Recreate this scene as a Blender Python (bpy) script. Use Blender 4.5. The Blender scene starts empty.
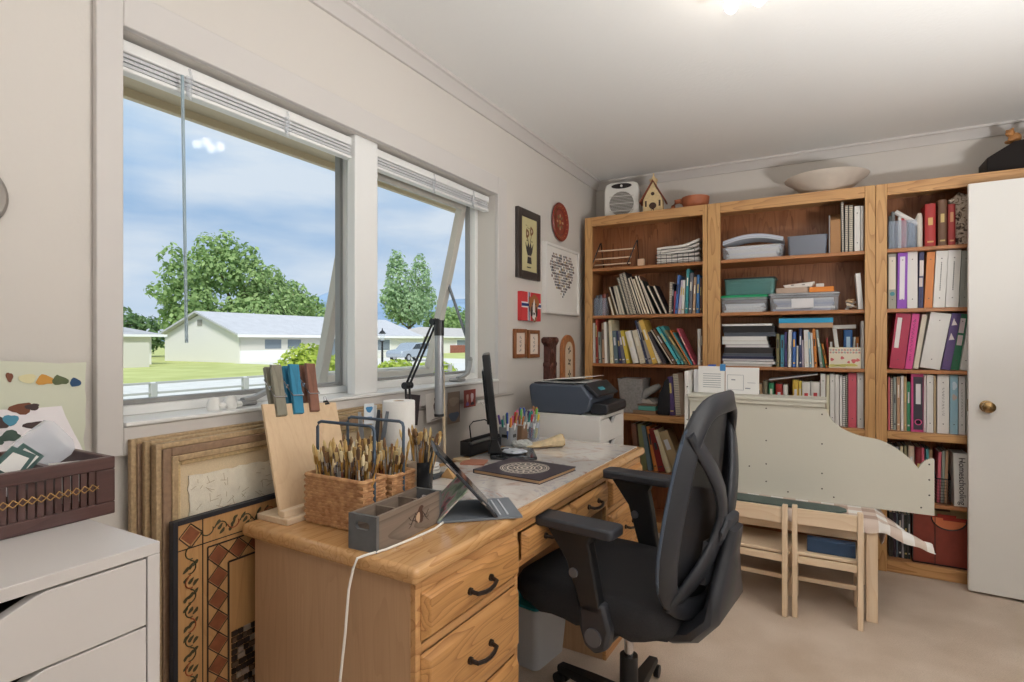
import bpy, bmesh, math, random
from mathutils import Vector, Matrix
PI = math.pi
scene = bpy.context.scene
COL = scene.collection
# ------------------------------------------------------------------ camera
F_PX = 556.0; CAM_H = 1.25; YAW = math.atan(310 / F_PX)
cam_data = bpy.data.cameras.new('camera'); cam = bpy.data.objects.new('camera', cam_data); COL.objects.link(cam)
cam.location = (0, 0, CAM_H); cam.rotation_euler = (PI / 2, 0, YAW)
cam_data.sensor_fit = 'HORIZONTAL'; cam_data.sensor_width = 36; cam_data.lens = 36 * F_PX / 1024
cam_data.clip_start = .02; cam_data.clip_end = 4000
scene.camera = cam
vs = scene.view_settings
vs.view_transform = 'Standard'; vs.look = 'None'; vs.gamma = 1; vs.use_curve_mapping = False
vs.exposure = -.04
CS, SN = math.cos(YAW), math.sin(YAW)
def ray(px, py):
    a = (px - 512) / F_PX; b = (341 - py) / F_PX
    return a * CS - SN, a * SN + CS, b
def atY(px, py, Y):                       # where a sight line meets a plane Y = const of the room
    r = ray(px, py); t = Y / r[1]; return r[0] * t, CAM_H + r[2] * t
# ------------------------------------------------------------------ sky
world = bpy.data.worlds.new('sky'); scene.world = world; world.use_nodes = True
wn, wl = world.node_tree.nodes, world.node_tree.links
bg = wn['Background']; bg.inputs[1].default_value = 1.0
def node(nt, t, **kw):
    n = nt.nodes.new(t)
    for k, v in kw.items(): setattr(n, k, v)
    return n
def lin(c):
    return tuple(((v / 255) / 12.92 if v / 255 <= .04045 else ((v / 255 + .055) / 1.055) ** 2.4) for v in c) + (1,)
def ramp(nt, stops):
    r = node(nt, 'ShaderNodeValToRGB'); e = r.color_ramp.elements
    while len(e) < len(stops): e.new(.5)
    for i, (p, c) in enumerate(stops): e[i].position = p; e[i].color = lin(c)
    return r
tc = node(world.node_tree, 'ShaderNodeTexCoord')
sx = node(world.node_tree, 'ShaderNodeSeparateXYZ'); wl.new(tc.outputs['Generated'], sx.inputs[0])
grad = ramp(world.node_tree, [(0, (216, 230, 242)), (.07, (190, 213, 238)), (.2, (154, 190, 228)), (.36, (172, 208, 241)), (.6, (190, 224, 250)), (1, (170, 208, 242))])
wl.new(sx.outputs['Z'], grad.inputs[0])
mp = node(world.node_tree, 'ShaderNodeMapping'); mp.inputs['Scale'].default_value = (1.6, 1.6, 6.5)
wl.new(tc.outputs['Generated'], mp.inputs[0])
nz = node(world.node_tree, 'ShaderNodeTexNoise'); nz.inputs['Scale'].default_value = 1.7; nz.inputs['Detail'].default_value = 7; nz.inputs['Roughness'].default_value = .52
wl.new(mp.outputs[0], nz.inputs[0])
cr = ramp(world.node_tree, [(.38, (0, 0, 0)), (.64, (225, 225, 225))]); wl.new(nz.outputs[0], cr.inputs[0])
mx = node(world.node_tree, 'ShaderNodeMix', data_type='RGBA'); wl.new(cr.outputs[0], mx.inputs['Factor'])
wl.new(grad.outputs[0], mx.inputs['A']); mx.inputs['B'].default_value = lin((232, 240, 247))
wl.new(mx.outputs['Result'], bg.inputs[0])
# ------------------------------------------------------------------ sun and added fill lights
sd = bpy.data.lights.new('sun', 'SUN'); sd.energy = 3.4; sd.angle = math.radians(12); sd.color = (1, .97, .92)
sun = bpy.data.objects.new('sun', sd); COL.objects.link(sun); sun.rotation_euler = (math.radians(28), math.radians(34), 0)
def area(name, loc, size, power, color, rot=(0, 0, 0)):
    d = bpy.data.lights.new(name, 'AREA'); d.shape = 'DISK'; d.size = size; d.energy = power; d.color = color
    o = bpy.data.objects.new(name, d); COL.objects.link(o); o.location = loc; o.rotation_euler = rot; return o
area('fill_uplight', (1.12, 1.2, 1.08), .36, 64, (.98, .99, 1), (PI, 0, 0))   # two added fill uplights out of view, brightening room and ceiling
area('fill_uplight', (.5, -1.1, 1.08), .36, 15, (.98, .99, 1), (PI, 0, 0))
# ------------------------------------------------------------------ materials
MATS = {}
def mat(rgb, rough=.5, metal=0, var=0, vscale=30, bump=0, spec=.5, alpha=1, trans=0, emit=None, coat=0):
    key = (rgb, rough, metal, var, vscale, bump, spec, alpha, trans, emit, coat)
    if key in MATS: return MATS[key]
    m = bpy.data.materials.new('paint_%d_%d_%d' % rgb); m.use_nodes = True
    nt = m.node_tree; p = nt.nodes['Principled BSDF']
    p.inputs['Base Color'].default_value = lin(rgb); p.inputs['Roughness'].default_value = rough; p.inputs['Metallic'].default_value = metal
    p.inputs['Specular IOR Level'].default_value = spec; p.inputs['Coat Weight'].default_value = coat
    if trans: p.inputs['Transmission Weight'].default_value = trans
    if emit: p.inputs['Emission Color'].default_value = lin(rgb); p.inputs['Emission Strength'].default_value = emit
    if var or bump:
        t = node(nt, 'ShaderNodeTexCoord'); n = node(nt, 'ShaderNodeTexNoise'); n.inputs['Scale'].default_value = vscale; n.inputs['Detail'].default_value = 4
        nt.links.new(t.outputs['Object'], n.inputs[0])
        if var:
            r = node(nt, 'ShaderNodeValToRGB'); c = lin(rgb)
            r.color_ramp.elements[0].position = .3; r.color_ramp.elements[1].position = .7
            r.color_ramp.elements[0].color = tuple(v * (1 - var) for v in c[:3]) + (1,)
            r.color_ramp.elements[1].color = tuple(min(1, v * (1 + var * .6)) for v in c[:3]) + (1,)
            nt.links.new(n.outputs[0], r.inputs[0]); nt.links.new(r.outputs[0], p.inputs['Base Color'])
        if bump:
            b = node(nt, 'ShaderNodeBump'); b.inputs['Strength'].default_value = bump; b.inputs['Distance'].default_value = .01
            nt.links.new(n.outputs[0], b.inputs['Height']); nt.links.new(b.outputs[0], p.inputs['Normal'])
    if alpha < 1:
        tr = node(nt, 'ShaderNodeBsdfTransparent'); ms = node(nt, 'ShaderNodeMixShader'); ms.inputs[0].default_value = alpha
        nt.links.new(tr.outputs[0], ms.inputs[1]); nt.links.new(p.outputs[0], ms.inputs[2]); nt.links.new(ms.outputs[0], nt.nodes['Material Output'].inputs[0])
    MATS[key] = m; return m
def glass(tint=(255, 255, 255), refl=1.0):
    key = ('glass', tint, refl)
    if key in MATS: return MATS[key]
    m = bpy.data.materials.new('clear_glass'); m.use_nodes = True; nt = m.node_tree; nt.nodes.clear()
    o = node(nt, 'ShaderNodeOutputMaterial'); tr = node(nt, 'ShaderNodeBsdfTransparent'); gl = node(nt, 'ShaderNodeBsdfGlossy'); gl.inputs['Roughness'].default_value = .02
    tr.inputs[0].default_value = lin(tint); ms = node(nt, 'ShaderNodeMixShader'); fr = node(nt, 'ShaderNodeLayerWeight'); fr.inputs[0].default_value = .5
    pw = node(nt, 'ShaderNodeMath', operation='POWER'); pw.inputs[1].default_value = 5; nt.links.new(fr.outputs['Facing'], pw.inputs[0])
    mu = node(nt, 'ShaderNodeMath', operation='MULTIPLY_ADD'); mu.inputs[1].default_value = .5 * refl; mu.inputs[2].default_value = .02 * refl
    nt.links.new(pw.outputs[0], mu.inputs[0]); nt.links.new(mu.outputs[0], ms.inputs[0]); nt.links.new(tr.outputs[0], ms.inputs[1]); nt.links.new(gl.outputs[0], ms.inputs[2]); nt.links.new(ms.outputs[0], o.inputs[0])
    MATS[key] = m; return m
def wood(c1, c2, axis='z', scale=1.0, rough=.4, contrast=.5, coat=0):
    """c1 light, c2 dark early-wood lines; the grain runs along `axis` of the piece."""
    key = ('wood', c1, c2, axis, scale, rough, contrast, coat)
    if key in MATS: return MATS[key]
    m = bpy.data.materials.new('wood_grain_' + axis); m.use_nodes = True; nt = m.node_tree; L = nt.links.new
    p = nt.nodes['Principled BSDF']; p.inputs['Roughness'].default_value = rough; p.inputs['Coat Weight'].default_value = coat; p.inputs['Coat Roughness'].default_value = .15
    t = node(nt, 'ShaderNodeTexCoord'); m1 = node(nt, 'ShaderNodeMapping'); k = 'xyz'.index(axis)
    s = [1., 1., 1.]; s[k] = .13; m1.inputs['Scale'].default_value = [v * scale for v in s]
    L(t.outputs['Object'], m1.inputs[0])
    n1 = node(nt, 'ShaderNodeTexNoise'); n1.inputs['Scale'].default_value = 7; n1.inputs['Detail'].default_value = 2; L(m1.outputs[0], n1.inputs[0])
    mul = node(nt, 'ShaderNodeMath', operation='MULTIPLY'); mul.inputs[1].default_value = 15; L(n1.outputs[0], mul.inputs[0])
    fr = node(nt, 'ShaderNodeMath', operation='FRACT'); L(mul.outputs[0], fr.inputs[0])      # growth rings -> cathedral figure
    m2 = node(nt, 'ShaderNodeMapping'); s = [1., 1., 1.]; s[k] = .02; m2.inputs['Scale'].default_value = [v * scale for v in s]; L(t.outputs['Object'], m2.inputs[0])
    n2 = node(nt, 'ShaderNodeTexNoise'); n2.inputs['Scale'].default_value = 190; n2.inputs['Detail'].default_value = 3; L(m2.outputs[0], n2.inputs[0])
    pw = node(nt, 'ShaderNodeMath', operation='POWER'); pw.inputs[1].default_value = 3.6; L(fr.outputs[0], pw.inputs[0])
    ad = node(nt, 'ShaderNodeMath', operation='MULTIPLY'); L(pw.outputs[0], ad.inputs[0]); ad.inputs[1].default_value = contrast
    a2 = node(nt, 'ShaderNodeMath', operation='MULTIPLY_ADD'); L(n2.outputs[0], a2.inputs[0]); a2.inputs[1].default_value = .55; L(ad.outputs[0], a2.inputs[2])
    r = ramp(nt, [(.15, c1), (.85, c2)]); L(a2.outputs[0], r.inputs[0]); L(r.outputs[0], p.inputs['Base Color'])
    MATS[key] = m; return m
WHITE_WALL = mat((212, 206, 199), .8, bump=.04, vscale=90)
CASING = mat((208, 203, 199), .5)
CEIL = mat((238, 237, 234), .9, bump=.12, vscale=60)
WHITE = mat((232, 229, 224), .4)
VINYL = mat((236, 236, 234), .35)
GREYFRAME = mat((150, 150, 148), .45)
BLACK = mat((26, 26, 28), .45)
BLACKP = mat((34, 35, 38), .38)
CHROME = mat((200, 200, 205), .18, 1)
STEEL = mat((120, 124, 130), .35, .9)
OAK_L, OAK_D = (210, 162, 108), (166, 114, 66)
OAKX = wood(OAK_L, OAK_D, 'x'); OAKY = wood(OAK_L, OAK_D, 'y'); OAKZ = wood(OAK_L, OAK_D, 'z')
SHELFX = wood((190, 130, 82), (140, 88, 50), 'x', contrast=.3); BACKZ = wood((176, 118, 78), (126, 78, 48), 'z', contrast=.45); SHELFZ = wood((184, 124, 78), (136, 84, 48), 'z', contrast=.3)
PINEX = wood((236, 214, 186), (222, 192, 156), 'x', contrast=.35); PINEY = wood((236, 214, 186), (222, 192, 156), 'y', contrast=.35); PINEZ = wood((236, 214, 186), (222, 192, 156), 'z', contrast=.35)
PAGES = mat((226, 216, 198), .8, var=.12, vscale=400)
PAPER = mat((240, 239, 236), .7)
CLEAR = mat((222, 228, 236), .15, alpha=.2); CLEARB = mat((186, 200, 220), .15, alpha=.26)
GLASS = glass(refl=.5)
# ------------------------------------------------------------------ mesh helpers
class B:
    """collects shapes, then links them as ONE mesh object"""
    def __init__(s): s.bm = bmesh.new()
    def face(s, vs, mi=0):
        f = s.bm.faces.new(vs); f.material_index = mi; return f
    def hexa(s, p, mi=0, bev=0):
        v = [s.bm.verts.new(q) for q in p]; fs = []
        for q in ((0, 3, 2, 1), (4, 5, 6, 7), (0, 1, 5, 4), (1, 2, 6, 5), (2, 3, 7, 6), (3, 0, 4, 7)): fs.append(s.face([v[i] for i in q], mi))
        return v
    def box(s, x0, x1, y0, y1, z0, z1, mi=0, M=None):
        p = [Vector(q) for q in ((x0, y0, z0), (x1, y0, z0), (x1, y1, z0), (x0, y1, z0), (x0, y0, z1), (x1, y0, z1), (x1, y1, z1), (x0, y1, z1))]
        if M: p = [M @ q for q in p]
        s.hexa(p, mi); return s
    def prism(s, pts, axis, a, b, mi=0, M=None, mcap=None):
        def pt(q, d): return Vector({'x': (d, q[0], q[1]), 'y': (q[0], d, q[1]), 'z': (q[0], q[1], d)}[axis])
        A = [pt(q, a) for q in pts]; Bq = [pt(q, b) for q in pts]
        if M: A = [M @ q for q in A]; Bq = [M @ q for q in Bq]
        va = [s.bm.verts.new(q) for q in A]; vb = [s.bm.verts.new(q) for q in Bq]; n = len(pts)
        for i in range(n): s.face([va[i], va[(i + 1) % n], vb[(i + 1) % n], vb[i]], mi)
        s.face(va[::-1], mi if mcap is None else mcap); s.face(vb, mi if mcap is None else mcap); return s
    def ring(s, c, t, r, n, up=None, r2=None):
        t = t.normalized(); up = up or (Vector((0, 0, 1)) if abs(t.z) < .9 else Vector((1, 0, 0)))
        u = t.cross(up).normalized(); w = u.cross(t)
        return [s.bm.verts.new(c + u * math.cos(2 * PI * i / n) * r + w * math.sin(2 * PI * i / n) * (r2 or r)) for i in range(n)]
    def tube(s, pts, r, n=8, mi=0, closed=False, up=None, r2=None, cap=True):
        pts = [Vector(p) for p in pts]; m = len(pts); R = r if isinstance(r, (list, tuple)) else [r] * m; rs = []
        for i in range(m):
            if closed: t = pts[(i + 1) % m] - pts[i - 1]
            else: t = pts[min(i + 1, m - 1)] - pts[max(i - 1, 0)]
            rs.append(s.ring(pts[i], t, R[i], n, up, r2))
        for i in range(m if closed else m - 1):
            a, b = rs[i], rs[(i + 1) % m]
            for j in range(n): s.face([a[j], a[(j + 1) % n], b[(j + 1) % n], b[j]], mi)
        if not closed and cap: s.face(rs[0][::-1], mi); s.face(rs[-1], mi)
        return s
    def cyl(s, p0, p1, r, r1=None, n=16, mi=0): return s.tube([p0, p1], [r, r if r1 is None else r1], n, mi)
    def strip(s, pts, nrm, w, th, mi=0, closed=False):
        """a band of width w and thickness th with rounded edges swept along pts; nrm = band normals"""
        pts = [Vector(p) for p in pts]; m = len(pts); rs = []
        for i in range(m):
            t = (pts[(i + 1) % m] - pts[i - 1]) if closed else (pts[min(i + 1, m - 1)] - pts[max(i - 1, 0)])
            t.normalize(); N = Vector(nrm[i] if isinstance(nrm, list) else nrm); N = (N - t * N.dot(t)).normalized(); b = t.cross(N)
            W = (w[i] if isinstance(w, list) else w) / 2; H = (th[i] if isinstance(th, list) else th) / 2
            rs.append([s.bm.verts.new(pts[i] + b * W * x + N * H * y) for x, y in ((1, .35), (.8, 1), (-.8, 1), (-1, .35), (-1, -.35), (-.8, -1), (.8, -1), (1, -.35))])
        for i in range(m if closed else m - 1):
            a, c = rs[i], rs[(i + 1) % m]
            for j in range(8): s.face([a[j], a[(j + 1) % 8], c[(j + 1) % 8], c[j]], mi)
        if not closed: s.face(rs[0][::-1], mi); s.face(rs[-1], mi)
        return s
    def lathe(s, prof, c=(0, 0, 0), n=24, mi=0, sx=1, sy=1):
        rs = []
        for r, z in prof:
            if r < 1e-5: rs.append([s.bm.verts.new((c[0], c[1], c[2] + z))])
            else: rs.append([s.bm.verts.new((c[0] + r * sx * math.cos(2 * PI * i / n), c[1] + r * sy * math.sin(2 * PI * i / n), c[2] + z)) for i in range(n)])
        for a, b in zip(rs, rs[1:]):
            for j in range(n):
                k = (j + 1) % n
                if len(a) == 1 and len(b) == 1: continue
                if len(a) == 1: s.face([a[0], b[k], b[j]], mi)
                elif len(b) == 1: s.face([a[j], a[k], b[0]], mi)
                else: s.face([a[j], a[k], b[k], b[j]], mi)
        if len(rs[0]) > 1: s.face(rs[0][::-1], mi)
        if len(rs[-1]) > 1: s.face(rs[-1], mi)
        return s
    def ball(s, c, r, mi=0, seg=16):
        rx, ry, rz = r if isinstance(r, tuple) else (r, r, r)
        h = seg // 2
        return s.lathe([(math.sin(PI * i / h), 0) for i in range(0)] or [(max(0, math.sin(PI * i / h)) * rx, -math.cos(PI * i / h) * rz) for i in range(h + 1)], c, seg, mi, 1, ry / rx)
    def done(s, name, mats, parent=None, bevel=0, loc=None, rot=None, smooth=38, world=True, seg=2, recalc=True):
        if recalc: bmesh.ops.recalc_face_normals(s.bm, faces=s.bm.faces)
        if parent is not None and world and parent.get('_base'):
            b = parent['_base']; s.bm.transform((Matrix.Translation(b[:3]) @ Matrix.Rotation(b[3], 4, 'Z')).inverted())
        elif parent is None and loc is not None and world:
            s.bm.transform(Matrix.Translation(loc).inverted())
        me = bpy.data.meshes.new(name); s.bm.to_mesh(me); s.bm.free()
        for m in (mats if isinstance(mats, (list, tuple)) else [mats]): me.materials.append(m)
        if smooth:
            me.polygons.foreach_set('use_smooth', [True] * len(me.polygons)); me.set_sharp_from_angle(angle=math.radians(smooth))
        o = bpy.data.objects.new(name, me); COL.objects.link(o)
        if parent is not None: o.parent = parent
        if parent is not None and parent.get('_base') is not None: o['_base'] = parent['_base']
        if loc is not None and parent is None: o.location = loc
        if rot is not None: o.rotation_euler = rot
        if bevel:
            md = o.modifiers.new('edge', 'BEVEL'); md.width = bevel; md.segments = seg; md.limit_method = 'ANGLE'; md.angle_limit = math.radians(40)
        return o
USED = set()
def tag(o, label, cat, group=None):
    o['label'] = label; o['category'] = cat
    if group: o['group'] = group
    if label in USED and not group: print('DUPLICATE LABEL', label)
    USED.add(label); return o
def thing(name, label, cat, loc=(0, 0, 0), rz=0, group=None):
    o = bpy.data.objects.new(name, None); COL.objects.link(o); o.location = loc; o.rotation_euler = (0, 0, rz); o.empty_display_size = .05
    o['_base'] = [loc[0], loc[1], loc[2], rz]
    return tag(o, label, cat, group)
def struct(o): o['kind'] = 'structure'; return o
def children(o): return [c for c in o.children]
def copy_tree(o, parent=None):
    c = o.copy(); COL.objects.link(c)
    if parent is not None: c.parent = parent
    for ch in children(o): copy_tree(ch, c)
    return c
def lettering(body, size, M, material, parent, name='lettering', align='CENTER', ext=.0004, font_shear=0):
    cu = bpy.data.curves.new(name, 'FONT'); cu.body = body; cu.size = size; cu.align_x = align; cu.align_y = 'CENTER'; cu.extrude = ext; cu.shear = font_shear
    t = bpy.data.objects.new(name, cu); COL.objects.link(t)
    dg = bpy.context.evaluated_depsgraph_get(); me = bpy.data.meshes.new_from_object(t.evaluated_get(dg)); bpy.data.objects.remove(t)
    b = parent.get('_base')
    if b: M = (Matrix.Translation(b[:3]) @ Matrix.Rotation(b[3], 4, 'Z')).inverted() @ M
    me.transform(M); me.materials.clear(); me.materials.append(material); me.name = name
    o = bpy.data.objects.new(name, me); COL.objects.link(o); o.parent = parent; return o
def blob(b, c, r, ax, mi, seed, n=14, off=.0012):
    """irregular flat daub on a plane; ax = (u, v, normal)"""
    rnd = random.Random(seed); u, v, N = ax; c = Vector(c) + Vector(N) * off; ph = rnd.random() * 6
    vs = [b.bm.verts.new(c + (Vector(u) * math.cos(2 * PI * i / n) * r[0] + Vector(v) * math.sin(2 * PI * i / n) * r[1]) * (1 + .16 * math.sin(3 * 2 * PI * i / n + ph) + rnd.uniform(-.08, .08))) for i in range(n)]
    b.face(vs, mi)
R = math.radians
# ================================================================== THE ROOM
XW, YB, XR, YF, ZC = -1.49, 3.98, 1.50, -1.60, 2.44
WY0, WY1, WZ0, WZ1 = .715, 2.49, 1.045, 2.012          # window opening
CARPET = mat((205, 184, 163), .95, var=.16, vscale=5, bump=.5)
def carpet():
    m = bpy.data.materials.new('carpet_pile'); m.use_nodes = True; nt = m.node_tree; L = nt.links.new; p = nt.nodes['Principled BSDF']; p.inputs['Roughness'].default_value = .95
    t = node(nt, 'ShaderNodeTexCoord'); n = node(nt, 'ShaderNodeTexNoise'); n.inputs['Scale'].default_value = 3.5; n.inputs['Detail'].default_value = 6; L(t.outputs['Object'], n.inputs[0])
    r = ramp(nt, [(.3, (210, 188, 166)), (.7, (232, 214, 196))]); L(n.outputs[0], r.inputs[0])
    n2 = node(nt, 'ShaderNodeTexNoise'); n2.inputs['Scale'].default_value = 260; L(t.outputs['Object'], n2.inputs[0])
    mm = node(nt, 'ShaderNodeMix', data_type='RGBA', blend_type='MULTIPLY'); mm.inputs['Factor'].default_value = .5; L(r.outputs[0], mm.inputs['A'])
    r2 = ramp(nt, [(.3, (190, 190, 190)), (.65, (255, 255, 255))]); L(n2.outputs[0], r2.inputs[0]); L(r2.outputs[0], mm.inputs['B']); L(mm.outputs['Result'], p.inputs['Base Color'])
    b = node(nt, 'ShaderNodeBump'); b.inputs['Strength'].default_value = .6; b.inputs['Distance'].default_value = .006; L(n2.outputs[0], b.inputs['Height']); L(b.outputs[0], p.inputs['Normal'])
    return m
struct(B().box(XW - .2, XR + 1.2, YF - .1, YB + .1, -.12, 0).done('floor', carpet(), smooth=0))
struct(B().box(XW - .2, XR + 1.2, YF - .1, YB + .1, ZC, ZC + .12).done('ceiling', CEIL, smooth=0))
T = .18
b = B(); b.box(XW - T, XW, YF - .1, WY0, 0, ZC); b.box(XW - T, XW, WY1, YB + .1, 0, ZC); b.box(XW - T, XW, WY0, WY1, 0, WZ0); b.box(XW - T, XW, WY0, WY1, WZ1, ZC)
struct(b.done('wall_left', WHITE_WALL, smooth=0))
struct(B().box(XW, XR + .12, YB, YB + .1, 0, ZC).done('wall_back', WHITE_WALL, smooth=0))
DY0, DY1 = 2.60, 3.42
b = B(); b.box(XR, XR + .12, YF, DY0, 0, ZC); b.box(XR, XR + .12, DY1, YB, 0, ZC); b.box(XR, XR + .12, DY0, DY1, 2.05, ZC)
struct(b.done('wall_right', WHITE_WALL, smooth=0))
struct(B().box(XW, XR + 1.2, YF - .1, YF, 0, ZC).done('wall_front', WHITE_WALL, smooth=0))
b = B(); b.box(XR + 1.1, XR + 1.2, YF, YB + .1, 0, ZC); b.box(XR + .12, XR + 1.1, YB, YB + .1, 0, ZC)
struct(b.done('wall_hall', WHITE_WALL, smooth=0))
CR = [(0, 0), (.012, 0), (.018, .012), (.036, .034), (.044, .044), (.055, .046), (.055, .06), (0, .06)]
b = B(); b.prism([(XW + x, ZC - .06 + z) for x, z in CR], 'y', YF, YB); struct(b.done('trim_1', CASING, smooth=30))
b = B(); b.prism([(YB - x, ZC - .06 + z) for x, z in CR], 'x', XW, XR); struct(b.done('trim_2', CASING, smooth=30))
b = B(); cw = .092
b.box(XW, XW + .02, WY0 - .058, WY0, WZ0 - .072, WZ1 + cw); b.box(XW, XW + .02, WY1, WY1 + cw, WZ0 - .072, WZ1 + cw)
b.box(XW, XW + .02, WY0, WY1, WZ1, WZ1 + cw); b.box(XW, XW + .02, WY0, WY1, WZ0 - .072, WZ0 - .003)
struct(b.done('trim_3', CASING, bevel=.003))
struct(B().box(XW - .13, XW + .026, WY0 + .002, WY1 - .002, WZ0 - .003, WZ0 + .008).done('trim_4', VINYL, bevel=.003))    # sill board
b = B()
for s in (DY0 - .07, DY1): b.box(XR - .018, XR, s, s + .07, 0, 2.12)
b.box(XR - .018, XR, DY0, DY1, 2.05, 2.12); struct(b.done('trim_5', CASING, bevel=.003))
b = B(); b.box(XW, XW + .014, YF, .6, 0, .09); struct(b.done('baseboard_left', CASING, bevel=.003))
b = B(); b.box(XR - .014, XR, YF, DY0 - .07, 0, .09); struct(b.done('baseboard_right', CASING, bevel=.003))
# ---- windows: a fixed one and an awning one pushed open
MY0, MY1 = 1.505, 1.625
b = B(); b.box(XW - .05, XW - .01, MY0, MY1, WZ0 + .008, WZ1); b.box(XW - T + .01, XW - .05, MY0 + .077, MY1 - .012, WZ0 + .008, WZ1); struct(b.done('trim_6', VINYL, bevel=.003))     # post between the windows
XO, XI = XW - T + .015, XW - T + .075
def ring_frame(b, x0, x1, y0, y1, z0, z1, w, mi=0):
    b.box(x0, x1, y0, y0 + w, z0, z1, mi); b.box(x0, x1, y1 - w, y1, z0, z1, mi); b.box(x0, x1, y0 + w, y1 - w, z0, z0 + w, mi); b.box(x0, x1, y0 + w, y1 - w, z1 - w, z1, mi)
w1 = bpy.data.objects.new('window_1', None); COL.objects.link(w1); w1['kind'] = 'structure'
b = B(); ring_frame(b, XO, XI, WY0, MY0 + .077, WZ0 + .008, WZ1, .026); b.done('frame', VINYL, w1, bevel=.003)
b = B(); ring_frame(b, XO + .012, XO + .04, WY0 + .026, MY0 + .051, WZ0 + .034, WZ1 - .026, .014); b.done('glazing_bead', GREYFRAME, w1, bevel=.002)
B().box(XO + .02, XO + .026, WY0 + .036, MY0 + .041, WZ0 + .044, WZ1 - .036).done('pane', GLASS, w1, smooth=0)
w2 = bpy.data.objects.new('window_2', None); COL.objects.link(w2); w2['kind'] = 'structure'
b = B(); ring_frame(b, XO, XI, MY1 - .01, WY1, WZ0 + .008, WZ1, .03); b.done('frame', VINYL, w2, bevel=.003)
b = B(); ring_frame(b, XO + .005, XO + .03, MY1 + .03, WY1 - .03, WZ0 + .038, WZ1 - .03, .012); b.done('weather_strip', GREYFRAME, w2, bevel=.002)
# sash hinged at its head, foot swung out
tilt = R(14); MS = Matrix.Translation((XO, 0, WZ1 - .03)) @ Matrix.Rotation(tilt, 4, 'Y')
b = B(); sl = .945; sy0, sy1 = MY1 + .035, WY1 - .035; sw = .042
for (y0, y1, z0, z1) in ((sy0, sy0 + sw, -sl, 0), (sy1 - sw, sy1, -sl, 0), (sy0 + sw, sy1 - sw, -sl, -sl + sw), (sy0 + sw, sy1 - sw, -sw, 0)): b.box(-.02, .02, y0, y1, z0, z1, 0, MS)
sash = b.done('sash', mat((206, 200, 190), .5), w2, bevel=.003)
B().box(-.003, .003, sy0 + sw - .005, sy1 - sw + .005, -sl + sw - .005, -sw + .005, 0, MS).done('pane', GLASS, sash, smooth=0)
b = B(); pa = MS @ Vector((0, sy1 - .02, -.42)); b.cyl((XI - .04, sy1 + .015, 1.22), pa, .008); b.done('stay_arm', STEEL, w2)
for nm, y in (('window_crank', 1.082), ('window_crank', 2.23)):
    t = thing(nm, 'grey folding crank handle on the window sill %s' % ('beside the white figurines' if y < 1.5 else 'under the right pane'), 'crank handle', (XW - .055, y, WZ0 + .008))
    b = B(); b.box(XW - .085, XW - .03, y - .035, y + .035, WZ0 + .0085, WZ0 + .024); b.done('base', GREYFRAME, t, bevel=.006)
    b = B(); s = 1
    b.strip([(XW - .055, y, WZ0 + .024), (XW - .055, y + .04, WZ0 + .028), (XW - .055, y + .085, WZ0 + .045), (XW - .055, y + .105, WZ0 + .08), (XW - .055, y + .11, WZ0 + .105)], [(0, 0, 1), (0, -.2, 1), (0, -.7, .7), (0, -1, .2), (0, -1, 0)], .022, .014); b.done('handle', mat((168, 168, 166), .4), t)
    b = B(); b.ball((XW - .055, y + .112, WZ0 + .112), (.011, .011, .014)); b.done('knob', GREYFRAME, t)
# ---- raised mini blind
bl = thing('window_blind', 'white mini blind drawn up under the window head, its clear wand hanging', 'blind', (XW - .05, (WY0 + WY1) / 2, 1.95))
BX0, BX1 = XW - .062, XW - .028
b = B(); b.box(BX0, BX1, WY0 + .012, WY1 - .012, 1.972, 2.002); b.done('head_rail', VINYL, bl, bevel=.003)
b = B()
for i in range(6): b.box(BX0 + .003, BX1 - .003 - .004 * (i % 2), WY0 + .016, WY1 - .016, 1.9375 + i * .0058, 1.9408 + i * .0058)
b.done('slats', mat((214, 215, 216), .35), bl, smooth=0)
b = B(); b.box(BX0, BX1, WY0 + .014, WY1 - .014, 1.924, 1.935); b.done('bottom_rail', VINYL, bl, bevel=.003)
for y in (.90, 1.22, 1.62, 2.0, 2.32):
    b = B(); b.tube([(BX1 + .004, y, 1.995), (BX1 + .006, y + .008, 1.965), (BX1 + .004, y - .006, 1.935), (BX1 + .006, y + .004, 1.912)], .0035, 6); b.box(BX1, BX1 + .005, y - .007, y + .007, 1.92, 1.975); b.done('cord_clip', CLEAR, bl)
b = B(); b.cyl((BX1 + .014, .875, 1.965), (BX1 + .02, .883, 1.245), .0042, n=8); b.done('tilt_wand', mat((170, 190, 200), .15, alpha=.75), bl)
# ---- door leaf standing open in front of the bookcase
dr = bpy.data.objects.new('door_1', None); COL.objects.link(dr); dr['kind'] = 'structure'; dr.location = (.635, 3.515, 0)
ang = -R(2.5); dr.rotation_euler = (0, 0, ang); dr['_base'] = [.635, 3.515, 0, ang]
b = B(); b.box(0, .83, 0, .035, .012, 2.03); b.done('leaf', mat((232, 229, 224), .45), dr, bevel=.002, world=False)
dk = B(); 
for s in (-1, 1):
    y0 = 0 if s < 0 else .035
    prof = [(.029, 0), (.029, .006), (.012, .010), (.010, .028), (.020, .036), (.027, .048), (.026, .060), (.014, .068), (0, .069)]
    rs = []
    for r_, d in prof:
        if r_ == 0: rs.append([dk.bm.verts.new((.07, y0 + s * d, .93))])
        else: rs.append([dk.bm.verts.new((.07 + r_ * math.cos(2 * PI * i / 20), y0 + s * d, .93 + r_ * math.sin(2 * PI * i / 20))) for i in range(20)])
    for p, q in zip(rs, rs[1:]):
        for i in range(20):
            j = (i + 1) % 20
            if len(q) == 1: dk.face([p[i], p[j], q[0]])
            else: dk.face([p[i], p[j], q[j], q[i]])
dk.done('door_knob', mat((150, 122, 82), .25, .9), dr, world=False)
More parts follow.
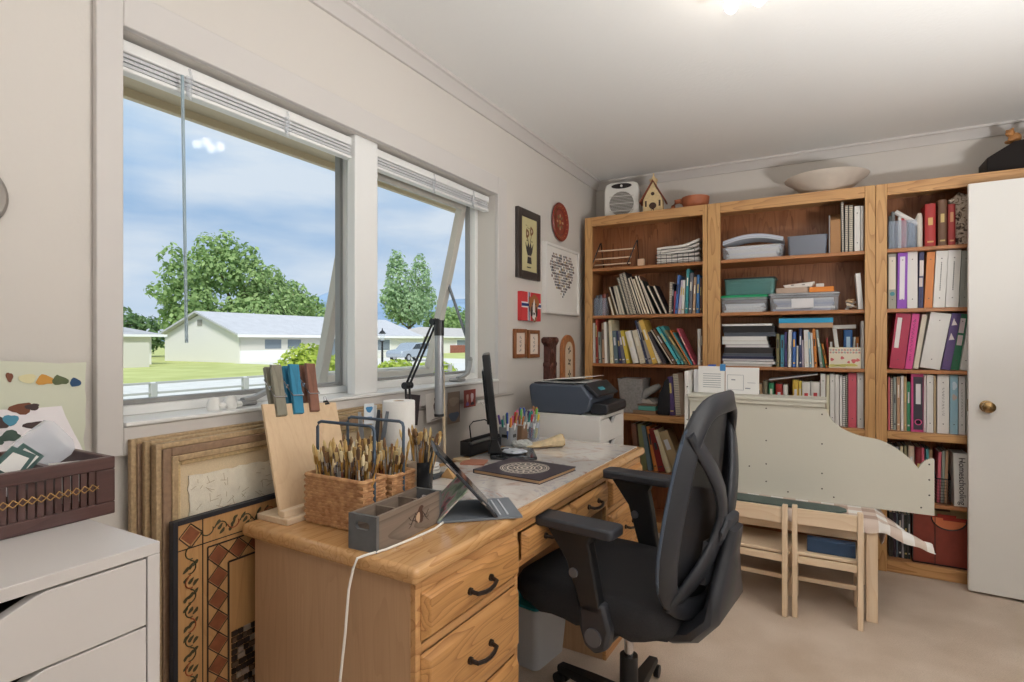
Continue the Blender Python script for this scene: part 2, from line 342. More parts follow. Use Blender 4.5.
b = B(); b.box(-.0015, .001, .005, .03, .90, .96); b.done('latch_plate', mat((150, 122, 82), .3, .9), dr, world=False)
b = B()
for z in (.25, 1.02, 1.8): b.cyl((.835, -.004, z - .045), (.835, -.004, z + .045), .006, n=10)
b.done('hinge', mat((150, 122, 82), .3, .9), dr, world=False)
# ---- lamps
lf = thing('ceiling_lamp', 'small round ceiling lamp with bare glowing bulbs', 'lamp', (-.22, 1.92, 2.44))
b = B(); b.lathe([(.14, 0), (.14, -.012), (.11, -.028), (0, -.03)], (-.22, 1.92, 2.44)); b.done('canopy', WHITE, lf)
for k in range(4):
    a = PI / 4 + k * PI / 2; c = (-.22 + .06 * math.cos(a), 1.92 + .06 * math.sin(a))
    b = B(); b.cyl((c[0], c[1], 2.415), (c[0], c[1], 2.385), .018); b.done('socket', WHITE, lf)
    b = B(); b.ball((c[0], c[1], 2.362), (.022, .022, .026)); b.done('bulb', mat((255, 244, 230), .3, emit=26), lf)
for x, y, lab in ((1.12, 1.2, 'added fill uplighter on a white stand by the right wall'), (.5, -1.1, 'added fill uplighter on a white stand behind the viewer')):  # unseen stands made up to carry the added fill uplights
    lf = thing('fill_lamp', lab, 'floor lamp', (x, y, 0))
    b = B(); b.lathe([(.13, 0), (.13, .012), (.02, .025), (.012, .05)], (x, y, 0)); b.done('base', WHITE, lf)
    b = B(); b.cyl((x, y, .04), (x, y, .97), .011); b.done('pole', WHITE, lf)
    b = B(); b.lathe([(.03, 0), (.10, .03), (.17, .09), (.20, .11), (.195, .112), (.10, .04), (0, .02)], (x, y, .95)); b.done('lamp_shade', WHITE, lf)
# ================================================================== OUTSIDE
GZ = -.45
def grass():
    m = bpy.data.materials.new('lawn_grass'); m.use_nodes = True; nt = m.node_tree; L = nt.links.new; p = nt.nodes['Principled BSDF']; p.inputs['Roughness'].default_value = .9; p.inputs['Specular IOR Level'].default_value = .1
    t = node(nt, 'ShaderNodeTexCoord'); n = node(nt, 'ShaderNodeTexNoise'); n.inputs['Scale'].default_value = .6; n.inputs['Detail'].default_value = 8; L(t.outputs['Object'], n.inputs[0])
    r = ramp(nt, [(.3, (170, 176, 108)), (.7, (194, 198, 134))]); L(n.outputs[0], r.inputs[0]); L(r.outputs[0], p.inputs['Base Color']); return m
struct(B().box(-3000, XW - T - .02, -1500, 3000, GZ - .3, GZ).done('lawn', grass(), smooth=0))
struct(B().box(-8, XW - T - .03, -6, 14, GZ, GZ + .03).done('bounce_slab', mat((196, 190, 182), .9, var=.08, vscale=3), smooth=0))  # unseen slab added so neutral light bounces up to the eave
struct(B().box(-24, -12.5, -80, 160, GZ, GZ + .02).done('street', mat((214, 212, 206), .9, var=.1, vscale=2), smooth=0))
struct(B().box(-39, -24, 26.5, 44, GZ, GZ + .015).done('driveway', mat((218, 214, 206), .9, var=.08, vscale=2), smooth=0))
b = B(); b.box(XW - T - .75, XW - T, -1.7, 6, 2.26, 2.29); b.box(XW - T - .78, XW - T - .75, -1.7, 6, 2.225, 2.46)
struct(b.done('roof_eave', mat((216, 200, 170), .7), smooth=0))
struct(B().box(XW - T - .8, XR + 1.6, YF - .4, YB + .4, 2.57, 2.62).done('roof', mat((120, 112, 104), .9), smooth=0))
# fence of white rails beside the street
fx = -10.0
for k, y in enumerate(range(6)):
    y0 = 3.58 + k * 1.74
    t = thing('rail_fence', 'white rail fence panel by the street, %s from the left' % ['first', 'second', 'third', 'fourth', 'fifth', 'sixth'][k], 'fence', (fx, y0, GZ), 0, 'white rail fence panels by the street')
    m = mat((170, 170, 168), .6)
    for z in (.19, .36, .53):
        b = B(); b.box(fx - .02, fx + .02, y0 + .05, y0 + 1.69, z - .018 + GZ + .45, z + .018 + GZ + .45); b.done('rail', m, t, bevel=.004)
    b = B(); b.box(fx - .05, fx + .05, y0 + 1.69, y0 + 1.79, GZ, .53); b.done('post', m, t, bevel=.006)
HW = mat((226, 223, 218), .8); HG = mat((206, 202, 192), .8); ROOF = mat((190, 190, 194), .8, var=.08, vscale=1.5); WIN = mat((120, 130, 138), .15); TRIMW = mat((240, 240, 238), .5)
def gable_house(label, x0, x1, y0, y1, ez, rz_, wins, roofm, wallm, over=.45, hip=0):
    """x0 < x1 face towards the room at x1; ridge along y"""
    t = thing('house', label, 'house', ((x0 + x1) / 2, (y0 + y1) / 2, GZ)); xm = (x0 + x1) / 2
    b = B(); b.prism([(x0, GZ), (x1, GZ), (x1, ez), (xm, rz_ - .1), (x0, ez)] if not hip else [(x0, GZ), (x1, GZ), (x1, ez), (x0, ez)], 'y', y0, y1); b.done('wall', wallm, t, smooth=0)
    sl = (rz_ - ez) / (xm - x0); dz = over * sl
    if not hip:
        b = B()
        for s, xe in ((-1, x0 - over), (1, x1 + over)):
            b.prism([(xe, ez - dz), (xm, rz_), (xm, rz_ + .15), (xe, ez - dz + .15)], 'y', y0 - over, y1 + over)
    else:
        b = B(); h = (xm - x0 + over)
        v = [b.bm.verts.new(q) for q in ((x0 - over, y0 - over, ez - .05), (x1 + over, y0 - over, ez - .05), (x1 + over, y1 + over, ez - .05), (x0 - over, y1 + over, ez - .05), (xm, y0 + hip, rz_), (xm, y1 - hip, rz_))]
        for q in ((0, 1, 4), (1, 2, 5, 4), (2, 3, 5), (3, 0, 4, 5), (3, 2, 1, 0)): b.face([v[i] for i in q])
    b.done('roof', roofm, t, smooth=0)
    b = B(); b.box(x1 + over, x1 + over + .06, y0 - over, y1 + over, ez - dz - .12, ez - dz + .1) if not hip else b.box(x1 + over, x1 + over + .06, y0 - over, y1 + over, ez - .2, ez - .03); b.done('fascia', TRIMW, t, smooth=0)
    for (a, c, z0, z1, kind) in wins:
        f = B().box(x1, x1 + .06, a, c, z0, z1).done('door' if kind == 'd' else 'window', TRIMW, t, smooth=0)
        B().box(x1 + .05, x1 + .08, a + .12, c - .12, z0 + .12, z1 - .12).done('pane', WIN, f, smooth=0)
    return t
hz = gable_house('long white bungalow with pale gabled roof in front of the big tree', -49.5, -39.4, 27.3, 49, 1.82, 3.55, [(29.4, 31.2, .5, 1.5, 'w'), (31.6, 33.2, .5, 1.5, 'w'), (36.2, 37.2, -.4, 1.55, 'd'), (37.7, 39.6, .2, 1.5, 'w'), (40.1, 42.0, .2, 1.5, 'w'), (42.5, 44.5, .2, 1.5, 'w')], ROOF, HW)
b = B(); b.box(-39.38, -39.3, 27.35, 36, -.45, .5); b.done('lower_cladding', TRIMW, hz, smooth=0)
b = B(); b.box(-39.38, -39.33, 27.35, 36, .5, 1.75); b.done('upper_cladding', HG, hz, smooth=0)
b = B(); b.box(-44.75, -44.15, 27.25, 27.32, 2.5, 3.0); b.done('gable_vent', mat((150, 146, 140), .7), hz, smooth=0)
gable_house('low grey roofed house at the left edge of the window', -51, -42.5, 6, 22.5, 1.75, 3.1, [(13.5, 15.8, .5, 1.45, 'w'), (16.6, 18.6, .5, 1.45, 'w')], mat((170, 170, 172), .8, var=.1, vscale=1.5), HW, .7, 4.2)
t = B(); t.box(-38.6, -38.4, 8, 20.2, GZ, 1.15); tag(t.done('garden_wall', HG, loc=(-38.5, 14, GZ), smooth=0), 'pale garden wall before the low grey roofed house', 'wall')
h3 = gable_house('far bungalow with grey roof and red brick base at the right', -56, -46, 60, 84, 1.9, 3.3, [(66, 69.5, .55, 1.5, 'w'), (73, 76, .55, 1.5, 'w')], mat((188, 182, 178), .8, var=.1, vscale=1.5), HW, .5, 4)
b = B(); b.box(-45.98, -45.85, 64.5, 74, GZ, .65); b.done('brick_base', mat((150, 92, 78), .85, var=.25, vscale=8), h3, smooth=0)
# trees and hedges: crowns of many small leaves
def leafmat(c, c2):
    m = bpy.data.materials.new('leaves'); m.use_nodes = True; nt = m.node_tree; L = nt.links.new; p = nt.nodes['Principled BSDF']; p.inputs['Roughness'].default_value = .7; p.inputs['Specular IOR Level'].default_value = .2
    g = node(nt, 'ShaderNodeNewGeometry'); r = ramp(nt, [(0, c), (1, c2)]); L(g.outputs['Random Per Island'], r.inputs[0]); L(r.outputs[0], p.inputs['Base Color'])
    tl = node(nt, 'ShaderNodeBsdfTranslucent'); L(r.outputs[0], tl.inputs[0]); ms = node(nt, 'ShaderNodeMixShader'); ms.inputs[0].default_value = .35
    L(p.outputs[0], ms.inputs[1]); L(tl.outputs[0], ms.inputs[2]); L(ms.outputs[0], nt.nodes['Material Output'].inputs[0]); return m
G1 = leafmat((126, 156, 96), (174, 198, 134)); G2 = leafmat((138, 168, 126), (182, 206, 160)); G3 = leafmat((164, 186, 70), (204, 214, 110)); G4 = leafmat((90, 122, 80), (130, 158, 104)); G5 = leafmat((134, 108, 104), (164, 138, 128))
def leaves(b, lobes, n, size, seed, shell=.55):
    rnd = random.Random(seed); tot = sum(l[3] * l[4] * l[5] for l in lobes)
    for (cx, cy, cz, rx, ry, rz_) in lobes:
        for _ in range(int(n * rx * ry * rz_ / tot)):
            while True:
                d = Vector((rnd.gauss(0, 1), rnd.gauss(0, 1), rnd.gauss(0, 1)))
                if d.length > .01: break
            d.normalize(); q = shell + (1 - shell) * rnd.random() ** .5; q *= rnd.uniform(.82, 1.12)
            c = Vector((cx + d.x * rx * q, cy + d.y * ry * q, cz + d.z * rz_ * q))
            nrm = (d + Vector((rnd.gauss(0, .6), rnd.gauss(0, .6), rnd.gauss(0, .6) + .4))).normalized()
            u = nrm.orthogonal().normalized(); u = Matrix.Rotation(rnd.random() * 6.28, 3, nrm) @ u; v = nrm.cross(u); s = size * rnd.uniform(.6, 1.3)
            p = [c + u * s, c + v * s * .55 + nrm * s * .12, c - u * s, c - v * s * .55 + nrm * s * .12]
            b.face([b.bm.verts.new(x) for x in p])
def tree(name, label, x, y, lobes, n, size, seed, m, th, tr, limbs=()):
    t = thing(name, label, 'tree', (x, y, GZ)); b = B(); leaves(b, [(x + l[0], y + l[1], GZ + l[2]) + tuple(l[3:]) for l in lobes], n, size, seed); b.done('foliage', m, t, recalc=False, smooth=0)
    b = B(); b.tube([(x, y, GZ), (x + .1, y, GZ + th * .5), (x, y + .1, GZ + th)], [tr, tr * .8, tr * .4], 10)
    for l in limbs: b.tube([(x, y, GZ + th * .35), (x + l[0] * .5, y + l[1] * .5, GZ + l[2] * .6), (x + l[0], y + l[1], GZ + l[2])], [tr * .5, tr * .35, tr * .15], 8)
    b.done('trunk', mat((98, 80, 64), .9), t); return t
tree('broadleaf_tree', 'big spreading green tree rising behind the long white bungalow', -57, 40, [(0, -6.2, 5.6, 3.0, 2.6, 2.6), (1, -7.6, 8.2, 1.6, 2.0, 1.5), (1, -8.6, 10.0, 1.0, 1.2, 1.3), (0, -5.0, 9.4, 2.0, 1.5, 1.8), (0, -4.2, 11.6, 1.4, 1.2, 1.7), (0, -2.0, 12.2, 1.5, 1.3, 1.6), (0, -2.6, 9.2, 2.8, 2.2, 2.6), (0, .4, 11.2, 1.6, 1.5, 1.5), (0, .8, 8.6, 2.8, 2.2, 2.4), (0, 3.4, 9.3, 1.8, 1.6, 1.3), (0, 3.4, 7.0, 3.0, 2.6, 2.4), (0, 6.6, 7.9, 1.8, 1.7, 1.3), (0, 6.8, 5.8, 2.8, 2.6, 2.2), (0, 9.4, 6.5, 1.6, 1.6, 1.2), (0, 10.4, 4.8, 2.2, 2.2, 1.9), (1, -6.4, 3.6, 2.4, 3.0, 2.0), (2, 1, 4.4, 3, 6, 2.6), (1, -9.6, 6.6, 1.0, 1.5, 1.0)], 13000, .30, 3, G1, 8, .5, [(0, -6, 6.5), (0, 5, 7), (0, -3, 10)])
tree('poplar_tree', 'tall airy pale green tree behind the car', -62.5, 75.5, [tuple(v * 1.136 for v in l) for l in [(0, -2.6, 10.6, 1.9, 1.9, 3.8), (0, 2.6, 11.2, 1.8, 1.7, 3.2), (0, -.4, 6.6, 3.2, 3.8, 2.8), (0, -3.8, 7.8, 1.8, 1.9, 2.2), (0, 4.0, 8.2, 1.8, 2.0, 2.2), (0, -3.0, 13.4, 1.0, 1.1, 1.7), (0, 2.5, 14, .9, 1.0, 1.3)]], 5200, .34, 8, G2, 11, .35, [(0, -2.6, 13), (0, 2.6, 13), (0, -3.8, 8), (0, 4, 8.6)])
tree('garden_tree', 'bushy green tree above the far brick bungalow', -62, 84, [(0, 0, 4.6, 3, 4.2, 3.2), (0, 4, 5.2, 3, 4, 3.2)], 2200, .4, 12, G1, 4, .3)
tree('garden_tree', 'dark green tree above the low grey roofed house', -64, 30.5, [(0, 0, 3.0, 2.6, 2.6, 2.4), (0, 2.6, 2.4, 2.4, 2.4, 2)], 1500, .34, 21, G4, 3, .25)
tree('plum_tree', 'small reddish tree at the left edge of the window', -70, 27.5, [(0, 0, 3.4, 2, 2.4, 2.2)], 900, .34, 22, G5, 3, .25)
for k, (x, y, rx, ry, h, lab) in enumerate([(-11.6, 9.95, .7, .85, 1.5, 'round yellow green bush behind the clothespins'), (-12, 11.6, .7, .75, 1.25, 'yellow green bush left of the window post'), (-12, 13.9, .7, .85, 1.02, 'low light green bush in front of the parked car'), (-12, 15.95, .7, .85, .95, 'low light green bush right of the lamp post')]):
    t = thing('garden_bush', lab, 'bush', (x, y, GZ)); b = B(); leaves(b, [(x, y, GZ + h * .5, rx, ry, h * .55)], 2600, .075, 30 + k, .75); b.done('foliage', G3, t, recalc=False, smooth=0)
    b = B(); b.ball((x, y, GZ + h * .48), (rx * .72, ry * .72, h * .44)); b.done('inner_twigs', mat((104, 128, 52), .9), t)
# hills beyond
b = B(); rnd = random.Random(4); NX = 60
rows = []
for j, (dist, hh) in enumerate([(1100, 0), (1350, .55), (1600, 1.0), (1900, .5), (2300, 0)]):
    row = []
    for i in range(NX):
        a = R(20 + 100 * i / (NX - 1)); deg = 20 + 100 * i / (NX - 1); pk = (118 if deg < 51 else 118 - 14 * (deg - 51)) + 14 * math.sin(i * .9) + 9 * math.sin(i * 1.7 + 1) + 5 * math.sin(i * 3.1)
        row.append(b.bm.verts.new((-dist * math.sin(a), dist * math.cos(a), GZ - 1 + max(10, pk + rnd.uniform(-12, 12)) * hh)))
    rows.append(row)
for p, q in zip(rows, rows[1:]):
    for i in range(NX - 1): b.face([p[i], p[i + 1], q[i + 1], q[i]])
struct(b.done('hills', mat((136, 160, 186), 1, var=.25, vscale=.01), recalc=False, smooth=0))  # slate blue has the distance haze mixed into the hill colour
# lamp post and car
lp = thing('lamp_post', 'black lantern lamp post by the street', 'lamp post', (-16, 17.6, GZ)); x, y = -16, 17.6
b = B(); b.cyl((x, y, GZ), (x, y, 1.25), .055, .04); b.lathe([(.12, 0), (.12, .1), (.06, .2)], (x, y, GZ)); b.done('post', BLACK, lp)
b = B(); b.lathe([(.07, 1.25), (.13, 1.55), (0, 1.56)], (x, y, 0), 6); b.done('glass', CLEAR, lp)
b = B(); b.lathe([(.17, 1.55), (.10, 1.64), (.03, 1.70), (.02, 1.78), (0, 1.79)], (x, y, 0), 6); b.lathe([(.09, 1.22), (.09, 1.26)], (x, y, 0), 6); b.done('cap', BLACK, lp)
cx, cy = -30.5, 37.2
car = thing('car', 'silver estate car parked on the driveway', 'car', (cx, cy, GZ)); CARP = mat((176, 184, 194), .25, .5)
prof = [(-2.3, .35), (-2.35, .7), (-2.2, .92), (-1.15, 1.02), (-.55, 1.5), (.2, 1.58), (1.7, 1.52), (2.2, 1.02), (2.32, .9), (2.3, .35)]
b = B(); b.prism([(cy + a, GZ + z) for a, z in prof], 'x', cx - .85, cx + .85); b.done('body', CARP, car, bevel=.08)
b = B()
for q in ([(-.95, 1.04), (-.48, 1.44), (.12, 1.5), (.12, 1.04)], [(.2, 1.04), (.2, 1.5), (1.0, 1.48), (1.0, 1.04)], [(1.08, 1.04), (1.08, 1.47), (1.6, 1.44), (1.9, 1.04)]):
    b.prism([(cy + a, GZ + z) for a, z in q], 'x', cx + .845, cx + .862)
b.done('side_window', mat((50, 58, 66), .1), car, smooth=0)
for a in (-1.45, 1.4):
    for s in (-.78, .78):
        b = B(); b.cyl((cx + s - .1, cy + a, GZ + .34), (cx + s + .1, cy + a, GZ + .34), .34, n=24); w = b.done('wheel', BLACK, car, bevel=.03)
        B().cyl((cx + s + .1, cy + a, GZ + .34), (cx + s + .115, cy + a, GZ + .34), .2, n=20).done('hubcap', CHROME, w)
# ================================================================== BOOKCASES
BF, BB, BH = 3.62, 3.95, 2.104
SHELVES = [1.75, 1.425, 1.096, .763, .387, .066]
def bookcase(label, x0, x1, sw0, sw1):
    t = thing('bookcase', label, 'bookcase', ((x0 + x1) / 2, BF, 0), 0, 'oak bookcases along the back wall')
    for s, xa in ((0, x0 + .004), (1, x1 - .022)):
        B().box(xa, xa + .018, BF + .02, BB, 0, BH - .02).done('side_panel', SHELFZ, t, bevel=.001)
    b = B(); b.box(x0 + .022, x1 - .022, BB - .014, BB - .004, .05, BH - .02)
    n = int((x1 - x0 - .044) / .05)
    for i in range(n): xx = x0 + .022 + (i + .5) * (x1 - x0 - .044) / n; b.box(xx - .021, xx + .021, BB - .0165, BB - .014, .06, BH - .03)
    b.done('back_panel', BACKZ, t, smooth=0)
    for k, z in enumerate(SHELVES[:-1]):
        if k == 3: B().box(x0 + .022, x1 - .022, BF + .02, BB - .018, z - .02, z).done('shelf', SHELFX, t, bevel=.002)
        else: B().box(x0 + .023, x1 - .023, BF + (.012 if k != 4 else .03), BB - .018, z - .02, z).done('shelf', SHELFX, t, bevel=.002)
    B().box(x0 + .022, x1 - .022, BF + .02, BB - .018, .046, .066).done('shelf', SHELFX, t, bevel=.002)
    B().box(x0 + .002, x1 - .002, BF + .004, BB, BH - .02, BH).done('top', OAKX, t, bevel=.003)
    ST = wood((212, 166, 110), (172, 122, 72), 'z')
    for xa, xb in ((x0 + .001, x0 + sw0), (x1 - sw1, x1 - .001)): B().box(xa, xb, BF, BF + .02, 0, BH - .001).done('stile', ST, t, bevel=.002)
    for za, zb in ((2.04, BH - .001), (.722, .763), (.003, .066)): B().box(x0 + sw0, x1 - sw1, BF, BF + .02, za, zb).done('rail', OAKX, t, bevel=.002)
    return t
bookcase('tall oak bookcase in the left corner behind the printer', -1.441, -.623, .055, .03)
bookcase('tall oak bookcase in the middle behind the green hutch panel', -.623, .256, .075, .05)
bookcase('tall oak bookcase at the right, partly behind the open door', .256, 1.12, .052, .055)
# ================================================================== DESK
DA = -R(1.5); DX, DY = -.749, .925; DESK_Z = .765
MD = Matrix.Translation((DX, DY, 0)) @ Matrix.Rotation(DA, 4, 'Z')
def dk(x, y, z=DESK_Z): v = MD @ Vector((x, y, z)); return v
desk = thing('desk', 'golden oak writing desk with drawers standing under the window', 'desk', (DX, DY, 0), DA)
DL, DD = 1.60, .605
SIDEX = wood((198, 160, 124), (176, 138, 102), 'z', contrast=.2)
b = B(); b.box(-DD, 0, 0, DL, .728, .765); b.done('desktop', wood((214, 168, 114), (174, 120, 72), 'y', scale=1.7, rough=.25, coat=.5, contrast=.4), desk, bevel=.014, seg=4, world=False)
DRW = wood((206, 154, 96), (156, 106, 60), 'y', scale=1.6, contrast=.55)
HAND = mat((62, 52, 48), .35, .7)
def ped(y0, y1):
    b = B(); b.box(-DD + .03, -.034, y0, y1, .0, .727); b.done('pedestal', SIDEX, desk, bevel=.002, world=False)
    b = B(); b.box(-.034, -.018, y0, y0 + .02, 0, .727); b.box(-.034, -.018, y1 - .02, y1, 0, .727)
    for z in (.708, .577, .382, .075): b.box(-.034, -.0185, y0 + .02, y1 - .02, z - .012 if z > .1 else 0, z + .019 if z > .7 else z + .008)
    b.done('face_frame', OAKY, desk, bevel=.002, world=False)
    for z0, z1 in ((.592, .702), (.396, .565), (.09, .370)): drawer(y0 + .014, y1 - .014, z0, z1)
def handle(b, yc, zc, x=0.002):
    b.tube([(x, yc - .046, zc), (x + .022, yc - .042, zc - .003), (x + .028, yc - .02, zc - .006), (x + .029, yc, zc - .007), (x + .028, yc + .02, zc - .006), (x + .022, yc + .042, zc - .003), (x, yc + .046, zc)], .0055, 8)
    for s in (-.046, .046): b.cyl((x - .002, yc + s, zc), (x + .006, yc + s, zc), .009, n=10)
def drawer(y0, y1, z0, z1, hd=True):
    b = B(); xb, xf, c = -.018, .002, .014
    b.hexa([(xb, y0, z0), (xf, y0 + c, z0 + c), (xf, y1 - c, z0 + c), (xb, y1, z0), (xb, y0, z1), (xf, y0 + c, z1 - c), (xf, y1 - c, z1 - c), (xb, y1, z1)])
    b.box(xb - .012, xb, y0 + .012, y1 - .012, z0 + .012, z1 - .012)
    d = b.done('drawer', DRW, desk, bevel=.003, world=False)
    if hd: b = B(); handle(b, (y0 + y1) / 2, (z0 + z1) / 2); b.done('handle', HAND, d, world=False)
ped(.022, .462); ped(1.15, DL - .022)
b = B(); b.box(-.034, -.0185, .462, 1.15, .605, .622); b.box(-.034, -.0185, .462, 1.15, .706, .727); b.box(-DD + .03, -.034, .462, 1.15, .61, .622); b.done('apron', OAKY, desk, world=False)
drawer(.478, .80, .622, .702); drawer(.812, 1.136, .622, .702)
b = B(); b.box(-DD + .03, -DD + .045, .462, 1.15, .25, .727); b.done('modesty_panel', SIDEX, desk, world=False)
# the clear mat with swirls of colour under it
def marble():
    m = bpy.data.materials.new('marbled_sheet'); m.use_nodes = True; nt = m.node_tree; L = nt.links.new; p = nt.nodes['Principled BSDF']; p.inputs['Roughness'].default_value = .12; p.inputs['Coat Weight'].default_value = .6; p.inputs['Coat Roughness'].default_value = .03
    t = node(nt, 'ShaderNodeTexCoord'); n = node(nt, 'ShaderNodeTexNoise'); n.inputs['Scale'].default_value = 7; n.inputs['Detail'].default_value = 6; n.inputs['Distortion'].default_value = 2.2; L(t.outputs['Object'], n.inputs[0])
    r = ramp(nt, [(.30, (176, 142, 136)), (.36, (206, 188, 178)), (.44, (222, 214, 207)), (.58, (224, 218, 212)), (.61, (196, 194, 198)), (.65, (220, 213, 208)), (.74, (204, 172, 164))]); L(n.outputs[0], r.inputs[0]); L(r.outputs[0], p.inputs['Base Color']); return m
b = B(); b.box(-DD + .06, -.03, .40, DL - .03, DESK_Z + .0005, DESK_Z + .004)
b.bm.transform(MD); tag(b.done('desk_mat', marble(), loc=tuple(dk(-.3, 1.0, DESK_Z))), 'clear desk mat with pale marbled sheet covering the far desktop', 'desk mat')
ZM = DESK_Z + .0045
# ================================================================== OFFICE CHAIR
CRZ = -R(7)
ch = thing('office_chair', 'black mesh office swivel chair pushed up to the desk', 'office chair', (-.552, 1.775, 0), CRZ)
FAB = mat((36, 36, 40), .85, var=.25, vscale=260, bump=.25); PL = mat((46, 48, 54), .42); PLD = mat((28, 29, 32), .5)
def cb(b, name, m, parent=None, bevel=0, **k): return b.done(name, m, parent or ch, bevel=bevel, world=False, **k)
b = B(); b.lathe([(.055, .035), (.06, .075), (.045, .10), (.03, .13)], n=20); cb(b, 'base_hub', PLD)
for k in range(5):
    a = R(25 + 72 * k); d = Vector((math.cos(a), math.sin(a), 0)); 
    b = B(); b.strip([d * .03 + Vector((0, 0, .072)), d * .16 + Vector((0, 0, .068)), d * .30 + Vector((0, 0, .056))], (0, 0, 1), [.062, .05, .036], [.05, .036, .026]); lg = cb(b, 'base_leg', PLD)
    p = d * .295; q = Vector((-d.y, d.x, 0)); b = B()
    for s in (-.016, .016): b.cyl(p + q * (s - .009) + Vector((0, 0, .0225)), p + q * (s + .009) + Vector((0, 0, .0225)), .022, n=18)
    b.cyl(p + Vector((0, 0, .02)), p + Vector((0, 0, .06)), .007); cb(b, 'caster', BLACK, lg)
b = B(); b.cyl((0, 0, .12), (0, 0, .225), .030, .029, 20); cb(b, 'column_cover', PLD)
b = B(); b.cyl((0, 0, .21), (0, 0, .37), .015, n=16); cb(b, 'gas_cylinder', CHROME)
b = B(); b.box(-.12, .13, -.09, .09, .36, .40); cb(b, 'tilt_mechanism', PLD, bevel=.012)
# seat: rounded square cushion under a loose fabric cover
b = B(); NS = 48; rnd = random.Random(5)
def seatring(k, z, wob=0):
    out = []
    for i in range(NS):
        a = 2 * PI * i / NS; ca, sa = math.cos(a), math.sin(a); n = 3.6
        rr = (abs(ca) ** n + abs(sa) ** n) ** (-1 / n); x = (.245 if ca > 0 else .335) * rr * ca * k; y = .252 * rr * sa * k
        zz = z - (max(0, -x - .14) * .18 if z > .44 else 0) + (abs(y) ** 2 * .18 if z > .44 else 0) + wob * math.sin(i * 2.3) * .006
        out.append(b.bm.verts.new((x - .02, y, zz)))
    return out
prof = [(.55, .398, 0), (.86, .398, 1), (.95, .405, 1), (.985, .425, .6), (1.0, .450, .2), (.99, .478, 0), (.955, .496, 0), (.88, .502, 0), (.6, .498, 0), (.25, .494, 0)]
rs = [seatring(*p) for p in prof]
for p, q in zip(rs, rs[1:]):
    for i in range(NS): b.face([p[i], p[(i + 1) % NS], q[(i + 1) % NS], q[i]])
b.face(rs[0][::-1]); b.face(rs[-1]); cb(b, 'seat', FAB, smooth=60)
def armrest(y, xc, zt, s):
    # s = -1 near the viewer, +1 far side
    b = B(); b.prism([(xc - .135, y - .03), (xc - .12, y - .045), (xc + .12, y - .045), (xc + .13, y - .035), (xc + .13, y + .035), (xc + .12, y + .045), (xc - .12, y + .045), (xc - .135, y + .03)], 'z', zt - .03, zt)
    arm = cb(b, 'armrest', mat((52, 54, 60), .5), bevel=.008)
    b = B(); b.prism([(xc - .10, zt - .03), (xc + .06, zt - .03), (xc + .045, zt - .06), (xc + .06, zt - .13), (xc + .085, .47), (xc + .02, .47), (xc - .03, zt - .12)], 'y', y - .02, y + .02); cb(b, 'post', PLD, arm, bevel=.006)
    b = B(); yi = y - s * .004
    b.prism([(xc + .012, .50), (xc + .092, .50), (xc + .112, .43), (xc + .10, .375), (xc + .065, .355), (xc + .03, .372), (xc + .014, .42)], 'y', yi - .024, yi + .024)
    b.prism([(xc + .03, .375), (xc + .10, .375), (xc + .10, .40), (xc + .03, .40)], 'y', min(yi, -s * .0), max(yi, -s * .0)); cb(b, 'bracket', PL, arm, bevel=.01)
    b = B(); o = s * .0205; b.cyl((xc - .002, y + o, zt - .15), (xc - .002, y + o + s * .006, zt - .15), .014, n=16); b.cyl((xc + .062, yi + s * .024, .405), (xc + .062, yi + s * .030, .405), .026, n=18)
    if s > 0: b.cyl((xc - .002, y - o, zt - .15), (xc - .002, y - o - .006, zt - .15), .014, n=16)
    cb(b, 'button', mat((92, 94, 100), .4), arm)
armrest(-.258, -.045, .725, -1); armrest(.245, -.075, .762, 1)
# back: a bowed frame with crossing struts over mesh
def bw(v): return .185 + .075 * math.sin(PI * min(1, v * 1.02) ** .72) if v < .98 else .18
W_V = [(0, .16), (.08, .215), (.2, .248), (.35, .255), (.5, .245), (.7, .222), (.88, .20), (1, .178)]
def lerp(tab, v):
    for (a, x), (c, y) in zip(tab, tab[1:]):
        if v <= c: k = (v - a) / (c - a); return x + (y - x) * k
    return tab[-1][1]
def bp(u, v, off=0):
    w = lerp(W_V, v); z = .455 + .635 * v
    xc = .235 + .075 * v - .05 * math.sin(PI * v) * .0 + .02 * (1 - v) ** 2
    bow = lerp([(0, .07), (.25, .055), (.6, .042), (1, .03)], v)
    return Vector((xc - bow * u * u + off, u * w, z))
NB = (1, 0, .1)
loop = []; nl = []
for i in range(72):
    a = 2 * PI * i / 72; ca, sa = math.cos(a), math.sin(a); n = 4.2; rr = (abs(ca) ** n + abs(sa) ** n) ** (-1 / n)
    u = max(-1, min(1, rr * ca)) * .96; v = .5 + max(-1, min(1, rr * sa)) * .47; loop.append(bp(u, v)); nl.append(Vector((1, .9 * u, .1)))
b = B(); b.strip(loop, nl, .062, .020, closed=True); bf = cb(b, 'back_frame', PL, smooth=50)
b = B(); b.tube([p - Vector((.016, 0, 0)) + Vector((0, .026 * (p.y > 0) - .026 * (p.y < 0), 0)) * (abs(p.y) > .1) for p in loop], .005, 6, closed=True); cb(b, 'mesh_edge', mat((74, 88, 106), .4), bf)
for s in (-1, 1):
    pts = []; nn = []
    for i in range(15):
        q = i / 14; v = .86 - .79 * q; u = s * (.95 - .74 * math.sin(PI * q) ** 1.2 - .05 * q); pts.append(bp(u, v, -.002 + .036 * math.sin(PI * q))); nn.append(Vector((1, 0, .1)))
    b = B(); b.strip(pts, nn, [.05 + .018 * math.sin(PI * i / 14) for i in range(15)], .018); cb(b, 'back_strut', PL, bf, smooth=50)
b = B(); g = [[b.bm.verts.new(bp(-.94 + 1.88 * i / 16, .05 + .9 * j / 14, -.012)) for i in range(17)] for j in range(15)]
